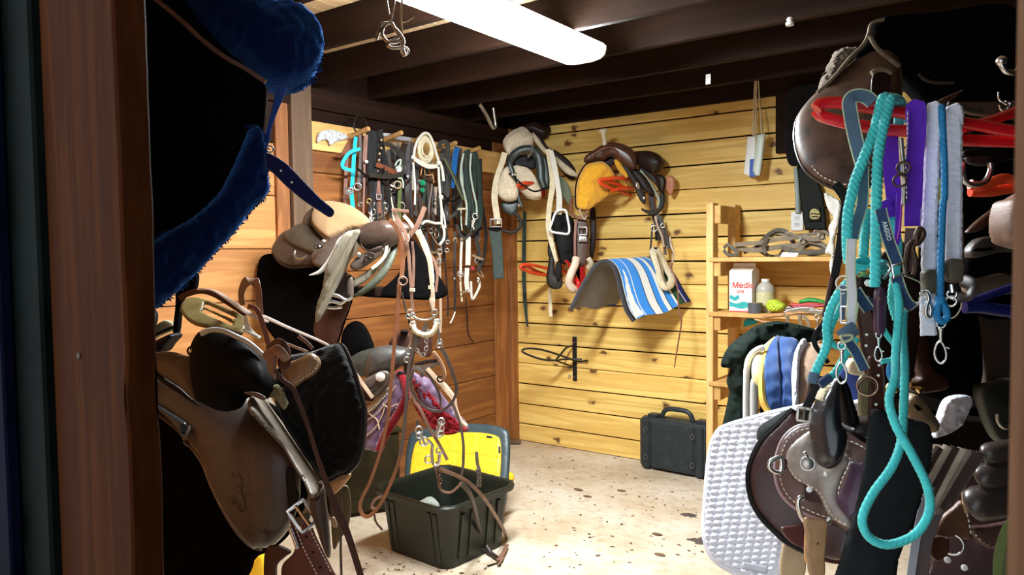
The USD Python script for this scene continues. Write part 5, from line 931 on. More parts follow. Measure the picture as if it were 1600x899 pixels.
# ---------------------------------------------------------------- stand behind the tan-seated saddle
t = Thing('saddle_stand', 'dark wooden wall arms carrying the tan-seated and purple-padded saddles', 'saddle stand')
def wbar(a_, b_, w_, t_, m_, nm): t.add(nm, hullbar(a_, b_, w_, t_, np.array([0, 1.0, 0])), M[m_], smooth=False)
p_top = W(545, 430, 3.5)
for z_ in (p_top[2] - .09, p_top[2] - .64):
    wbar(np.array([XL + .001, p_top[1] + .12, z_]), np.array([p_top[0] + .12, p_top[1] + .12, z_]), .10, .05, 'dark_stain', 'arm')
    wbar(np.array([XL + .02, p_top[1] + .12, z_ - .42]), np.array([p_top[0] - .35, p_top[1] + .12, z_ - .04]), .05, .045, 'dark_stain', 'brace')
t.add('wall_cleat', box((XL + .001, p_top[1] + .03, p_top[2] - 1.2), (XL + .04, p_top[1] + .21, p_top[2]), .003), M['dark_stain'], smooth=False)
t.done()
# ---------------------------------------------------------------- tan-seated western saddle
h5 = lambda p: K(400, 300, .2447, p)
h6 = lambda p: K(540, 300, .2448, p)
t = Thing('saddle', 'western saddle with a tan suede seat and a brown swell, under the peg rail', 'saddle')
dS = [(420, 410, 3.50), (480, 340, 3.55), (560, 400, 3.30), (600, 480, 3.22), (650, 360, 3.25), (480, 440, 3.38), (540, 340, 3.50)]
pad_o = h5([(20, 480), (100, 440), (220, 520), (330, 560), (420, 600), (470, 620), (600, 560), (620, 640), (560, 830), (440, 860), (300, 800), (120, 720), (30, 600)])
t.add('pad', slab([(642, 372), (657, 388), (674, 414), (690, 437), (700, 456), (690, 466), (660, 469), (610, 466), (570, 463), (596, 452), (622, 428), (636, 398)], [(640, 372, 3.62), (700, 460, 3.60), (570, 463, 3.52)], .03, bulge=.008), M['felt_black'])
t.add('pad', slab([(406, 408), (436, 396), (480, 402), (530, 420), (558, 440), (552, 465), (540, 500), (520, 548), (470, 560), (430, 530), (405, 480)], [(404, 418, 3.62), (548, 458, 3.42), (470, 560, 3.45)], .03, bulge=.01), M['felt_black'])
sk = h5([(105, 385), (128, 320), (190, 255), (300, 240), (430, 300), (470, 400), (400, 470), (300, 480), (220, 482), (150, 450)])
t.add('rear_skirt', slab(sk, dS, .022, bulge=.018), M['grey_brown']); t.add('skirt_edge', edging(h5([(105, 385), (150, 452), (220, 484), (300, 481), (400, 470)]), dS, .006, .02, closed=False), M['dk_leather'])
t.add('rear_jockey', slab(h5([(183, 290), (210, 245), (300, 203), (370, 240), (440, 320), (425, 360), (380, 397), (300, 372), (220, 332)]), lambda x, y: dep(dS)(x, y) - .035, .014, bulge=.02), mat('dusty_leather', (0.065, 0.050, 0.034), 0.5, 0.3, 20))
t.add('d_ring', tube(PD(h5([(250, 378), (246, 405), (268, 428), (300, 425), (326, 408)]), lambda x, y: dep(dS)(x, y) - .06), .006, 7, k=4), M['old_steel'])
t.add('cantle_back', slab(h5([(300, 190), (330, 130), (385, 92), (440, 75), (440, 250), (450, 300), (350, 287), (310, 240)]), 3.52, .05, bulge=.02), M['taupe'])
seat_o = h5([(360, 170), (385, 100), (430, 75), (520, 75), (610, 100), (690, 150), (742, 212), (690, 238), (600, 252), (520, 285), (462, 306), (410, 270), (370, 222)])
t.add('seat', slab(seat_o, [(480, 320, 3.50), (580, 350, 3.40), (510, 375, 3.38)], .04, bulge=.03), M['suede']); t.add('seat_piping', edging(seat_o, [(480, 320, 3.50), (580, 350, 3.40), (510, 375, 3.38)], .005, .012), M['taupe'])
t.add('side_jockey', slab(h5([(355, 440), (370, 385), (430, 330), (500, 300), (570, 258), (600, 300), (560, 400), (480, 470), (400, 482)]), [(487, 408, 3.34), (540, 365, 3.36), (510, 418, 3.30)], .014, bulge=.015), M['taupe'])
for x_, y_ in ((430, 318), (400, 352)): t.add('concho', disc(*h5([(x_, y_)])[0], 3.6, 3.28), M['old_steel'])
t.add('concho_tie', each([ringpx(*h5([p])[0], 3, 3.265, 1.2) for p in ((385, 350), (410, 345))]), M['dk_leather'])
# off-side drape, front jockey, latigos
t.add('front_flap', slab(h5([(899, 290), (896, 380), (850, 490), (780, 580), (700, 640), (620, 676), (690, 615), (765, 540), (830, 450), (865, 350)]), [(620, 370, 3.24), (560, 465, 3.18), (610, 400, 3.2)], .02, bulge=.012), M['fender_green'])
t.add('latigo', slab(h5([(820, 325), (860, 330), (852, 390), (795, 480), (700, 572), (620, 612), (622, 565), (720, 498), (800, 420)]), 3.17, .014, bulge=.01), M['fender_pale'])
t.add('latigo', strap(h5([(835, 340), (825, 400), (790, 450), (740, 490)]), 3.145, 5), M['cream'])
t.add('front_jockey', slab(h5([(600, 470), (640, 420), (710, 380), (790, 342), (818, 360), (800, 402), (730, 457), (660, 497), (618, 496)]), 3.14, .014, bulge=.012), M['taupe'])
t.add('concho', disc(*h5([(655, 402)])[0], 4, 3.12), M['old_steel']); t.add('concho', each([ringpx(*h5([p])[0], 4, 3.115, 1.6) for p in ((710, 425), (735, 408))]), M['dk_leather'])
t.add('swell', slab(h5([(668, 300), (690, 250), (740, 218), (800, 203), (870, 200), (905, 250), (862, 320), (790, 362), (715, 374), (672, 345)]), [(570, 370, 3.22), (620, 350, 3.16), (590, 390, 3.16)], .05, bulge=.055, both=True), M['swell_brown'])
t.add('swell_welt', edging(h5([(668, 300), (672, 345), (715, 374), (790, 362), (862, 320)]), 3.12, .004, .0, closed=False), M['dk_leather'])
t.add('neck', slab(h6([(300, 200), (360, 190), (410, 215), (420, 250), (370, 300), (310, 290)]), 3.2, .05, bulge=.03, both=True), M['swell_brown'])
t.add('horn_cap', slab(h6([(345, 270), (375, 255), (408, 280), (405, 320), (380, 330), (350, 305)]), 3.06, .03, bulge=.012), mat('grey_rubber_cap', (0.36, 0.33, 0.31), .5, .1))
fo = h5([(590, 252), (688, 246), (662, 340), (598, 440), (552, 530), (520, 605), (482, 668), (450, 742), (392, 836), (380, 800), (392, 720), (420, 640), (436, 560), (446, 490), (490, 400), (540, 310)])
t.add('fender', slab(fo, [(560, 365, 3.24), (500, 500, 3.06), (530, 430, 3.10)], .012, bulge=.008, relief=lambda x, y: .006 * np.sin((x + .55 * y) * .55)), M['fender_pale'])
t.add('leather_flap', slab(h5([(338, 532), (400, 500), (450, 440), (490, 370), (520, 308), (575, 262), (602, 256), (560, 320), (500, 405), (450, 492), (400, 527)]), [(545, 370, 3.22), (490, 430, 3.10), (510, 400, 3.12)], .01, bulge=.006), mat('pale_grey_leather', (0.32, 0.28, 0.24), .5, .15))
t.add('stirrup_leather', slab(h5([(590, 560), (618, 545), (625, 620), (620, 680), (590, 670), (580, 620)]), 3.10, .02, bulge=.008), M['taupe'])
t.add('under_leather', slab(h5([(520, 560), (590, 520), (600, 600), (580, 680), (500, 650), (480, 620)]), 3.2, .012), M['dk_leather'])
t.add('stirrup_wire', each([tube(P3(h5(p), d_), .008, 7, k=5) for p, d_ in (([(478, 620), (490, 655), (530, 672), (580, 690), (615, 675)], 3.04), ([(455, 690), (470, 660), (520, 662), (565, 690)], 3.02), ([(450, 715), (480, 700), (540, 712), (570, 695)], 3.03), ([(455, 738), (500, 742), (550, 735)], 3.04))]), M['steel'])
t.add('stirrup_fender', slab([*h5([(455, 740), (600, 690), (575, 790), (545, 899)])[:3], *K(340, 420, .267, [(730, 330), (690, 445), (600, 440), (560, 360), (590, 240), (640, 150)])], 3.28, .014, bulge=.01), M['umber_dark'])
t.done()
# ---------------------------------------------------------------- lower saddle on the purple pad
h7 = lambda p: K(540, 500, .2447, p)
t = Thing('saddle_pad', 'purple quilted saddle pad trimmed with red fleece under the lower saddle', 'saddle pad')
lp = h7([(125, 815), (128, 630), (185, 588), (250, 508), (300, 430), (338, 330), (372, 350), (392, 470), (380, 525), (325, 600), (255, 720), (205, 838), (160, 832)])
dP = [(560, 640, 3.12), (630, 590, 3.05), (590, 700, 3.02)]
quilt = lambda x, y: .006 * np.abs(np.sin((x + y * .6) * .17)) * np.abs(np.sin((y - x * .35) * .13)) + .004 * meshkit.noise(np.stack([x * .3, y * .3, x * 0], -1))
M['purple'] = mat('mauve_satin', (0.115, 0.06, 0.115), 0.5, .25, 20, .3, 300, spec=.4, sheen=.3); M['red_fleece'] = fleece('crimson_fleece', (0.19, 0.002, 0.006), .3)
t.add('side', slab(lp, dP, .03, bulge=.02, relief=quilt, sp=3.2), M['purple'])
rp = h7([(420, 330), (470, 350), (540, 380), (610, 470), (690, 570), (760, 640), (782, 690), (740, 715), (650, 670), (560, 600), (480, 520), (430, 400)])
t.add('side', slab(rp, [(650, 590, 3.16), (730, 670, 3.18), (660, 640, 3.14)], .03, bulge=.015, relief=quilt, sp=3.2), M['purple'])
fz = fuzz(.016, .22, 8)
t.add('fleece_edge', tube(PD(h7([(340, 335), (366, 380), (386, 440), (388, 490), (365, 545), (325, 615), (285, 680), (250, 740), (210, 836)]), lambda x, y: dep(dP)(x, y) - .015), .017, 9, k=8, lobes=3, twist=90, amp=.25), M['red_fleece'])
t.add('fleece_edge', slab(h7([(425, 372), (500, 412), (580, 505), (640, 575), (700, 632), (782, 688), (765, 716), (700, 706), (640, 690), (590, 640), (510, 560), (455, 480)]), 3.15, .02, bulge=.01, relief=fz, jag=.7), M['red_fleece'])
t.add('fleece_lining', slab(h7([(470, 490), (560, 570), (640, 650), (720, 715), (640, 735), (560, 700), (500, 650), (440, 560), (420, 480)]), 3.32, .02, relief=fz), M['red_fleece'])
t.add('quilt_cord', each([cord(h7(p), lambda x, y: dep(dP)(x, y) - .045, 1.2) for p in ([(140, 640), (200, 600), (265, 520), (320, 420)], [(135, 740), (190, 690), (230, 620), (250, 560)], [(150, 600), (200, 640), (215, 700)], [(240, 540), (275, 560), (330, 540)])]), M['pale_leather'])
t.done()
t = Thing('saddle', 'charcoal western saddle on the purple pad, below the tan-seated saddle', 'saddle')
t.add('cantle', slab([(534, 540), (536, 520), (545, 506), (558, 502), (570, 510), (580, 530), (583, 548), (560, 560), (540, 558)], 3.30, .05, bulge=.02, both=True), M['felt_black'])
t.add('seat', slab(h7([(20, 270), (60, 220), (150, 185), (230, 180), (200, 300), (130, 360), (60, 340)]), 3.2, .05, bulge=.03, both=True), mat('dark_olive_leather', (0.035, 0.033, 0.026), .4, .3))
t.add('swell', slab(h7([(128, 310), (150, 220), (200, 175), (270, 162), (340, 168), (405, 190), (410, 260), (340, 310), (280, 352), (200, 374), (140, 372)]), 3.10, .05, bulge=.055, both=True), leather('charcoal_leather', (0.060, 0.054, 0.048), .33, .2, spec=.6, bump=.1))
t.add('swell_back', slab(h7([(280, 150), (320, 90), (360, 70), (420, 90), (440, 200), (400, 240), (320, 200)]), 3.18, .05, bulge=.02), M['umber_dark'])
t.add('horn', slab(h7([(350, 70), (375, 62), (400, 68), (398, 84), (360, 86)]), 3.14, .04, bulge=.01, both=True), M['bk_leather'])
jo = h7([(110, 400), (150, 365), (205, 335), (250, 322), (284, 345), (274, 420), (240, 455), (200, 492), (160, 502)])
t.add('jockey', slab(jo, 3.03, .014, bulge=.012), M['taupe']); t.add('concho', disc(*h7([(222, 365)])[0], 7.5, 3.005), mat('pale_concho', (.55, .48, .42), .35, .1))
t.add('slot', each([strap(h7(p), 3.0, 1.6) for p in ([(150, 440), (180, 425)], [(160, 470), (190, 455)], [(140, 480), (175, 462)])]), M['bk_leather'])
t.add('skirt_band', slab(h7([(125, 580), (180, 510), (270, 430), (285, 450), (215, 540), (135, 605)]), 3.05, .02, bulge=.01), mat('dusty_tan_leather', (0.36, 0.26, 0.18), .55, .25))
t.add('stitching', stitches(line3(h7([(130, 600), (200, 545), (280, 455)]), 3.035), .008, .006, .0022), M['white_stitch'], kind='stuff')
t.add('stirrup_strap', strap(h7([(60, 340), (110, 410), (172, 498)]), 2.98, 6), M['pale_leather'])
for i, (pts, ww, m_) in enumerate((([(330, 215), (380, 290), (385, 360)], 6, 'umber_dark'), ([(440, 290), (520, 268), (585, 262)], 6, 'dk_leather'), ([(430, 300), (520, 300), (600, 278)], 5, 'taupe'), ([(560, 200), (610, 270), (635, 340), (615, 400)], 4.5, 'tan_leather'), ([(500, 310), (560, 400), (600, 480), (608, 560)], 4, 'taupe'), ([(520, 310), (600, 400), (660, 470), (700, 520)], 7, 'pale_leather'), ([(420, 320), (460, 315), (495, 340), (480, 365)], 6, 'taupe'))):
    t.add('front_strap', strap(h7(pts), 3.08 - .006 * i, ww), M[m_])
t.add('rope_edge', tube(P3(h7([(600, 390), (650, 440), (690, 500), (700, 560), (730, 640), (770, 680)]), 3.1), .010, 8, k=6, lobes=2, twist=160, amp=.2), M['pale_leather'])
t.add('front_leather', slab(h7([(430, 100), (540, 60), (548, 220), (480, 232), (450, 180)]), 3.2, .02), M['umber_dark'])
t.add('buckle', each([ringpx(*h7([(605, 378)])[0], 4.5, 3.03, 1.4), disc(*h7([(352, 345)])[0], 5, 3.03)]), M['bk_leather'])
t.done()
# ---------------------------------------------------------------- long brown bridle hanging in front of the two saddles
h8b = lambda p: K(560, 640, .2882, p)
t = Thing('bridle', 'long brown bridle and romal reins hanging from the tan saddle horn to the floor', 'bridle')
dB = 2.93
M['cinnamon'] = leather('cinnamon_leather', (0.19, 0.066, 0.025), .45, .2); M['rosy'] = leather('rosy_brown_leather', (0.19, 0.095, 0.06), .48, .2)
S = lambda nm, pts, ww, m_, d_=dB, **kw: t.add(nm, strap(pts, d_, ww, **kw), M[m_])
S('crown_strap', h6([(278, 178), (318, 215), (352, 285), (365, 350), (365, 450), (357, 555)]), 7.5, 'cinnamon')
S('rein', [*h6([(345, 575), (336, 700), (326, 880)]), *h7([(320, 60), (300, 300), (285, 480), (268, 640), (232, 800)]), *h8b([(140, 150), (110, 260), (60, 400), (20, 480), (8, 535), (32, 578), (72, 570), (130, 495), (190, 365), (232, 230), (252, 100), (258, 0)])], [7, 7, 6.5, 6, 6, 5.5, 5.5, 5, 5, 5, 5, 5, 6, 6, 6, 5.5, 5.5, 5, 5, 5], 'cinnamon')
S('rein', h7([(346, 870), (372, 700), (388, 520), (400, 330), (420, 230), (470, 110), (520, 20)]), 5.5, 'taupe', 2.9)
t.add('ring', ringpx(*h6([(365, 570)])[0], 6.5, dB - .02, 1.6), M['rosy'])
S('brow_strap', h6([(302, 105), (330, 170), (370, 240), (395, 310)]), 6.5, 'rosy', dB - .03); S('brow_strap', h6([(305, 112), (330, 118), (403, 125)]), 5, 'rosy', dB - .04)
S('brow_strap', h6([(370, 150), (410, 195), (440, 240)]), 5.5, 'pale_leather', dB + .02); S('brow_loop', h6([(505, 95), (485, 150), (450, 225), (410, 275)]), 7.5, 'rosy', dB - .03)
S('cheek_strap', h6([(388, 320), (402, 400), (410, 500), (420, 620)]), 5.5, 'rosy'); S('cheek_strap', h6([(425, 315), (434, 420), (434, 520), (430, 610)]), 4.2, 'rosy', dB + .02)
S('cheek_strap', h6([(445, 235), (490, 330), (530, 430), (545, 540), (556, 640), (558, 740)]), 6, 'pale_leather', dB + .02); S('cheek_strap', h6([(470, 240), (520, 350), (550, 470), (560, 580)]), 4, 'cream', dB + .04); S('throat_strap', h6([(530, 390), (570, 450), (585, 530), (575, 640)]), 4.5, 'rosy', dB + .05)
S('throat_strap', h6([(360, 640), (375, 720), (405, 830), (420, 899)]), 2.6, 'grey_leather', dB - .02)
for x_, y_ in ((425, 625), (545, 610), (552, 690)): t.add('keeper', box(*(np.sort(np.array([P3([(*h6([(x_ - 12, y_ - 12)])[0], dB - .012)])[0], P3([(*h6([(x_ + 12, y_ + 12)])[0], dB - .03)])[0]]), axis=0))), M['cream'], smooth=False)
S('cheek_end', h6([(420, 640), (425, 720), (430, 770)]), 5, 'rosy', dB - .01); S('cheek_end', h6([(555, 640), (545, 700), (560, 760)]), 4, 'pale_leather', dB)
t.add('bit_ring', each([ringpx(*h6([p])[0], r2, dB - .03, 1.3) for p, r2 in (((410, 770), 4.5), (((428, 790)), 4), (((400, 795)), 3.5), ((568, 770), 4.5), ((575, 830), 3.5), ((430, 850), 5))]), M['steel'])
t.add('mouthpiece', cord(h6([(430, 795), (470, 815), (520, 818), (560, 800), (582, 775)]), dB - .03, 1.9), M['old_steel'])
t.add('curb_rope', tube(P3(h7([(425, 30), (450, 75), (510, 97), (560, 75), (588, 15)]), dB - .03), .010, 8, k=8, lobes=2, twist=200, amp=.3), M['cream'])
t.add('curb_chain', chain(P3(h7([(455, 195), (480, 220), (505, 215), (517, 170), (515, 120)]), dB), .011, .0028), M['steel'])
t.add('bit_hanger', each([ringpx(*h7([p])[0], r2, dB - .02, 1.3) for p, r2 in (((430, 30), 5), ((585, 12), 4), ((405, 200), 5), ((392, 255), 4), ((600, 160), 4.5), ((602, 140), 3.5))] + [tube(P3(h7(p), dB - .02), .005, 6, k=4) for p in ([(420, 60), (415, 130), (400, 180)], [(515, 30), (518, 80), (512, 130)], [(590, 60), (600, 110), (600, 140)])]), M['steel'])
S('shank_strap', h7([(390, 270), (385, 320), (388, 350)]), 6, 'dk_leather'); S('shank_strap', h7([(440, 80), (440, 160), (425, 260), (405, 340)]), 4.5, 'taupe')
S('rein', h7([(605, 175), (640, 230), (680, 330), (708, 430), (690, 510), (640, 565), (580, 585), (500, 555), (440, 480), (415, 400), (430, 330)]), [5, 5.5, 5, 4.5, 4.5, 4.5, 4.5, 4.2, 4, 4, 4], 'grey_brown', 2.88)
S('rein', h7([(410, 400), (440, 520), (470, 560), (540, 700), (600, 800), (650, 895)]), 5, 'rosy', 2.9); S('rein', h7([(560, 210), (600, 260), (630, 340), (620, 390)]), 4.5, 'rosy', 2.98); S('rein', h7([(680, 520), (710, 600), (735, 680), (752, 800), (750, 899)]), 4, 'taupe', 3.0); S('rein', [*h8b([(556, 90), (570, 200), (568, 300), (558, 360)])], 4, 'taupe', 3.0)
t.add('rein_snap', each([ringpx(*h8b([p])[0], r2, 2.9, 1.4) for p, r2 in (((328, 112), 5.5), ((330, 140), 4.5), ((355, 175), 6.5), ((450, 65), 5), ((445, 100), 5.5), ((440, 130), 6), ((440, 225), 5), ((380, 272), 5.5))]), M['steel'])
t.add('rein_snap', each([tube(P3(h8b(p), 2.9), .007, 7, k=4) for p in ([(335, 130), (345, 150), (360, 190)], [(375, 165), (400, 195), (398, 230), (402, 290)], [(450, 60), (440, 100), (425, 140), (440, 150)], [(440, 230), (438, 270), (432, 300), (410, 300)])]), M['steel'])
S('tie', h8b([(320, 60), (325, 100)]), 6, 'taupe', 2.91)
S('popper', [*h8b([(405, 290), (425, 340), (440, 420), (460, 445), (500, 450), (540, 420), (555, 400)])], 4, 'rosy', 2.92); t.add('popper_chain', chain(P3(h8b([(430, 300), (440, 360), (446, 420)]), 2.9), .012, .003), M['rust'])
ground = [W(*h8b([(440, 325)])[0], 2.95), W(*h8b([(520, 355)])[0], 2.98), W(*h8b([(600, 400)])[0], 3.02), W(*h8b([(680, 480)])[0], 3.1), W(*h8b([(740, 570)])[0], 3.25), W(*h8b([(790, 660)])[0], 3.45), W(*h8b([(805, 735)])[0], 3.58), WZ(.012, *h8b([(785, 800)])[0]), WZ(.008, *h8b([(755, 850)])[0])]
t.add('romal', ribbon(ground, [.018, .018, .018, .017, .016, .016, .015, .014, .006], .005, k=6), M['rosy'])
br = [W(*h8b([(555, 400)])[0], 2.98), W(*h8b([(600, 450)])[0], 3.02), W(*h8b([(625, 520)])[0], 3.1), W(*h8b([(645, 610)])[0], 3.25), W(*h8b([(675, 700)])[0], 3.38), WZ(.02, *h8b([(715, 775)])[0]), WZ(.012, *h8b([(755, 808)])[0])]
t.add('romal_braid', tube(br, .0085, 8, k=10, lobes=2, twist=120, amp=.45), M['grey_brown'])
t.add('romal', ribbon([WZ(.012, *h8b([(695, 708)])[0]), WZ(.02, *h8b([(740, 712)])[0]), WZ(.015, *h8b([(785, 722)])[0])], .02, .004, face=(0, 0, 1), k=5), M['grey_brown']); t.add('romal', ribbon([WZ(.02, *h8b([(805, 735)])[0]), WZ(.02, *h8b([(785, 780)])[0]), WZ(.012, *h8b([(755, 820)])[0])], .022, .006, face=(0, 0, 1), k=5), M['rosy'])
t.add('popper_tip', ribbon([WZ(.006, *h8b([(700, 850)])[0]), WZ(.006, *h8b([(750, 835)])[0]), WZ(.006, *h8b([(770, 850)])[0])], .008, .003, face=(0, 0, 1), k=4), M['bk_leather'])
S('tail', h8b([(640, 230), (645, 290), (655, 330)]), 5, 'worn2', 3.05); t.add('tail_chain', tube(P3(h8b([(650, 320), (655, 370), (652, 420)]), 3.05), .009, 8, k=8, lobes=2, twist=150, amp=.4), M['taupe'])
S('hanging_end', h8b([(75, 500), (85, 560), (95, 610), (130, 655)]), 3.2, 'umber_dark', 3.0); t.add('rein_loop', strap(h8b([(128, 470), (90, 490), (72, 530), (95, 540)]), 2.94, 4.5), M['rosy'])
t.done()
DSCALE = 1.0
b0, b1 = WZ(0, 626, 797), WZ(0, 520, 814); ub = nrm(b1 - b0); vb_ = np.cross(ub, np.array([0, 0, 1.0])); vb_ = vb_ if vb_ @ FWD > 0 else -vb_; hbn = .46; lbn = np.linalg.norm(b1 - b0)
t = Thing('feed_bin', 'dark olive box standing in for an unidentified dark shape behind the near saddle', 'stand-in box')  # olive box added for an unidentified dark shape and the shaded part of the lid
olv = mat('dark_olive_fill', (.026, .019, .007), .8, .35, 9, .2, 200, spec=.15)
t.add('body', obox((b0 + b1) / 2 + vb_ * .12 + np.array([0, 0, hbn / 2 + .001]), [ub, vb_, (0, 0, 1)], (lbn / 2, .12, hbn / 2), .006), olv, smooth=False)
t.add('lid', obox((b0 + b1) / 2 + vb_ * .12 + np.array([0, 0, hbn + .014]), [ub, vb_, (0, 0, 1)], (lbn / 2 + .012, .132, .012), .004), olv, smooth=False)
t.add('batten', obox((b0 + b1) / 2 - vb_ * .006 + np.array([0, 0, .06]), [ub, vb_, (0, 0, 1)], (lbn / 2, .0055, .035), .002), olv, smooth=False); t.done()
# ---------------------------------------------------------------- near dark saddle
g1 = lambda p: K(180, 400, .26696, p)
g2 = lambda p: K(340, 420, .26694, p)
g3 = lambda p: K(180, 620, .31035, p)
g4 = lambda p: K(360, 640, .28807, p)
M['flap'] = leather('near_flap_leather', (0.060, 0.042, 0.035), 0.33, 0.22, spec=.6, bump=.2)
t = Thing('saddle', 'near dark brown saddle with a tooled flap beside the doorway post', 'saddle')
dF = [(190, 600, 2.10), (330, 760, 1.92), (470, 700, 1.96), (300, 580, 2.12), (400, 860, 1.93), (400, 620, 2.06)]
t.add('underpad', slab([(150, 570), (240, 580), (340, 600), (440, 640), (482, 700), (480, 780), (455, 832), (425, 860), (400, 872), (384, 905), (300, 980), (150, 990)], 2.10, .03, bulge=.01), M['felt_black'])
flo = [*g3([(0, 0), (40, 22), (150, 46)]), *g3([(215, 92), (290, 150), (345, 205), (358, 232), (400, 280), (440, 340), (470, 420), (510, 510), (552, 590), (602, 670), (645, 722), (692, 760), (738, 772)]), *g4([(150, 750), (200, 748), (250, 725), (310, 660), (350, 580), (378, 480), (380, 380), (360, 280), (330, 190), (250, 80)]), (400, 630), (360, 600), (300, 572), (245, 572), (200, 580), (165, 600)]
def tool(x, y):
    u_, v_ = (x - 385) / 1.0, (y - 770) / 1.0; m_ = np.exp(-((u_ + v_ * .28 - (-8)) / 22) ** 2 - (v_ / 48) ** 2)
    return -.0035 * m_ * (np.abs(np.sin(u_ * .22 + np.sin(v_ * .2) * 2.0)) ** 2 * np.abs(np.sin(v_ * .17 + np.sin(u_ * .25) * 1.5)))
t.add('flap', slab(flo, dF, .012, bulge=.035, bw=60, relief=tool, sp=4.0, e=4), M['flap'])
t.add('stitching', stitches(line3(g3([(400, 285), (440, 345), (470, 425), (512, 515), (555, 594), (605, 672), (650, 722), (698, 758), (740, 768)]), dF, .019), .005, .004, .0012), M['stitch'], kind='stuff')
t.add('stitching', stitches(line3(g4([(150, 742), (200, 740), (248, 718), (304, 656), (344, 578), (372, 480)]), dF, .020), .005, .004, .0012), M['stitch'], kind='stuff')
t.add('flap_edge', edging(g3([(150, 46), (215, 92), (290, 150), (345, 205), (358, 232), (400, 280), (440, 340), (470, 420), (510, 510), (552, 590), (602, 670), (645, 722), (692, 760), (738, 772)]), dF, .004, .004, closed=False), M['taupe'])
scr = []
gs = np.random.default_rng(12)
for cx_, cy_, r_s, a0_, sg in ((366, 742, 6, 0, 1), (382, 752, 9, 2.0, -1), (372, 768, 8, 3.4, 1), (390, 778, 10, 0.6, 1), (380, 794, 8, 4.0, -1), (398, 800, 9, 1.2, 1), (392, 818, 7, 2.6, -1), (410, 822, 8, 0.2, 1), (404, 834, 5, 1.0, -1), (376, 732, 4, 1.0, 1), (366, 785, 5, 5.0, -1), (420, 836, 5, 3.0, 1)):
    an = np.linspace(0, 5.4, 14); rr = r_s * (1.15 - an / 6.2); scr.append(tube(line3([(cx_ + r * math.cos(a0_ + sg * w), cy_ + r * math.sin(a0_ + sg * w)) for w, r in zip(an, rr)], dF, .0415, k=2), .0013, 5))
scr.append(tube(line3([(368, 728), (376, 748), (378, 772), (386, 796), (398, 816), (418, 838)], dF, .0415, k=6), .0014, 5))
t.add('tooled_scroll', cat(scr), M['flap'], kind='stuff')
t.add('knee_roll', slab(g3([(150, 40), (165, 26), (215, 45), (290, 90), (372, 145), (365, 180), (350, 205), (330, 195), (270, 130), (210, 80)]), lambda x, y: dep(dF)(x, y) - .03, .03, bulge=.016), leather('black_shiny_leather', (0.018, 0.020, 0.022), .25, .2, spec=.7, bump=.05))
t.add('knee_roll_end', edging(g3([(372, 148), (366, 175), (352, 205), (345, 218)]), lambda x, y: dep(dF)(x, y) - .05, .005, 0, closed=False), M['taupe'])
t.add('knot_end', slab(g3([(345, 225), (365, 215), (388, 240), (380, 252), (360, 245)]), 1.98, .02, bulge=.006), M['taupe'])
t.add('cantle_roll', slab(g1([(20, 640), (60, 630), (140, 640), (205, 665), (222, 690), (190, 730), (140, 755), (80, 780), (20, 800)]), 2.06, .05, bulge=.04, both=True), leather('slate_shiny_leather', (0.045, 0.055, 0.058), .25, .2, spec=.7, bump=.05))
t.add('skirt', slab(g1([(100, 608), (160, 592), (250, 570), (340, 565), (410, 585), (470, 608), (480, 740), (492, 862), (430, 815), (380, 770), (300, 720), (240, 680), (190, 640)]), [(215, 560, 2.04), (305, 560, 1.98), (310, 630, 1.90)], .014, bulge=.018), leather('warm_brown_leather', (0.055, 0.036, 0.027), .42, .2))
t.add('stitching', stitches(line3(g1([(365, 582), (420, 590), (462, 612), (470, 700), (478, 790), (488, 850)]), [(215, 560, 2.015), (305, 560, 1.953), (310, 630, 1.873)]), .005, .004, .0011), M['stitch'], kind='stuff')
t.add('pommel_shadow_flap', slab(g1([(190, 640), (240, 682), (300, 722), (380, 772), (430, 817), (492, 864), (470, 870), (380, 810), (300, 760), (230, 700)]), 1.985, .012), M['bk_leather'])  # black strip in place of the shade below the pommel
po = [(306, 560), (312, 536), (326, 521), (345, 518), (367, 527), (388, 539), (408, 558), (422, 585), (422, 608), (406, 620), (380, 616), (366, 634), (340, 640), (318, 630), (309, 600)]
t.add('pommel', slab(po, [(300, 560, 1.98), (420, 600, 1.90), (340, 640, 1.90)], .05, bulge=.04, both=True), leather('black_pommel_leather', (0.004, 0.004, 0.004), .6, .2, spec=.06, bump=.05))
t.add('pommel_rim', tube(line3([(314, 522), (330, 516), (348, 517), (367, 525), (390, 537), (412, 556)], 1.93, .02), .007, 8), mat('painted_highlight', (.45, .50, .52), .35, .1))  # pale tube paints the highlight along the upper edge of the pommel
t.add('pommel_plate', slab([(380, 614), (400, 613), (415, 621), (412, 626), (396, 620)], 1.84, .006), M['taupe'])
t.add('nail', ringpx(*g1([(452, 556)])[0], 7, 1.95, 1.6), M['rust']); t.add('nail', ringpx(*g1([(462, 560)])[0], 4.5, 1.94, 1.2), M['steel'])
t.add('horn', slab(g1([(248, 520), (262, 490), (300, 470), (350, 450), (372, 470), (330, 520), (300, 560), (262, 560)]), 2.12, .05, bulge=.02, both=True), M['bk_leather'])
M['pale_top'] = leather('bleached_leather', (.72, .60, .52), .4, .15)
FUP = nrm(np.array([.42, -.52, .85]))
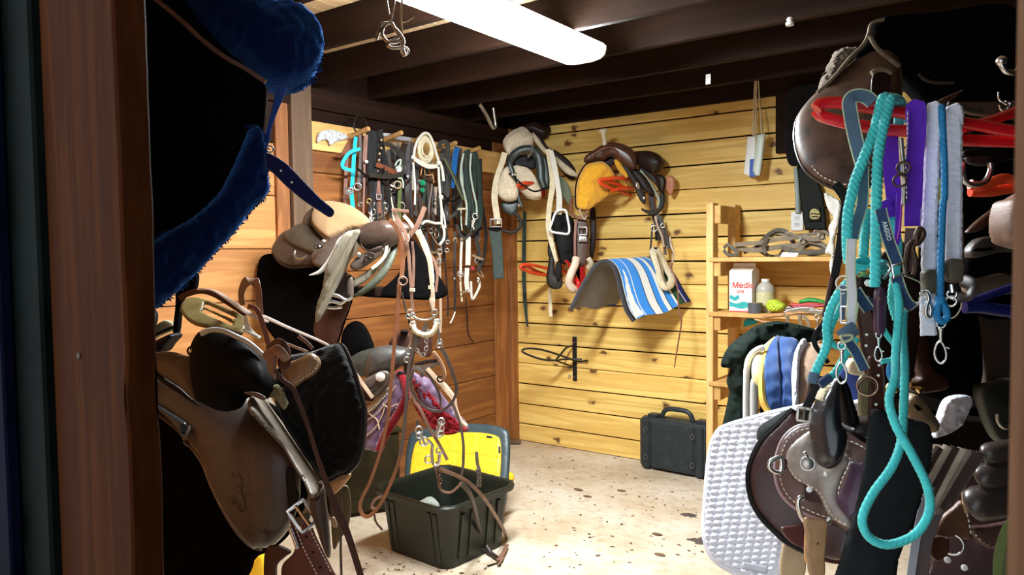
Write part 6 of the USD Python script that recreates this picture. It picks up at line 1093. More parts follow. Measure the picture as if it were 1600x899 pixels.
# belt plate with slots, and the pale upper strap
t.add('back_strap', slab(g1([(372, 180), (478, 95), (470, 210), (400, 260), (380, 420), (360, 480), (345, 440), (360, 300)]), 2.2, .03), M['felt_black'])
pl_o = g1([(385, 330), (395, 275), (450, 245), (560, 270), (680, 320), (770, 370), (765, 420), (730, 462), (640, 440), (540, 420), (450, 395)])
hol = [g1([(520, 290), (545, 285), (700, 358), (696, 372), (680, 372), (530, 305)]), g1([(514, 325), (530, 315), (680, 388), (686, 400), (672, 408), (520, 340)])]
t.add('slotted_plate', slab(pl_o, [(290, 475, 2.10), (380, 510, 2.02), (340, 470, 2.12)], .012, holes=hol, sp=2.6), mat('olive_horn_plate', (0.16, 0.125, 0.045), .4, .4, 25))
t.add('plate_band', strap(g1([(375, 250), (420, 225), (500, 205), (580, 225), (680, 285), (770, 345)]), 2.02, 9), M['umber_dark'])
t.add('plate_band', strap(g1([(480, 196), (560, 200), (640, 240), (770, 330), (840, 365), (899, 385)]), 1.99, [2, 3.5, 6, 8, 7, 6.5], face=FUP), M['pale_top'])
t.add('plate_band', strap([*g1([(830, 350)]), *g2([(280, 285), (400, 340), (520, 390), (600, 425), (650, 450)])], 1.97, [7, 7, 6, 5.5, 5, 4], face=FUP), M['pale_top'])
t.add('tie_strap', strap(g1([(760, 350), (775, 420), (820, 465), (850, 480)]), 1.98, [5, 8, 7, 6], face=FUP), M['white_web']); t.add('tie_strap', strap(g1([(745, 430), (790, 455), (835, 475)]), 1.97, 3), M['white_web'])
t.add('strap_loop', ribbon(P3(g1([(745, 290, 2.08), (738, 220, 2.08), (760, 160, 2.06), (800, 142, 2.03), (830, 170, 2.0), (842, 250, 2.0), (848, 340, 2.0)])), .026, .004, side=RIGHT * .8 - FWD * .6, k=6), M['rosy'])
t.add('leather_strap', strap(g2([(320, 430), (400, 440), (480, 470), (530, 490)]), 1.96, 4.5), M['pale_leather']); t.add('leather_strap', strap(g2([(470, 395), (520, 430), (555, 470)]), 1.98, 6), M['rosy'])
# fleece panel to the right
bo = [(450, 561), (490, 551), (524, 539), (536, 541), (546, 559), (554, 580), (562, 607), (570, 634), (571, 650), (570, 675), (566, 703), (559, 723), (544, 739), (533, 742), (510, 752), (495, 735), (470, 700), (440, 650), (430, 600)]
dBk = [(450, 560, 2.12), (560, 600, 2.02), (540, 730, 1.98), (440, 680, 2.02)]
t.add('fleece_panel', slab(bo, dBk, .03, bulge=.02, relief=fuzz(.008, .12, 11), e=4), M['black_fleece']); t.add('panel_binding', edging(bo, dBk, .005, .008), M['dk_leather'])
co = g2([(382, 600), (410, 565), (480, 540), (560, 505), (592, 520), (600, 560), (570, 610), (500, 655), (440, 692), (400, 650)])
t.add('corner_patch', slab(co, [(450, 580, 1.97), (500, 570, 1.96), (460, 600, 1.95)], .02, bulge=.02, bw=14), mat('tan_brown_leather', (0.25, 0.15, 0.075), .4, .25, 25, .2, 400)); t.add('stitching', stitches(line3(inset(g2([(575, 515), (598, 560), (570, 605), (500, 650), (445, 686)]), 0, 3)[:1] and g2([(578, 520), (590, 560), (562, 600), (500, 642), (448, 678)]), 1.94), .006, .004, .0016), M['white_stitch'], kind='stuff')
t.add('lower_flap', slab(g4([(520, 390), (560, 365), (640, 345), (655, 360), (610, 420), (560, 460), (530, 430)]), 2.0, .012, bulge=.006), M['tan_leather'])
t.add('fender', slab(g4([(545, 440), (600, 415), (640, 420), (655, 520), (640, 640), (600, 700), (560, 760), (545, 600)]), 2.15, .012), mat('olive_leather', (.10, .075, .03), .5, .3)); t.add('fender_strap', strap(g4([(600, 415), (604, 560), (598, 720), (602, 899)]), 2.08, 4), M['taupe']); t.add('fender_tip', slab(g4([(548, 590), (565, 585), (582, 630), (570, 642), (552, 630)]), 2.02, .006), M['pale_leather'])
# stirrup leather and its keeper tube
so = [*g4([(110, 10), (125, 30), (200, 110), (290, 210), (350, 310), (400, 390), (440, 472), (468, 455)]), *g4([(465, 390), (430, 310), (380, 210), (320, 100), (250, 0)]), (415, 615), (396, 618), (388, 628)]
dL = [(390, 620, 1.95), (440, 700, 1.84), (490, 770, 1.80)]
t.add('stirrup_leather', slab(so, dL, .012, bulge=.006, e=2.5), mat('grey_tan_leather', (0.17, 0.135, 0.10), .5, .3, 30, .3, 350))
for pts in ([(128, 40), (200, 118), (288, 218), (346, 316), (396, 394), (436, 466)], [(252, 10), (316, 106), (374, 214), (424, 312), (460, 392)]): t.add('stitching', stitches(line3(g4(pts), dL, .016), .006, .004, .0014), M['bk_leather'], kind='stuff')
tp = g4([(425, 475), (440, 468), (470, 465), (490, 440), (505, 405), (512, 420), (525, 520), (538, 640), (546, 780), (532, 805), (500, 740), (470, 650), (440, 560)])
t.add('keeper_tube', slab(tp, 1.80, .012, bulge=.022, e=3), M['grey_brown']); t.add('keeper_rim', tube(P3(g4([(425, 476, 1.79), (455, 474, 1.77), (490, 448, 1.77), (508, 415, 1.79), (490, 396, 1.83), (470, 400, 1.84)])), .004, 6, k=5), M['taupe'])
t.add('billet_cover', slab(g4([(300, 340), (345, 330), (360, 420), (375, 480), (340, 600), (330, 640)]), 1.90, .01) , M['bk_leather'])
# girth and buckle
gi = g4([(330, 610), (420, 595), (470, 700), (560, 880), (600, 960), (420, 960), (300, 960), (280, 850), (350, 760)])
t.add('girth', slab(gi, 1.84, .016, bulge=.004, e=3), M['maroon'])
for pts in ([(352, 640), (400, 760), (470, 899)], [(412, 610), (470, 730), (552, 895)]): t.add('stitching', stitches(line3(g4(pts), 1.825), .006, .004, .0015), M['white_stitch'], kind='stuff')
t.add('girth_hole', each([disc(*g4([p])[0], 2.2, 1.826, .0) for p in ((412, 692), (448, 775), (488, 858))]), M['bk_leather'])
t.add('buckle', buckle(P3(g4([(392, 578, 1.80)]))[0], .045, .062, .0055, np.array([-.45, -.45, 1.0])), M['steel']); t.add('buckle_edge', tube(P3(g4([(322, 640), (345, 700), (365, 755)]), 1.82), .006, 7, k=4), M['steel']); t.add('keeper', slab(g4([(345, 600), (418, 560), (428, 600), (350, 640)]), 1.82, .010), M['taupe'])
t.add('girth', slab(g4([(190, 770), (250, 735), (330, 770), (300, 800), (255, 850), (250, 960), (190, 960)]), 1.88, .014, bulge=.004), M['umber_dark'])
# knotted brown rein tied across the pommel and falling to the right
rp_ = [(387, 479), (401, 484), (412, 511), (420, 540)]; rq = [(430, 578), (441, 594), (457, 607), (468, 631), (479, 660), (484, 675), (495, 712), (507, 747), (521, 784), (539, 824), (553, 865), (568, 915)]
t.done()
t = Thing('rein', 'knotted brown leather rein tied round the near saddle and trailing down to the right', 'rein')
t.add('strap', strap(rp_, 1.86, 7.5), M['red_leather']); t.add('strap', strap(rq, 1.76, [6, 6.5, 7.5, 7.5, 6.5, 6, 7, 9, 11, 11, 10, 10]), M['umber_dark'])
t.add('knot', tube(P3(g2([(300, 470, 1.82), (350, 435, 1.80), (385, 450, 1.78), (405, 500, 1.80), (400, 560, 1.80), (380, 555, 1.80), (385, 500, 1.80), (360, 460, 1.83)])), .012, 8, k=5, flat=.7), M['umber_dark']); t.add('knot', tube(P3(g2([(285, 510, 1.80), (330, 480, 1.78), (360, 480, 1.76), (400, 530, 1.78)])), .013, 8, k=5, flat=.7), M['rosy']); t.add('knot_end', slab(g2([(290, 520), (350, 475), (345, 560), (340, 640), (350, 690), (395, 720), (330, 640), (300, 600)]), 1.79, .01, bulge=.005), M['rosy'])
t.done()
one('rope_tuft', slab(g2([(300, 720), (330, 680), (370, 690), (400, 760), (410, 795), (390, 825), (350, 770), (310, 750)]), 1.92, .02, relief=fuzz(.012, .4, 3), jag=.6), cloth('khaki_fibre', (0.30, 0.28, 0.16)), 'frayed khaki rope tuft beside the knotted rein', 'rope')
# tooled saddle glimpsed behind
t = Thing('saddle', 'tooled grey western saddle half hidden behind the near saddle and doorway post', 'saddle')
t.add('swell', slab(g1([(40, 380), (100, 380), (150, 345), (205, 310), (230, 340), (225, 400), (190, 470), (150, 560), (100, 610), (40, 615)]), 2.45, .05, bulge=.03, both=True), M['bk_leather']); t.add('tooled_edge', slab(g1([(160, 350), (205, 310), (230, 338), (222, 400), (195, 460), (170, 500), (110, 495), (140, 420)]), 2.38, .02, bulge=.01, relief=lambda x, y: .005 * np.sin(x * .9) * np.sin(y * .8)), mat('silvered_leather', (.30, .31, .30), .4, .4, 50)); t.add('lacing', stitches(line3(g1([(160, 355), (135, 420), (105, 490)]), 2.35), .008, .006, .004), M['white_stitch'], kind='stuff')
t.add('fender', slab(g1([(120, 600), (160, 560), (200, 470), (215, 430), (290, 375), (345, 395), (350, 430), (300, 455), (250, 480), (200, 520), (170, 570), (140, 605)]), 2.5, .014, bulge=.006), mat('khaki_leather', (.27, .25, .15), .55, .35, 25)); t.add('slot', slab(g1([(215, 468), (260, 440), (335, 410), (345, 425), (280, 455), (225, 475)]), 2.46, .006), M['bk_leather']); t.add('pad_end', slab(g1([(180, 548), (210, 525), (250, 520), (255, 560), (215, 570)]), 2.4, .03, bulge=.02), M['cream'])
t.done()
# ---------------------------------------------------------------- navy fleece saddle pad and black saddle at the doorway
M['navy'] = fleece('navy_fleece', (0.0022, 0.006, 0.048), .35, 1.0, (.08, .30, .95)); M['navy_web'] = cloth('navy_webbing', (0.002, 0.006, 0.06), var=.1)
n5 = lambda p: K(180, 270, .278, p)
n3 = lambda p: K(400, 120, .2625, p)
t = Thing('saddle', 'black saddle seen from the side, high up beside the doorway post', 'saddle')
dN = [(190, 0, 1.42), (190, 360, 1.36), (400, 60, 1.52), (410, 260, 1.50)]
t.add('flap', slab([(120, -40), (250, -40), (300, 20), (345, 70), (400, 118), (417, 145), (415, 200), (400, 260), (360, 310), (320, 345), (290, 362), (262, 375), (238, 377), (215, 371), (190, 361), (150, 330), (120, 200)], dN, .03, bulge=.01), M['felt_black'])
t.add('flap_welt', tube(line3([(235, -8), (262, 14), (290, 38), (318, 64), (350, 88), (385, 108), (415, 128)], 1.37, 0), .0045, 7), leather('mauve_brown_welt', (0.10, 0.05, 0.045), .5))
t.add('billet', strap([(417, 135), (416, 165), (414, 190), (412, 218)], 1.46, 2.6), M['taupe'])
t.done()
t = Thing('saddle_pad', 'navy blue fleece saddle pad hanging with its straps at the top left', 'saddle pad')
def hairs(pts, d, n, length, seed, rpx=0.5, spread=.6):
    """short fleece fibres standing off a photo polyline"""
    g = np.random.default_rng(seed); p = line3(pts, d, 0, 8); L = np.r_[0, np.cumsum(np.linalg.norm(np.diff(p, axis=0), axis=1))]; out = []
    for s_ in g.uniform(0, L[-1], n):
        c_ = np.array([np.interp(s_, L, p[:, i]) for i in range(3)]); v_ = g.normal(0, 1, 3); v_ = nrm(v_) * length * g.uniform(.5, 1.1); out.append(tube([c_, c_ + v_ * .5 + g.normal(0, length * .1, 3), c_ + v_], [.0013, .0012, .0006], 4))
    return cat(out)
ro = [(262, -30), (400, -30), (410, 8), (425, 22), (445, 20), (470, 28), (490, 46), (502, 72), (499, 104), (486, 126), (466, 137), (440, 140), (415, 128), (385, 100), (340, 62), (300, 25)]
dR = [(300, 0, 1.50), (430, 60, 1.56), (500, 80, 1.60), (400, -30, 1.62), (440, 140, 1.54)]
t.add('roll', slab(ro, dR, .06, bulge=.055, both=True, relief=fuzz(.010, .11, 21), e=6, jag=.6), M['navy'])
t.add('fibres', hairs([(380, -4), (405, 8), (425, 22), (445, 20), (470, 28), (490, 46), (502, 72), (499, 104), (486, 126), (466, 137), (440, 140)], 1.56, 420, .011, 5), M['navy'], kind='stuff')
bo2 = [*n5([(840, -20), (852, 55), (846, 125), (768, 205), (692, 300), (622, 380), (560, 442), (490, 520), (458, 560), (390, 622), (320, 682), (250, 742), (180, 792), (130, 835), (60, 890), (-80, 960), (-100, 600)]), *n5([(30, 490), (60, 465), (120, 440), (180, 400), (230, 370), (300, 330), (380, 285), (500, 200), (600, 90)]), (372, 245), (384, 215), (392, 200), (405, 203), (414, 228)]
dQ = [(190, 420, 1.30), (190, 540, 1.30), (410, 220, 1.47), (410, 290, 1.47), (300, 400, 1.38)]
t.add('fleece_panel', slab(bo2, dQ, .04, bulge=.02, relief=fuzz(.010, .09, 22), e=5, jag=.5), M['navy'])
t.add('fibres', hairs(n5([(840, -20), (852, 55), (846, 125), (768, 205), (692, 300), (622, 380), (560, 442), (490, 520), (458, 560), (390, 622), (320, 682), (250, 742), (180, 792), (130, 835)]), dQ, 520, .009, 6), M['navy'], kind='stuff'); t.add('fibres', hairs(n5([(40, 486), (120, 440), (180, 400), (230, 370), (300, 330)]), dQ, 160, .008, 7), M['navy'], kind='stuff'); t.add('fibres', hairs([(388, 200), (402, 200), (414, 222), (417, 250), (416, 290)], 1.45, 200, .010, 8), M['navy'], kind='stuff')
t.add('hanging_strap', slab(n3([(125, 60), (182, 62), (166, 120), (132, 200), (95, 300), (72, 410), (52, 395), (58, 330), (92, 200)]), 1.47, .005), cloth('bright_navy_webbing', (0.015, 0.06, 0.30), var=.3))
to = [(416, 240), (430, 244), (448, 256), (465, 273), (482, 291), (503, 312), (522, 329), (516, 340), (500, 331), (472, 312), (447, 291), (428, 272), (416, 262)]
t.add('tab', slab(to, 1.44, .010, e=2), M['navy_web']); t.add('eyelet', each([disc(x_, y_, 1.7, 1.43) for x_, y_ in ((439, 267), (456, 285))]), M['white_plastic']); t.add('tab_ring', ringpx(422, 233, 5, 1.45, 1.3), M['old_steel'])
t.done()
# ================================================================== right side: racks, halters and saddles by the door
R1 = lambda p: K(1220, 20, .3339, p)
R2 = lambda p: K(1400, 60, .2890, p)
R3 = lambda p: K(1260, 300, .22247, p)
R4 = lambda p: K(1400, 300, .2890, p)
R5 = lambda p: K(1240, 430, .2453, p)
R6 = lambda p: K(1120, 490, .2225, p)
R7 = lambda p: K(1160, 580, .3338, p)
R8 = lambda p: K(1080, 450, .4995, p)
R9 = lambda p: K(1380, 560, .3774, p)
M['teal_rope'] = mat('turquoise_rope', (0.05, 0.60, 0.60), .7, .12, 60, .4, 900, sheen=.2)
M['lav_fleece'] = fleece('lavender_white_fleece', (0.86, 0.87, 0.98), .08)
M['purple_web'] = cloth('purple_webbing', (0.12, 0.025, 0.50), var=.15)
M['slate_web'] = cloth('slate_blue_webbing', (0.085, 0.135, 0.20), var=.15)
M['navy_slate'] = cloth('navy_slate_webbing', (0.025, 0.055, 0.13), var=.15)
M['lime_edge'] = cloth('lime_edge_webbing', (0.50, 0.58, 0.36), var=.15)
M['grey_edge'] = cloth('pale_grey_webbing', (0.62, 0.62, 0.64), var=.1)
M['plum_leather'] = leather('plum_leather', (0.060, 0.022, 0.050), .42, .2)
M['blue_cord'] = mat('cobalt_cord', (0.01, 0.22, 0.50), .6, .15, 80, .4, 900)
M['english'] = leather('worn_brown_panel', (0.085, 0.045, 0.032), .48, .6, spec=.4, bump=.12)
M['black_suede'] = mat('black_suede', (0.016, 0.018, 0.019), .85, .35, 14, .3, 500, spec=.15)
M['wine_leather'] = leather('wine_dark_leather', (0.050, 0.020, 0.020), .34, .35)
M['skirt_brown'] = leather('skirt_brown_leather', (0.100, 0.052, 0.045), .33, .35, spec=.55)
M['worn_grey'] = mat('worn_polished_leather', (0.34, 0.29, 0.25), .34, .55, 11, .25, 300, spec=.5, tone=(.12, .075, .07))
# ---------------------------------------------------------------- red racks
t = Thing('saddle_rack', 'glossy red double-bar rack hung with ropes and halters by the doorway', 'saddle rack')
up_ = [(1275, 170), (1283, 162), (1303, 160), (1320, 162), (1340, 165), (1367, 169), (1417, 177), (1460, 185), (1504, 192), (1530, 196), (1562, 202), (1620, 210)]
lo_ = [(1275, 171), (1282, 180), (1294, 185), (1320, 192), (1354, 198), (1387, 203), (1417, 205), (1460, 212), (1504, 219), (1539, 220), (1620, 223)]
t.add('upper_bar', tube(P3(up_, 1.27), .0105, 12, k=5), M['red_paint']); t.add('lower_bar', tube(P3(lo_, 1.29), .0105, 12, k=5), M['red_paint']); t.add('diagonal_bar', tube(P3([(1504, 200, 1.28), (1530, 194, 1.3), (1562, 184, 1.32), (1625, 160, 1.36)]), .0095, 10, k=5), M['red_paint'])
t.add('cross_bar', tube(P3([(1380, 172, 1.27), (1384, 202, 1.29)]), .007, 8), M['red_paint']); t.done()
t = Thing('saddle_rack', 'second red rack lower down behind the white fleece straps', 'saddle rack')
t.add('bar', tube(P3(R2([(400, 790), (460, 800), (540, 770), (600, 760), (690, 790)]), 1.7), .012, 10, k=5), M['orange_paint']); t.add('bar', tube(P3(R2([(400, 830), (500, 830), (560, 822), (620, 812), (720, 800)]), 1.72), .012, 10, k=5), M['orange_paint']); t.done()
t = Thing('saddle_rack', 'dark blue tubular rack at the right edge beside the doorway jamb', 'saddle rack')
t.add('bar', tube(P3(R4([(370, 600), (450, 580), (560, 540), (700, 495)]), 1.55), .009, 10, k=5), M['blue_paint']); t.add('bar', tube(P3(R4([(370, 625), (460, 625), (560, 640), (720, 660)]), 1.55), .013, 10, k=5), M['blue_paint']); t.done()
# ---------------------------------------------------------------- upper right saddle
t = Thing('saddle', 'worn brown english saddle with a rounded flap on the upper right rack', 'saddle')
eo = R1([(64, 570), (78, 495), (125, 425), (180, 370), (270, 295), (345, 230), (430, 180), (540, 210), (560, 400), (520, 640), (470, 770), (410, 815), (340, 832), (260, 826), (180, 790), (112, 735), (75, 655)])
dE = [(1240, 200, 2.02), (1330, 300, 1.86), (1400, 180, 1.90), (1330, 110, 2.04)]
t.add('flap', slab(eo, dE, .012, bulge=.035, bw=55, e=3), M['english']); t.add('flap_edge', edging(eo, dE, .0045, .006), M['grey_brown'])
t.add('stitching', stitches(line3(R1([(105, 520), (100, 600), (118, 670), (160, 735), (210, 775), (280, 800), (345, 805)]), dE, .028), .007, .006, .0017), M['white_stitch'], kind='stuff')
t.add('seat', slab(R1([(340, 240), (400, 130), (415, 70), (450, 40), (520, 20), (700, 10), (1100, 0), (1150, 480), (900, 480), (700, 470), (520, 300)]), [(1340, 100, 2.05), (1600, 60, 1.95), (1450, 180, 2.0)], .06, bulge=.02), M['felt_black'])
t.add('cantle_edge', tube(P3(R1([(170, 375), (250, 300), (320, 215), (385, 150), (410, 100), (420, 60), (445, 40), (482, 32)]), 1.96), .005, 7, k=5), M['worn'])
t.add('cantle_edge', tube(P3(R1([(415, 105), (440, 150), (470, 185), (510, 215), (555, 250)]), 1.93), .006, 7, k=5), M['worn'])
t.add('fuzzy_pad', slab(R1([(180, 355), (200, 290), (235, 220), (260, 180), (320, 170), (350, 180), (330, 215), (280, 270), (230, 320)]), 2.03, .03, bulge=.01, relief=fuzz(.03, .3, 2), jag=.8), fleece('grey_brown_fleece', (.18, .145, .11)))
t.add('girth_strap', slab(R1([(430, 290), (510, 280), (505, 400), (490, 460), (430, 440)]), 1.85, .008), M['dk_leather']); t.add('stirrup_bar', tube(P3(R1([(425, 285), (450, 270), (490, 272), (515, 285)]), 1.85), .007, 7, k=4), M['worn'])
t.add('rear_flap', slab(R2([(170, 375), (200, 350), (280, 310), (360, 278), (330, 310), (260, 360), (220, 385)]), 1.75, .012), M['br_leather']); t.add('seat_welt', tube(P3(R2([(125, 195), (160, 225), (230, 240), (310, 240)]), 1.82), .004, 7, k=5), M['grey_leather'])
t.add('brown_band', slab(R2([(280, 350), (420, 345), (560, 345), (720, 340), (720, 440), (540, 430), (420, 415), (330, 385)]), 1.72, .02), leather('band_leather', (.075, .042, .03), .5)); t.add('band_welt', tube(P3(R2([(280, 352), (350, 375), (420, 395), (455, 385)]), 1.7), .005, 7, k=5), M['grey_leather'])
t.add('hook', tube(P3(R2([(570, 118), (575, 150), (600, 180), (640, 185), (665, 165)]), 1.6), .0065, 8, k=5), M['steel']); t.add('hook_ball', ball(P3(R2([(570, 122, 1.6)]))[0], .011), M['steel'])
t.add('wire_ring', each([tube(P3(R2(p), 1.62), .003, 6, k=4) for p in ([(560, 360), (570, 385), (600, 385), (620, 350), (590, 345)], [(555, 290), (560, 330), (600, 355)])]), M['steel'])
t.done()
t = Thing('girth', 'black girth strap with a large pale D ring under the red rack', 'girth')
t.add('strap', slab(R2([(360, 610), (480, 590), (545, 600), (620, 625), (720, 610), (720, 650), (600, 660), (500, 690), (380, 660)]), 1.42, .014), M['bk_leather']); dc = P3(R2([(437, 700, 1.41)]))[0]; t.add('d_ring', tube(P3(R2([(362, 670), (358, 730), (380, 780), (430, 792), (485, 770), (512, 715), (510, 672)]), 1.40), .0055, 8, k=5), M['steel'])
t.add('keeper', slab(R2([(375, 645), (490, 640), (500, 660), (470, 690), (400, 680)]), 1.40, .012), M['grey_leather']); t.done()
# dark saddles between the white straps and the jamb
t = Thing('saddle', 'dark saddle with a folded black pad crowded against the doorway jamb', 'saddle')
t.add('flap', slab(R4([(375, 215), (440, 150), (520, 90), (600, 40), (720, -10), (720, 120), (560, 120), (470, 200), (400, 222)]), 1.78, .014, bulge=.01), M['br_leather'])
t.add('panel', slab(R4([(380, 310), (430, 255), (520, 240), (640, 250), (720, 280), (720, 330), (560, 330), (420, 360), (378, 350)]), 1.7, .03, bulge=.012), leather('charcoal_panel', (.055, .047, .04), .4)); t.add('slot', slab(R4([(415, 320), (440, 305), (520, 300), (530, 310), (480, 322)]), 1.655, .006), M['felt_black'])
t.add('folded_pad', slab(R4([(372, 360), (480, 340), (720, 310), (720, 460), (560, 440), (380, 470)]), 1.72, .03, bulge=.01), M['felt_black'])
t.add('lower_panel', slab(R4([(370, 480), (500, 440), (720, 430), (720, 520), (560, 560), (400, 580)]), 1.78, .03, bulge=.01), leather('tan_grey_panel', (.15, .105, .07), .5))
t.add('backdrop_flap', slab([(1500, 225), (1620, 225), (1620, 470), (1500, 470)], 2.0, .02), M['felt_black'])
t.add('roll', slab(R4([(565, 60), (620, 35), (720, 10), (720, 290), (600, 290), (560, 260), (545, 180)]), 1.25, .05, bulge=.02), leather('dusty_rose_leather', (.26, .14, .095), .5)); t.done()
# hanging black shapes
t = Thing('saddle', 'black saddle low behind the halters, with a dark wooden stirrup', 'saddle')
t.add('flap', slab([(1438, 470), (1500, 470), (1522, 482), (1532, 575), (1522, 610), (1500, 625), (1470, 626), (1440, 612), (1420, 560)], 1.95, .03, bulge=.01), M['felt_black'])
t.add('stirrup', slab([(1416, 480), (1440, 478), (1448, 540), (1452, 572), (1476, 594), (1474, 608), (1440, 614), (1418, 610), (1416, 598), (1434, 588), (1424, 560)], 1.75, .03, bulge=.012), M['umber_dark'])
t.add('knob', slab([(1420, 614), (1436, 622), (1452, 644), (1462, 662), (1454, 675), (1434, 668), (1412, 655), (1408, 630)], 1.72, .03, bulge=.02), mat('khaki_wood', (.30, .22, .13), .45, .3, 20)); t.add('knob_hole', slab([(1428, 632), (1438, 636), (1442, 644), (1434, 644)], 1.69, .006), M['felt_black'])
t.add('under_flap', slab([(1430, 640), (1480, 640), (1620, 620), (1620, 720), (1540, 720), (1440, 710)], 2.1, .03), M['felt_black'])
t.add('panel', slab(R4([(395, 640), (500, 640), (720, 650), (720, 1000), (560, 1010), (470, 1040), (440, 900)]), 2.15, .03, bulge=.01), leather('taupe_suede', (.085, .062, .052), .6)); t.done()
t = Thing('saddle', 'dark olive saddle flap with a silver hook at the right edge', 'saddle')
t.add('flap', slab(R9([(380, 120), (440, 100), (520, 90), (640, 70), (640, 370), (520, 360), (450, 330), (400, 220)]), 1.9, .03, bulge=.02), leather('olive_black_leather', (.020, .022, .016), .5, .3)); t.add('hook', tube(P3(R9([(475, 232), (478, 260), (500, 285), (535, 282), (560, 250)]), 1.82), .006, 8, k=5), M['old_steel']); t.done()
pw = slab(R9([(220, 250), (260, 165), (352, 155), (345, 220), (310, 280), (250, 315), (195, 325)]), 1.85, .02, bulge=.012, relief=lambda x, y: .006 * meshkit.noise(np.stack([x * .12, y * .16, x * 0], -1), 5)); one('plastic_bag', pw, mat('bluish_white_plastic', (.85, .88, 1.0), .25, .15, 60, spec=.6), 'crumpled bluish white plastic bag behind the turquoise rope, low on the right', 'plastic bag')
# ---------------------------------------------------------------- blankets on a white rack, and dark jackets
t = Thing('blanket_rack', 'white pipe rack under the blue quilted blanket', 'blanket rack')
t.add('pipe', tube(P3(R6([(330, 240), (285, 255), (240, 295), (215, 360), (207, 500), (205, 900)]), 2.52), .011, 10, k=5), M['white_plastic']); t.add('pipe', tube(P3(R6([(300, 440), (270, 470), (262, 560), (262, 900)]), 2.56), .014, 10, k=5), mat('grey_white_pipe', (.55, .56, .54), .4, .1)); t.done()
M['blue_quilt'] = cloth('blue_quilted_nylon', (0.018, 0.065, 0.22), var=.2)
dBl = [(1205, 532, 2.62), (1245, 540, 2.55), (1210, 640, 2.34), (1180, 580, 2.42), (1280, 545, 2.5), (1270, 640, 2.30)]
t = Thing('blanket', 'blue quilted horse blanket with a yellow edge folded over the white rack', 'horse blanket')
t.add('lining', slab(R6([(418, 178), (350, 220), (290, 280), (248, 350), (244, 410), (262, 460), (300, 505), (320, 500), (330, 350), (370, 250)]), lambda x, y: dep(dBl)(x, y) + .03, .03, bulge=.01), mat('butter_cloth', (.80, .68, .34), .9, .1, 30))
qo = R6([(420, 180), (500, 188), (582, 215), (545, 300), (526, 400), (525, 520), (534, 680), (450, 694), (380, 716), (332, 640), (315, 500), (320, 380), (355, 260)])
t.add('quilt', slab(qo, dBl, .03, bulge=.02, sp=2.4, relief=lambda x, y: -.010 * np.exp(-((x - (1216 + .05 * (y - 580) ** 2 / 40)) / 2.0) ** 2) + .004 * np.sin((x + y) * .16) * np.sin((x - y) * .12)), M['blue_quilt'])
t.add('edge_binding', edging(R6([(418, 178), (360, 250), (325, 370), (314, 490), (326, 620), (376, 716)]), dBl, .011, .01, closed=False), mat('yellow_binding', (.72, .48, .08), .8, .1)); t.add('pocket_flap', slab(R6([(390, 215), (440, 185), (435, 230), (375, 330), (355, 370), (332, 355), (350, 290)]), lambda x, y: dep(dBl)(x, y) - .03, .006), mat('blue_grey_patch', (.09, .16, .34), .9, .1)); t.done()
t = Thing('blanket', 'tan blanket with a broad white fleece edge beside the blue quilt', 'horse blanket')
t.add('cloth', slab(R6([(640, 222), (720, 225), (760, 235), (730, 330), (690, 420), (660, 500), (640, 600), (610, 645), (575, 662), (578, 500), (584, 350)]), lambda x, y: dep(dBl)(x, y) - .02, .02, bulge=.008), cloth('fawn_cloth', (.36, .24, .16)))
t.add('fleece_edge', slab(R6([(605, 198), (640, 215), (605, 270), (582, 350), (576, 500), (572, 672), (535, 672), (526, 520), (526, 400), (548, 290)]), lambda x, y: dep(dBl)(x, y) - .04, .03, bulge=.012, relief=fuzz(.008, .3, 3)), M['fleece_white']); t.done()
one('blue_pad', slab(R5([(270, 620), (330, 560), (420, 560), (430, 700), (410, 810), (360, 825), (310, 730)]), 2.25, .03, bulge=.015), cloth('periwinkle_cloth', (.06, .10, .40)), 'royal blue pad seen between the halter straps and the black saddle fork', 'saddle pad')
one('white_pad', slab(R5([(290, 800), (380, 800), (500, 790), (520, 940), (380, 960), (320, 900)]), 2.205, .03, bulge=.01), cloth('plain_white_cloth', (.80, .78, .74)), 'plain white cloth pad edge behind the black saddle fork', 'saddle pad')
one('cream_pad', slab(R5([(330, 560), (370, 530), (440, 540), (470, 600), (420, 640), (340, 620)]), 2.2, .03, bulge=.01), M['cream'], 'cream folded cloth above the royal blue pad, behind the hanging snap', 'cloth')
jk = slab(R6([(35, 372), (60, 280), (120, 200), (200, 140), (290, 82), (440, 55), (720, 120), (720, 175), (580, 240), (420, 260), (320, 300), (260, 420), (240, 560), (220, 745), (120, 782), (42, 835), (68, 690), (92, 560), (74, 480), (98, 400), (88, 378)]), 2.95, .06, bulge=.03, relief=fuzz(.04, .06, 12)); one('jacket', jk, mat('black_green_nylon', (.006, .012, .009), .8, .5, 12, spec=.12), 'black jacket slumped in front of the shelves behind the blue quilted blanket', 'jacket')
one('cap_peak', slab(R6([(36, 352), (70, 348), (110, 352), (108, 380), (36, 378)]), 2.935, .02, bulge=.006), M['felt_black'], 'stiff black brim poking out left of the black jacket', 'cap')
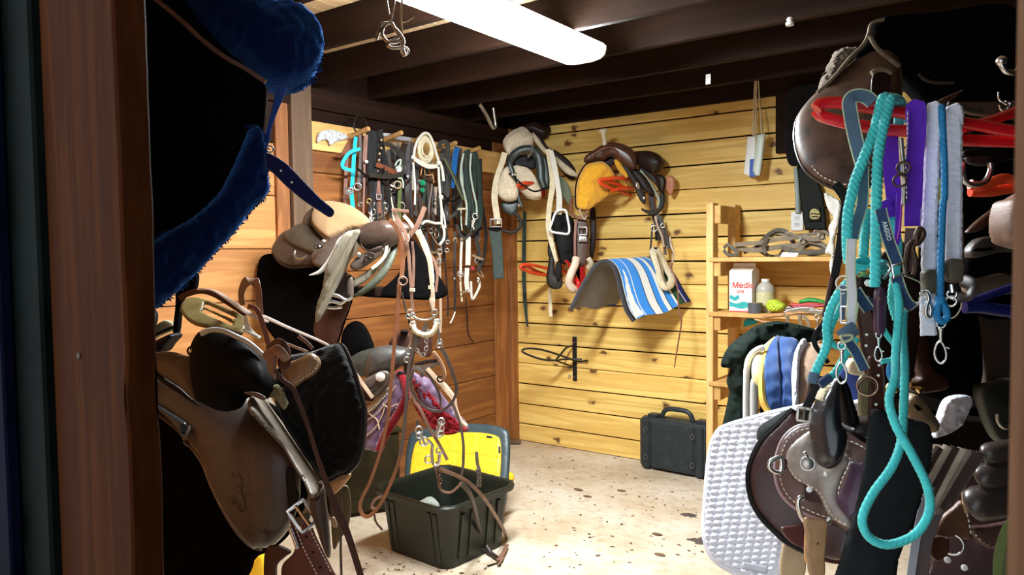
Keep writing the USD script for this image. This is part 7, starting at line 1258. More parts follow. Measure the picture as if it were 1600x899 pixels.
# ---------------------------------------------------------------- white quilted pad
wp = R8([(45, 770), (50, 650), (62, 520), (82, 460), (112, 436), (200, 410), (255, 395), (330, 380), (400, 380), (420, 500), (380, 700), (300, 780), (288, 850), (262, 905), (200, 912), (125, 882), (70, 842)])
dWp = [(1110, 840, 1.80), (1125, 680, 1.92), (1240, 640, 1.78), (1215, 890, 1.66)]
def waffle(x, y):
    u_ = (x * .98 + y * .20); v_ = (y * .99 - x * .06 + x * .12); inn = (u_ > 1268); return .0050 * np.minimum(np.abs(np.sin(u_ * math.pi / 14.0)) * np.abs(np.sin(v_ * math.pi / 9.5)) * 2.5, 1) + .0030 * ((v_ / 9.5) % 1)
t = Thing('saddle_pad', 'white waffle-quilted saddle pad hanging over the floor under the barrel saddle', 'saddle pad')
t.add('pad', slab(wp, dWp, .018, sp=2.2, e=4, relief=waffle, bulge=.004), cloth('white_quilt', (.74, .77, .86), bump=.2, var=.04)); t.add('binding', edging(wp, dWp, .010, .004), cloth('white_binding', (.78, .80, .88), var=.05))
t.add('label', slab(R8([(165, 858), (240, 872), (236, 896), (158, 880)]), lambda x, y: dep(dWp)(x, y) - .03, .003, k=0), mat('grey_label', (.40, .42, .48), .7, .1)); t.done()
# ---------------------------------------------------------------- front right western saddle
t = Thing('saddle', 'western saddle with a tall black fork and stitched round skirt in the right foreground', 'saddle')
d7 = [(1170, 750, 1.56), (1250, 850, 1.47), (1240, 645, 1.58), (1330, 760, 1.44), (1350, 650, 1.50)]
ob = R7([(238, 183), (160, 260), (90, 330), (45, 420), (30, 500), (45, 600), (90, 682), (150, 745), (212, 800), (300, 845), (480, 880), (520, 700), (500, 400), (360, 240), (270, 215)])
t.add('sweat_flap', slab(ob, d7, .014, bulge=.012, e=4), M['wine_leather']); t.add('flap_binding', edging(R7([(238, 183), (160, 260), (90, 330), (45, 420), (30, 500), (45, 600), (90, 682), (150, 745), (212, 800), (300, 845)]), d7, .008, .004, closed=False), M['bk_leather'])
t.add('pad_fold', slab(R7([(78, 330), (85, 270), (150, 225), (225, 183), (245, 190), (180, 250), (110, 310)]), 1.60, .03, bulge=.015, both=True), M['black_suede'])
ds = lambda x, y: dep(d7)(x, y) - .03
so = R7([(335, 250), (255, 264), (195, 315), (162, 395), (155, 470), (170, 548), (212, 612), (282, 660), (362, 692), (420, 705), (500, 752), (560, 700), (610, 560), (610, 380), (480, 290), (440, 260)])
t.add('skirt', slab(so, ds, .012, bulge=.012, e=3), M['skirt_brown'])
t.add('skirt_piping', edging(R7([(335, 250), (255, 264), (195, 315), (162, 395), (155, 470), (170, 548), (212, 612), (282, 660), (362, 692), (420, 705)]), ds, .0045, .004, closed=False), leather('mauve_piping', (.34, .22, .24), .4, .1))
t.add('stitching', stitches(line3(R7([(335, 266), (265, 280), (210, 326), (180, 400), (173, 470), (188, 540), (226, 598), (292, 644), (366, 676), (415, 690), (495, 735)]), ds, .020), .006, .004, .0010), M['white_stitch'], kind='stuff')
jo = R7([(335, 285), (265, 318), (215, 370), (207, 430), (242, 500), (300, 540), (352, 572), (392, 650), (420, 690), (500, 735), (510, 690), (455, 620), (445, 560), (470, 480), (500, 430), (480, 380), (400, 440), (350, 415)])
dj = lambda x, y: dep(d7)(x, y) - .05
t.add('jockey', slab(jo, dj, .010, bulge=.012, e=2.5), M['worn_grey'])
t.add('stitching', stitches(line3(R7([(212, 440), (246, 496), (302, 532), (358, 566), (400, 640), (432, 690), (500, 728)]), dj, .015), .005, .004, .0011), M['white_stitch'], kind='stuff')
t.add('seat_panel', slab(R7([(470, 300), (482, 280), (560, 330), (620, 380), (612, 440), (590, 560), (560, 660), (512, 700), (455, 615), (450, 560), (475, 480), (500, 420), (478, 380)]), dj, .010, bulge=.008), M['skirt_brown']); t.add('stitching', stitches(line3(R7([(480, 325), (520, 335), (570, 360), (604, 378)]), dj, .014), .006, .004, .0013), M['white_stitch'], kind='stuff'); t.add('stitching', stitches(line3(R7([(480, 300), (476, 380), (505, 420), (474, 490), (450, 560), (456, 620), (505, 690)]), dj, .014), .006, .004, .0013), M['white_stitch'], kind='stuff')
t.add('pocket', slab(R7([(512, 430), (550, 432), (584, 445), (578, 560), (545, 650), (512, 690), (470, 660), (444, 605), (480, 530), (500, 470)]), lambda x, y: dep(d7)(x, y) - .065, .010, bulge=.006), M['plum_leather'])
fk = R7([(345, 150), (388, 62), (430, 28), (448, 60), (440, 150), (448, 260), (470, 290), (472, 350), (446, 420), (402, 446), (362, 412), (338, 325), (330, 225)])
t.add('fork', slab(fk, [(1270, 640, 1.42), (1310, 600, 1.44), (1300, 720, 1.38)], .04, bulge=.035, both=True, e=5), leather('blue_black_leather', (.016, .016, .022), .3, .2, spec=.55, bump=.08)); 
t.add('fork', slab(R7([(425, 32), (455, 30), (480, 70), (500, 140), (524, 215), (512, 248), (472, 236), (452, 175), (436, 90)]), 1.47, .04, bulge=.02, both=True), M['bk_leather'])
t.add('fork_welt', edging(R7([(335, 325), (360, 415), (402, 450), (450, 424), (475, 352), (472, 275)]), 1.40, .004, 0, closed=False), M['taupe'])
t.add('fleece_tuft', slab(R7([(345, 132), (365, 90), (400, 55), (412, 62), (398, 90), (385, 115), (378, 140), (360, 136)]), 1.38, .02, relief=fuzz(.014, .5, 4), jag=.9), M['cream'])
t.add('seat', slab(R7([(478, 262), (520, 225), (600, 212), (660, 225), (650, 330), (620, 392), (560, 345), (490, 290)]), 1.47, .05, bulge=.02), leather('seat_black_leather', (.022, .018, .022), .35, .2))
t.add('seat_scratch', tube(P3(R7([(575, 310), (590, 316), (605, 326)]), 1.40), .0014, 5), M['steel'])
t.add('concho', disc(*R7([(306, 434)])[0], 8.5, 1.375), M['old_steel']); t.add('concho_rim', ringpx(*R7([(306, 434)])[0], 10.5, 1.375, 1.1), M['steel']); t.add('concho_pin', tube(P3(R7([(290, 378), (300, 392), (306, 405)]), 1.37), .0022, 6), M['steel'])
t.add('d_ring', tube(P3(R7([(180, 470), (150, 470), (128, 450), (130, 425), (160, 408), (182, 408)]), 1.42), .0045, 8, True, k=5), M['steel']); t.add('ring_keeper', slab(R7([(170, 412), (205, 410), (208, 455), (172, 465)]), 1.43, .008), M['skirt_brown'])
t.add('rigging_ring', tube(P3(R7([(286, 594), (268, 596), (262, 620), (272, 670), (290, 702)]), 1.39), .005, 8, k=5), M['steel']); t.add('rigging_ring', tube(P3(R7([(396, 712), (408, 705), (402, 695)]), 1.39), .005, 8, k=4), M['steel'])
t.add('button', disc(*R7([(313, 555)])[0], 4.6, 1.37, .4), M['white_plastic']); t.add('button_tab', slab(R7([(276, 520), (300, 535), (330, 560), (365, 600), (370, 622), (300, 612), (280, 580)]), 1.40, .008), M['skirt_brown'])
t.add('rivet', disc(*R7([(390, 485)])[0], 3.2, 1.355, .5), M['white_plastic'])
t.add('lower_skirt', slab(R7([(178, 738), (230, 725), (300, 720), (395, 735), (492, 760), (482, 890), (390, 895), (290, 835), (222, 800)]), 1.44, .010), M['maroon'])
st_o = R7([(288, 690), (345, 690), (396, 702), (394, 760), (384, 860), (380, 960), (316, 960), (300, 880), (290, 850), (296, 780)])
t.add('latigo', slab(st_o, 1.36, .010, bulge=.004, e=2), mat('honey_leather', (.40, .23, .115), .45, .3, 18, .2, 350)); t.add('latigo_hole', disc(*R7([(350, 806)])[0], 2.4, 1.352, 0.0), M['umber_dark'])
t.add('latigo_fold', slab(R7([(292, 760), (305, 770), (300, 850), (312, 900), (290, 885)]), 1.38, .008), M['tan_leather'])
t.add('off_latigo', slab(R7([(196, 795), (240, 820), (288, 845), (285, 960), (180, 960)]), 1.55, .010), mat('pale_honey_leather', (.60, .42, .25), .5, .15))
fe = [(1360, 646), (1374, 641), (1412, 652), (1452, 668), (1452, 730), (1432, 800), (1404, 870), (1385, 940), (1300, 940), (1318, 860), (1338, 790), (1350, 730)]
t.add('fender', slab(fe, [(1370, 645, 1.40), (1450, 700, 1.38), (1340, 900, 1.30)], .014, bulge=.012, e=3), M['black_suede'])
t.add('buckle', buckle(P3(R7([(288, 205, 1.44)]))[0], .022, .024, .0035, np.array([.1, 0, 1.0])), M['old_steel']); t.add('buckle_guard', slab(R7([(262, 175), (305, 165), (325, 200), (315, 235), (285, 240), (265, 215)]), 1.46, .02, bulge=.006), M['grey_leather']); t.add('buckle_strap', strap(R7([(350, 70), (330, 110), (305, 160), (285, 190)]), 1.45, 12), M['bk_leather'])
t.done()
# ---------------------------------------------------------------- lower right saddle with rolls and a corded cinch
t = Thing('saddle', 'chocolate saddle with plump leather rolls at the lower right corner', 'saddle')
cl = leather('chocolate_roll_leather', (.045, .033, .029), .3, .15, spec=.6, bump=.06)
for px_, py_, r0 in ((1534, 712, .025), (1526, 748, .030), (1512, 790, .037)):
    p_ = crv(P3([(px_, py_ + 2, 1.56), (px_ + 16, py_ - 2, 1.55), (px_ + 50, py_ - 7, 1.55), (px_ + 110, py_ - 12, 1.56)]), 6); t.add('roll', tube(p_, np.interp(np.arange(len(p_)), [0, 1, 3, 6, 99], [r0 * .25, r0 * .6, r0 * .9, r0, r0]), 16), cl)
t.add('body', slab(R9([(200, 400), (420, 400), (640, 600), (640, 960), (200, 960), (190, 850), (215, 720)]), [(1456, 710, 1.78), (1600, 900, 1.62), (1456, 900, 1.68)], .03, bulge=.01), M['wine_leather'])
t.add('jockey', slab(R9([(355, 700), (430, 690), (640, 660), (640, 760), (470, 790), (400, 770)]), 1.62, .014, bulge=.008), M['skirt_brown']); t.add('stitching', stitches(line3(R9([(330, 600), (352, 660), (366, 735)]), 1.57), .007, .005, .0022), M['white_stitch'], kind='stuff'); t.add('stitching', stitches(line3(R9([(370, 720), (420, 765), (500, 800)]), 1.58), .006, .005, .0016), M['taupe'], kind='stuff')
t.add('triangle_flap', slab(R9([(325, 588), (350, 640), (362, 742), (290, 742), (208, 738), (235, 665), (285, 620)]), 1.58, .012, bulge=.006), leather('chestnut_leather', (.16, .075, .045), .42))
t.add('ring', ringpx(*R9([(288, 772)])[0], 15, 1.57, 1.9), M['steel']); t.add('tab', slab(R9([(195, 745), (262, 742), (268, 800), (240, 830), (218, 838), (190, 810)]), 1.54, .012), M['br_leather']); t.add('concho', each([disc(*R9([p])[0], 5, 1.56) for p in ((266, 836), (336, 868))]), M['white_plastic']); t.add('edge_piping', tube(P3(R9([(332, 520), (335, 570), (345, 640)]), 1.57), .0055, 7, k=4), M['pale_leather'])
t.done()
t = Thing('cinch', 'corded tan and brown cinch fanned over the lower right saddle', 'cinch')
m7 = [cloth('tan_cord', (.68, .58, .47)), cloth('brown_cord', (.07, .045, .04)), cloth('mid_cord', (.32, .25, .21))]
tops = [(235, 372), (268, 365), (300, 368), (330, 376), (356, 385), (382, 390), (405, 394)]; bots = [(178, 470), (160, 560), (180, 610), (195, 640), (215, 640), (240, 625), (270, 600)]
for i, (a_, b_) in enumerate(zip(tops, bots)):
    m_ = ((a_[0] + b_[0]) / 2 + 8, (a_[1] + b_[1]) / 2 - 18); t.add('cord', tube(P3(R9([a_, m_, b_]), 1.50 - .004 * i), .0095, 9, k=6), m7[(1, 0, 1, 0, 2, 1, 1)[i]])
t.add('pale_end', slab(R9([(195, 365), (240, 362), (225, 420), (200, 450), (192, 420)]), 1.53, .02, bulge=.008), m7[0]); t.add('strap', strap(R9([(230, 600), (190, 700), (165, 800), (150, 960)]), 1.49, 22), M['wine_leather']); t.add('pale_webbing', strap(R9([(195, 530), (160, 640), (135, 760), (115, 900), (110, 960)]), 1.47, 12), mat('silver_blue_web', (.42, .46, .56), .8, .15)); t.done()
t = Thing('strap', 'olive webbing strap looping at the bottom right corner by the jamb', 'strap'); t.add('strap', strap(R9([(640, 600), (545, 665), (500, 740), (478, 830), (475, 960)]), 1.2, 14), M['olive']); t.add('strap', strap(R9([(640, 660), (560, 700), (520, 780), (505, 960)]), 1.22, 10), mat('moss_web', (.16, .17, .08), .8, .2)); t.done()
# ================================================================== ropes and halters on the red rack
tr = lambda nm, lab, pts, r=.0078, cell=.0095: one(nm, rope(P3(pts), r, cell), M['teal_rope'], lab, 'lead rope', 'turquoise lead ropes')
t = Thing('lead_rope', 'long turquoise braided lead rope falling in a big open loop at the right', 'lead rope', 'turquoise lead ropes')
lp_ = [*R5([(650, 60, 1.18), (672, 200, 1.16)]), *R8([(640, 200, 1.13), (638, 280, 1.1), (620, 350, 1.08), (640, 430, 1.06), (690, 520, 1.05), (738, 620, 1.05), (745, 700, 1.05), (705, 768, 1.05), (640, 800, 1.05), (590, 800, 1.05), (550, 772, 1.05), (536, 720, 1.05), (568, 645, 1.06), (625, 565, 1.07), (655, 490, 1.09), (664, 400, 1.11), (668, 250, 1.14), (662, 140, 1.17)]), *R5([(705, 150, 1.19), (690, 60, 1.2)])]
t.add('rope', rope(P3(lp_), .0062, .009, .12), M['teal_rope']); t.done()
t = Thing('lead_rope', 'turquoise braided rope looped over the red bar, crossing to the left', 'lead rope', 'turquoise lead ropes')
t.add('rope', rope(P3([*R1([(555, 560, 1.30), (545, 440, 1.28), (510, 400, 1.245), (478, 400, 1.235), (462, 450, 1.23), (440, 540, 1.22), (400, 650, 1.21), (350, 780, 1.205), (330, 860, 1.2)]), *R3([(292, 150, 1.2), (285, 280, 1.2), (288, 420, 1.2), (300, 500, 1.2)])]), .0078, .0095), M['teal_rope']); t.done()
t = Thing('lead_rope', 'straight turquoise braided rope ending in a plum leather sleeve', 'lead rope', 'turquoise lead ropes')
t.add('rope', rope(P3([*R1([(580, 500, 1.32), (560, 420, 1.28), (522, 402, 1.23), (505, 440, 1.215), (475, 560, 1.2), (455, 680, 1.19), (450, 800, 1.185)]), *R3([(490, 150, 1.18), (488, 300, 1.18), (486, 450, 1.18), (484, 600, 1.18), (482, 670, 1.18)])]), .0078, .0095), M['teal_rope'])
t.add('leather_sleeve', slab(R5([(518, 110), (545, 75), (580, 110), (582, 230), (578, 345), (560, 380), (520, 375), (514, 240)]), 1.175, .012, bulge=.003), M['plum_leather']); t.add('snap', snap_hook(P3(R5([(542, 370, 1.17)]))[0], .046), M['steel']); t.add('rivet', disc(*R5([(548, 150)])[0], 3, 1.165), M['rust']); t.done()
t = Thing('lead_rope', 'short turquoise rope coil gathered on a flat ring below the red bar', 'lead rope', 'turquoise lead ropes')
t.add('rope', rope(P3(R3([(430, 120, 1.27), (420, 220, 1.27), (408, 330, 1.26), (400, 450, 1.25)])), .0075, .0095), M['teal_rope'])
M['teal_flat'] = mat('turquoise_plastic', (.03, .50, .52), .4, .12); th = np.linspace(0, 4 * math.pi, 60)
t.add('coil', tube(P3([(1260 + .22247 * (440 + 105 * math.cos(a_)), 300 + .22247 * (500 + 36 * math.sin(a_) + 55 * a_ / 12), 1.24 - .02 * math.sin(a_)) for a_ in th]), .0068, 8), M['teal_flat']); t.add('clip', each([tube(P3(R3(p), 1.21), .0035, 6, k=4) for p in ([(360, 590), (400, 580), (440, 560), (430, 540)], [(380, 570), (420, 575), (450, 580)])]), M['brass']); t.add('clip_end', ball(P3(R3([(435, 640, 1.21)]))[0], .006), M['white_plastic']); t.done()
t = Thing('lead_rope', 'turquoise rope with rubber end caps dangling left of the black fork', 'lead rope', 'turquoise lead ropes')
t.add('rope', rope(P3(R5([(350, 40, 1.22), (285, 120, 1.22), (235, 220, 1.22), (212, 320, 1.22), (215, 400, 1.22), (205, 470, 1.22), (165, 560, 1.22), (130, 640, 1.22)])), .0068, .009), M['teal_rope']); t.add('rope', rope(P3(R5([(330, 60, 1.24), (300, 200, 1.24), (240, 330, 1.24), (235, 420, 1.24), (290, 460, 1.24), (350, 440, 1.24)])), .005, .008), M['teal_rope']); t.add('rope', rope(P3(R5([(400, 400, 1.25), (330, 510, 1.25), (280, 600, 1.25), (225, 660, 1.25), (170, 690, 1.25)])), .006, .008), M['teal_rope'])
t.add('end_cap', tube(P3(R5([(135, 625, 1.215), (125, 655, 1.215), (118, 690, 1.215)])), .009, 10), M['slate_web']); t.add('end_cap', tube(P3(R5([(235, 650, 1.24), (200, 675, 1.24), (165, 700, 1.24)])), .008, 10), M['navy_slate']); t.done()
t = Thing('lead_rope', 'thin turquoise rope with a cobalt clip right of the plum sleeve', 'lead rope', 'turquoise lead ropes')
t.add('rope', rope(P3(R5([(570, 340, 1.2), (600, 390, 1.2), (645, 450, 1.2), (655, 500, 1.2), (620, 540, 1.2), (555, 552, 1.2)])), .0042, .012), M['teal_rope']); t.add('clip', tube(P3(R5([(665, 560, 1.2), (620, 570, 1.2), (608, 620, 1.2), (630, 680, 1.2), (675, 700, 1.2), (690, 640, 1.2)])), .0045, 8, True, k=4), M['blue_cord']); t.done()
tr('lead_rope', 'turquoise braided rope half hidden behind the purple straps', [*R1([(545, 700, 1.33), (530, 800, 1.33)]), *R3([(605, 60, 1.32), (600, 180, 1.32), (625, 280, 1.32), (640, 400, 1.32), (620, 600, 1.3), (605, 760, 1.3), (640, 899, 1.3)])])
# slate halter with AMIGO lettering
t = Thing('halter', 'slate and lime webbing halter lettered AMIGO hanging on the red bar', 'halter')
def edged(pts, d_, wpx, m1, m2, ew=2.2):
    t.add('strap', strap(pts, d_, wpx, th=.003), M[m1]); p = PD(pts, d_); q = crv(p, 5); T = tangents(q); S_ = nrm(np.cross(T, nrm(EYE - q))); hw = wpx * d_ / F / 2
    for s_ in (-1, 1): t.add('edge', tube(q + S_ * s_ * hw, ew * d_ / F / 2 * 1.3, 6), M[m2])
edged(R1([(430, 420), (400, 395), (355, 388), (322, 412), (328, 480), (345, 570), (368, 660), (385, 720)]), 1.235, 19, 'slate_web', 'lime_edge')
edged([*R1([(385, 720)]), *R3([(395, 60), (375, 150), (345, 240), (325, 330)])], 1.225, 15, 'slate_web', 'lime_edge')
edged([*R3([(320, 330), (312, 450), (312, 600), (322, 740), (312, 880)]), *R5([(385, 180), (365, 320)])], 1.18, 12, 'grey_edge', 'lime_edge')
amg = R3([(520, 120), (545, 230), (580, 350), (640, 505)]); edged(amg, 1.17, 15.5, 'navy_slate', 'lime_edge')
edged(R3([(630, 590), (660, 690), (700, 770), (745, 815)]), 1.175, 16, 'navy_slate', 'lime_edge'); edged(R3([(345, 690), (390, 760), (440, 830)]), 1.21, 15, 'navy_slate', 'lime_edge')
edged(R5([(345, 420), (390, 480), (430, 560), (452, 605)]), 1.165, 14, 'navy_slate', 'lime_edge'); edged(R3([(240, 690), (270, 690), (272, 800), (270, 899)]), 1.2, 12, 'slate_web', 'grey_edge')
t.add('strap', strap(R5([(460, 150), (490, 180), (520, 210)]), 1.22, 12), M['navy_slate']); t.add('keeper', tube(P3(R5([(390, 340, 1.165), (350, 365, 1.16), (300, 400, 1.165)])), .012, 10, flat=.5, flatdir=FWD), M['slate_web']); t.add('keeper_rim', tube(P3(R5([(300, 395, 1.15), (320, 425, 1.148), (365, 410, 1.15), (370, 385, 1.152), (320, 385, 1.152)])), .0022, 6, True, k=4), M['lime_edge'])
tx = meshkit.text_mesh('AMIGO', .0082, .0006, True); tx.apply_translation((-tx.bounds[1][0] / 2, -.0041, 0))
a0, a1 = P3([(*R3([(546, 205)])[0], 1.165)])[0], P3([(*R3([(585, 340)])[0], 1.165)])[0]; ux = nrm(a1 - a0); uz = nrm(EYE - a0); uz = nrm(uz - ux * (uz @ ux)); uy = np.cross(uz, ux); tx.apply_scale(np.linalg.norm(a1 - a0) / np.ptp(tx.vertices[:, 0])); M4 = np.eye(4); M4[:3, :3] = np.c_[ux, uy, uz]; M4[:3, 3] = (a0 + a1) / 2 + uz * .0012; tx.apply_transform(M4)
t.add('lettering', tx, mat('pale_blue_print', (.55, .68, .72), .6, .05), smooth=False)
t.add('square_ring', tube(P3(R3([(600, 520, 1.165), (680, 500, 1.165), (690, 570, 1.165), (610, 605, 1.165)])), .0026, 7, True), M['steel']); t.add('square_ring', tube(P3(R3([(570, 500, 1.165), (590, 540, 1.165), (560, 590, 1.165), (540, 610, 1.165)])), .0026, 7, k=4), M['steel'])
t.add('thin_strap', strap(R3([(690, 590), (740, 610), (800, 640), (805, 700), (790, 760)]), 1.18, 1.6), M['lime_edge']); t.add('cheek_ring', tube(P3(R3([(660, 820, 1.18), (720, 825, 1.18), (790, 780, 1.18)])), .003, 7, k=4), M['white_plastic'])
t.add('buckle', buckle(P3(R5([(335, 252, 1.19)]))[0], .016, .026, .0024, np.array([0, 0, 1.0])), M['steel']); t.add('snap', snap_hook(P3(R5([(308, 430, 1.16)]))[0], .066), M['steel'])
t.done()
one('cord_ring', ringpx(*R3([(262, 640)])[0], 11, 1.19, 1.3), M['white_web'], 'small white cord ring at the left edge of the turquoise ropes', 'ring')
# dark leather pieces behind the halters
t = Thing('leather_strap', 'long black leather strap hanging behind the slate halter', 'strap'); t.add('strap', strap([*R1([(255, 800)]), *R3([(275, 60), (262, 200), (235, 400), (205, 560), (160, 760), (130, 900)]), *R5([(130, 420), (220, 560)])], 1.5, [14, 14, 14, 13, 12, 9, 8, 8, 7]), M['bk_leather']); t.add('edge', tube(P3(R3([(180, 600), (150, 760), (120, 880)]), 1.48), .005, 7, k=4), M['umber_dark']); t.done()
t = Thing('leather_strap', 'dark brown punched strap with white-rimmed holes below the plum sleeve', 'strap'); t.add('strap', slab(R5([(480, 520), (560, 530), (582, 560), (580, 720), (590, 899), (590, 980), (480, 980), (478, 800), (470, 640)]), 1.42, .01), M['umber_dark']); t.add('hole', each([disc(*R5([p])[0], 2.2, 1.413, .2) for p in ((545, 575), (540, 640), (525, 825), (535, 890), (465, 380), (462, 450))]), M['white_plastic']); t.add('edge', strap(R5([(565, 540), (578, 700), (582, 860), (575, 960)]), 1.40, 3), M['taupe']); t.done()
t = Thing('leather_strap', 'olive leather strap end through a bronze ring, above the black saddle fork', 'strap'); t.add('strap', slab(R5([(420, 650), (478, 645), (474, 760), (474, 870), (450, 900), (416, 880), (412, 760)]), 1.3, .008), mat('olive_strap_leather', (.17, .13, .065), .5, .3)); t.add('ring', ringpx(*R5([(470, 708)])[0], 15, 1.28, 1.5), mat('bronze', (.38, .24, .17), .32, .2, metal=1.0)); t.add('ring', ringpx(*R5([(470, 715)])[0], 12.5, 1.285, 1.0), M['rust']); t.done()
t = Thing('leather_strap', 'wide dark brown stirrup leather behind the turquoise and purple ropes', 'strap'); t.add('strap', slab([(1335, 430), (1372, 400), (1420, 380), (1440, 460), (1432, 540), (1420, 600), (1384, 640), (1360, 620), (1345, 540)], 1.62, .02, bulge=.008), M['dk_leather']); t.add('strap', strap(R5([(440, 130), (470, 300), (500, 480), (520, 600)]), 1.5, 16), M['umber_dark']); t.add('buckle_ring', ringpx(*R5([(625, 150)])[0], 8, 1.4, 1.6, sx=.6), M['brass']); t.add('buckle_ring', each([tube(P3(R5(p), 1.5), .006, 7, k=4) for p in ([(590, 740), (620, 700), (660, 740)], [(740, 700), (790, 700), (820, 720), (790, 740)])]), M['brass']); t.done()
# purple straps
t = Thing('lead_strap', 'wide purple nylon lead strap with a rusty snap over the red bar', 'lead strap')
t.add('strap', strap([*R2([(95, 470), (100, 400), (108, 372), (112, 400), (110, 520), (100, 660), (98, 800), (96, 900)]), *R3([(745, 100), (742, 240)])], 1.225, [20, 26, 27, 27, 27, 25, 24, 23, 22, 22]), M['purple_web']); t.add('stitching', stitches(PD(R2([(62, 400), (62, 520), (52, 660), (56, 760), (58, 890)]), 1.205), .004, .004, .0011), M['white_stitch'], kind='stuff')
t.add('sheen_edge', strap(R2([(64, 390), (64, 520), (56, 640)]), 1.215, 3), mat('violet_sheen', (.30, .12, .62), .6, .1)); t.add('end_leather', strap(R3([(735, 255), (728, 350), (725, 470), (730, 560)]), 1.22, 16), M['maroon'])  # lighter violet strip paints a sheen along the strap edge
t.add('snap', tube(P3(R3([(800, 260, 1.19), (820, 300, 1.19), (795, 345, 1.19), (770, 360, 1.19), (775, 300, 1.19)])), .005, 8, True, k=4), M['rust']); t.add('snap', tube(P3(R3([(770, 345, 1.19), (725, 370, 1.19), (705, 450, 1.19), (700, 560, 1.19), (720, 590, 1.19), (755, 580, 1.19), (768, 480, 1.19), (745, 400, 1.19)])), .0042, 8, True, k=4), M['rust'])
t.add('chain_ring', ringpx(*R2([(40, 700)])[0], 9, 1.2, 1.8), M['rust']); t.add('chain_ring', ringpx(*R2([(20, 770)])[0], 9, 1.2, 1.8), M['rust']); t.add('pin', tube(P3(R2([(25, 540), (32, 620), (40, 690), (45, 800), (42, 900)]), 1.21), .004, 7, k=4), M['old_steel']); t.done()
t = Thing('lead_strap', 'second purple strap with a magenta edge behind the ropes', 'lead strap')
t.add('strap', strap([*R1([(515, 520), (512, 620), (520, 760), (530, 900)]), *R3([(565, 100), (570, 180)])], 1.31, 23), M['purple_web']); t.add('strap', strap(R3([(655, 0), (650, 150), (640, 300), (630, 370)]), 1.29, 9), M['purple_web']); t.add('edge', strap(R3([(668, 60), (660, 200), (642, 330)]), 1.28, 2), mat('magenta_edge', (.40, .03, .30), .7, .1)); t.done()
# fleece straps and the cobalt cord
t = Thing('fleece_strap', 'lavender-white fleece noseband strap, left of the cobalt cord', 'fleece strap')
def fl_strap(pts, d_, wpx, th_=.012):
    m_ = strap(pts, d_, wpx, th=th_, k=14); m_ = m_.subdivide().subdivide(); nz = meshkit.fbm(m_.vertices * 160, 3, 4) - .45; m_.vertices = m_.vertices + m_.vertex_normals * nz[:, None] * .0038; return m_
t.add('fleece', fl_strap([*R2([(190, 460), (198, 392), (203, 380), (202, 440), (196, 600), (190, 800)]), *R4([(184, 60), (180, 240), (178, 430)])], 1.235, 21), M['lav_fleece']); t.add('backing', strap([*R2([(150, 600), (145, 800)]), *R4([(135, 60), (130, 300)])], 1.262, 6), mat('lilac_web', (.42, .42, .66), .8, .1))
t.add('end_tab', slab(R4([(145, 428), (220, 426), (222, 520), (200, 550), (150, 545), (142, 490)]), 1.225, .016, bulge=.004), M['worn2']); t.add('fleece', fl_strap(R4([(172, 545), (172, 640), (174, 730), (178, 775)]), 1.235, 22), M['lav_fleece'])
t.add('snap', tube(P3(R4([(165, 545, 1.21), (178, 580, 1.205), (165, 620, 1.205), (162, 660, 1.205), (180, 675, 1.205), (190, 640, 1.205), (180, 600, 1.205)])), .0036, 7, k=4), M['steel']); t.add('snap_ring', ringpx(*R4([(160, 550)])[0], 6, 1.21, 1.2), M['steel']); t.done()
t = Thing('fleece_strap', 'lavender-white fleece noseband strap, right of the cobalt cord', 'fleece strap')
t.add('fleece', fl_strap([*R2([(322, 470), (316, 405), (312, 392), (312, 450), (312, 600), (312, 800)]), *R4([(312, 60), (310, 200), (308, 370)])], 1.235, 23), M['lav_fleece']); t.add('backing', strap([*R2([(352, 420), (352, 640), (356, 899)]), *R4([(358, 120), (362, 300), (362, 480)])], 1.25, 3.5), M['taupe']); t.add('end_tab', slab(R4([(270, 372), (352, 372), (352, 470), (335, 492), (285, 490), (268, 460)]), 1.22, .016, bulge=.004), M['worn2'])
t.add('leather_loop', tube(P3(R4([(360, 480, 1.24), (400, 495, 1.22), (418, 525, 1.21), (395, 565, 1.21), (350, 572, 1.22), (330, 560, 1.23)])), .011, 10, k=5, flat=.35), M['dk_leather']); t.add('loop_lining', tube(P3(R4([(365, 475, 1.245), (405, 498, 1.225), (415, 518, 1.215)])), .007, 8, k=5, flat=.4), M['cream'])
t.add('snap', ringpx(*R4([(303, 553)])[0], 6.5, 1.2, 2.0), M['steel']); t.add('snap', ringpx(*R4([(298, 592)])[0], 7.5, 1.2, 1.8), M['steel']); t.add('snap_post', tube(P3(R4([(305, 500, 1.2), (305, 545, 1.2)])), .006, 8), M['steel']); t.add('thread', tube(P3(R4([(355, 580, 1.25), (350, 630, 1.25), (320, 675, 1.25), (280, 690, 1.25)])), .0012, 5, k=4), M['cream']); t.done()
t = Thing('lead_line', 'cobalt blue cord with a spliced eye and steel snap between the fleece straps', 'lead cord')
t.add('cord', rope(P3([*R2([(250, 480, 1.26), (246, 390, 1.24), (246, 372, 1.225), (248, 400, 1.21), (256, 560, 1.205), (262, 700, 1.205), (262, 850, 1.205)]), *R4([(255, 60, 1.205), (248, 200, 1.205), (242, 400, 1.205), (240, 580, 1.205)])]), .0052, .010), M['blue_cord']); t.add('eye', tube(P3(R4([(240, 580, 1.2), (225, 630, 1.2), (226, 680, 1.2), (250, 702, 1.2), (275, 680, 1.2), (272, 640, 1.2), (245, 590, 1.2)])), .0058, 9, k=5), M['blue_cord']); t.add('whipping', tube(P3(R4([(240, 565, 1.2), (240, 605, 1.2)])), .0075, 10), M['blue_cord']); t.add('snap', snap_hook(P3(R4([(245, 695, 1.2)]))[0], .072), M['steel'])
t.add('backing', strap(R2([(238, 760), (240, 899)]), 1.25, 7), mat('lime_yellow_web', (.55, .60, .05), .7, .1)); t.done()
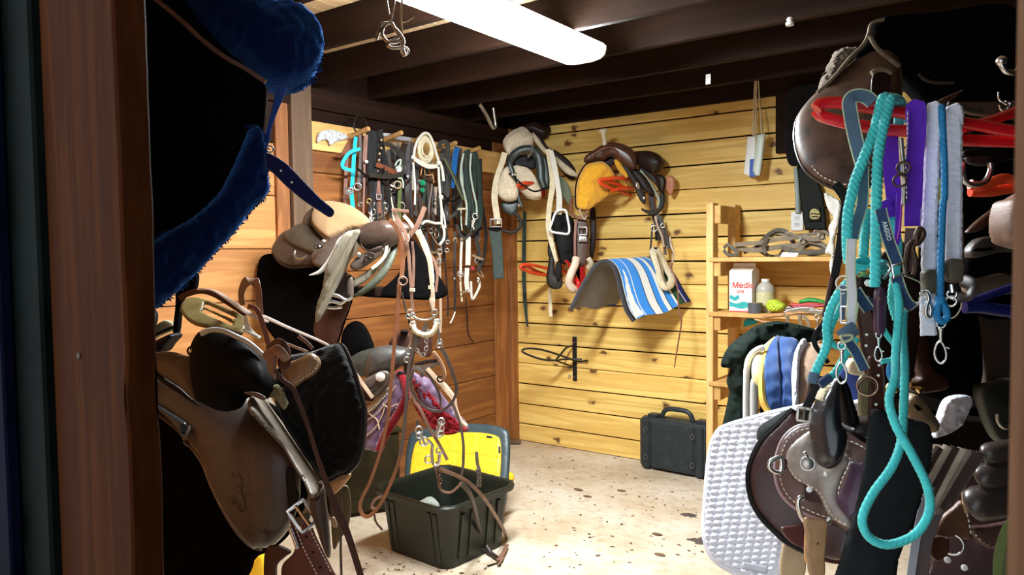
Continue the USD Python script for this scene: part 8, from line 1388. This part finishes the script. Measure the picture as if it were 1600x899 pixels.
# ---------------------------------------------------------------- hooks hanging from the joists at the top
t = Thing('tack_hook', 'four-pronged wire tack hook on chains dangling from the beams beside the lamp', 'hook')
H = lambda p: K(440, 0, .325, p); dh = 2.35
t.add('chain', each([tube(P3(H(p), dh), .0035, 6, k=4) for p in ([(505, -10), (512, 40), (518, 70)], [(545, -10), (535, 50), (525, 110)], [(580, -10), (576, 60), (576, 110), (580, 160)])]), M['steel']); t.add('cord', tube(P3(H([(580, 110), (610, 100), (640, 80)]), dh), .0014, 5, k=4), M['cream'])
for p in ([(520, 110), (480, 115), (465, 160), (455, 190)], [(525, 105), (490, 130), (485, 170), (510, 200), (550, 205), (580, 190)], [(530, 110), (545, 140), (560, 180), (520, 200), (512, 220), (540, 232), (575, 225), (585, 190), (550, 140)]): t.add('prong', tube(P3(H(p), dh), .0055, 8, k=5), M['old_steel'])
t.add('clip', each([ringpx(*H([(592, 245)])[0], 5.5, dh, 1.8), tube(P3(H([(575, 190), (582, 225), (590, 270)]), dh), .006, 7, k=4)]), M['steel']); t.done()
one('nail_plate', obox(WY(3.763 - .001, 1106.5, 124), [(1, 0, 0), (0, 1, 0), (0, 0, 1)], (.013, .001, .026), .0), M['old_steel'], 'small steel mending plate nailed to a ceiling beam', 'plate')
t = Thing('insulator', 'small white porcelain knob under a ceiling beam, right of the lamp', 'knob'); t.add('knob', lathe([(0, 0), (.016, 0), (.018, .012), (.01, .016), (.014, .026), (.008, .034), (0, .034)], WZ(ZJ - .0345, 1234, 40), (0, 0, 1), 14), M['white_plastic']); t.done()

# ---------------------------------------------------------------- dark wooden arms that carry the saddles nearest the door
def arm(label, a_, b_, w_=.09, t_=.05):
    one('saddle_rack', hullbar(np.array(a_), np.array(b_), w_, t_, np.array([0, 0, 1.0])), M['black_stain'], label, 'saddle rack', smooth=False)
c_ = W(1360, 790, 1.80); arm('dark timber arm from the right wall under the tall black fork saddle', (XR - .001, c_[1] + .1, c_[2]), c_ + (0, .02, 0))
c_ = W(1300, 640, 2.42); arm('dark timber arm under the folded horse blankets', (XR - .001, c_[1], c_[2] - .03), W(1190, 640, 2.55) + (0, 0, -.03))
c_ = W(300, 640, 2.22); arm('dark timber arm from the front wall inside the near dark saddle', (c_[0], YF + .041, c_[2]), c_)
c_ = W(1190, 600, 2.985); arm('dark timber arm under the black jacket', (XR - .001, c_[1] + .02, c_[2]), c_ + (-.05, .02, 0))
c_ = W(1300, 655, 2.24); arm('dark timber arm under the royal blue and white pads', (XR - .001, c_[1] + .02, c_[2]), c_ + (-.02, .02, 0))
c_ = W(215, 545, 2.5); arm('dark timber arm from the front wall under the half hidden tooled saddle', (c_[0], YF + .041, c_[2]), c_)
c_ = W(300, 150, 1.62); arm('dark timber arm from the front wall inside the high black saddle', (c_[0], YF + .041, c_[2]), c_)
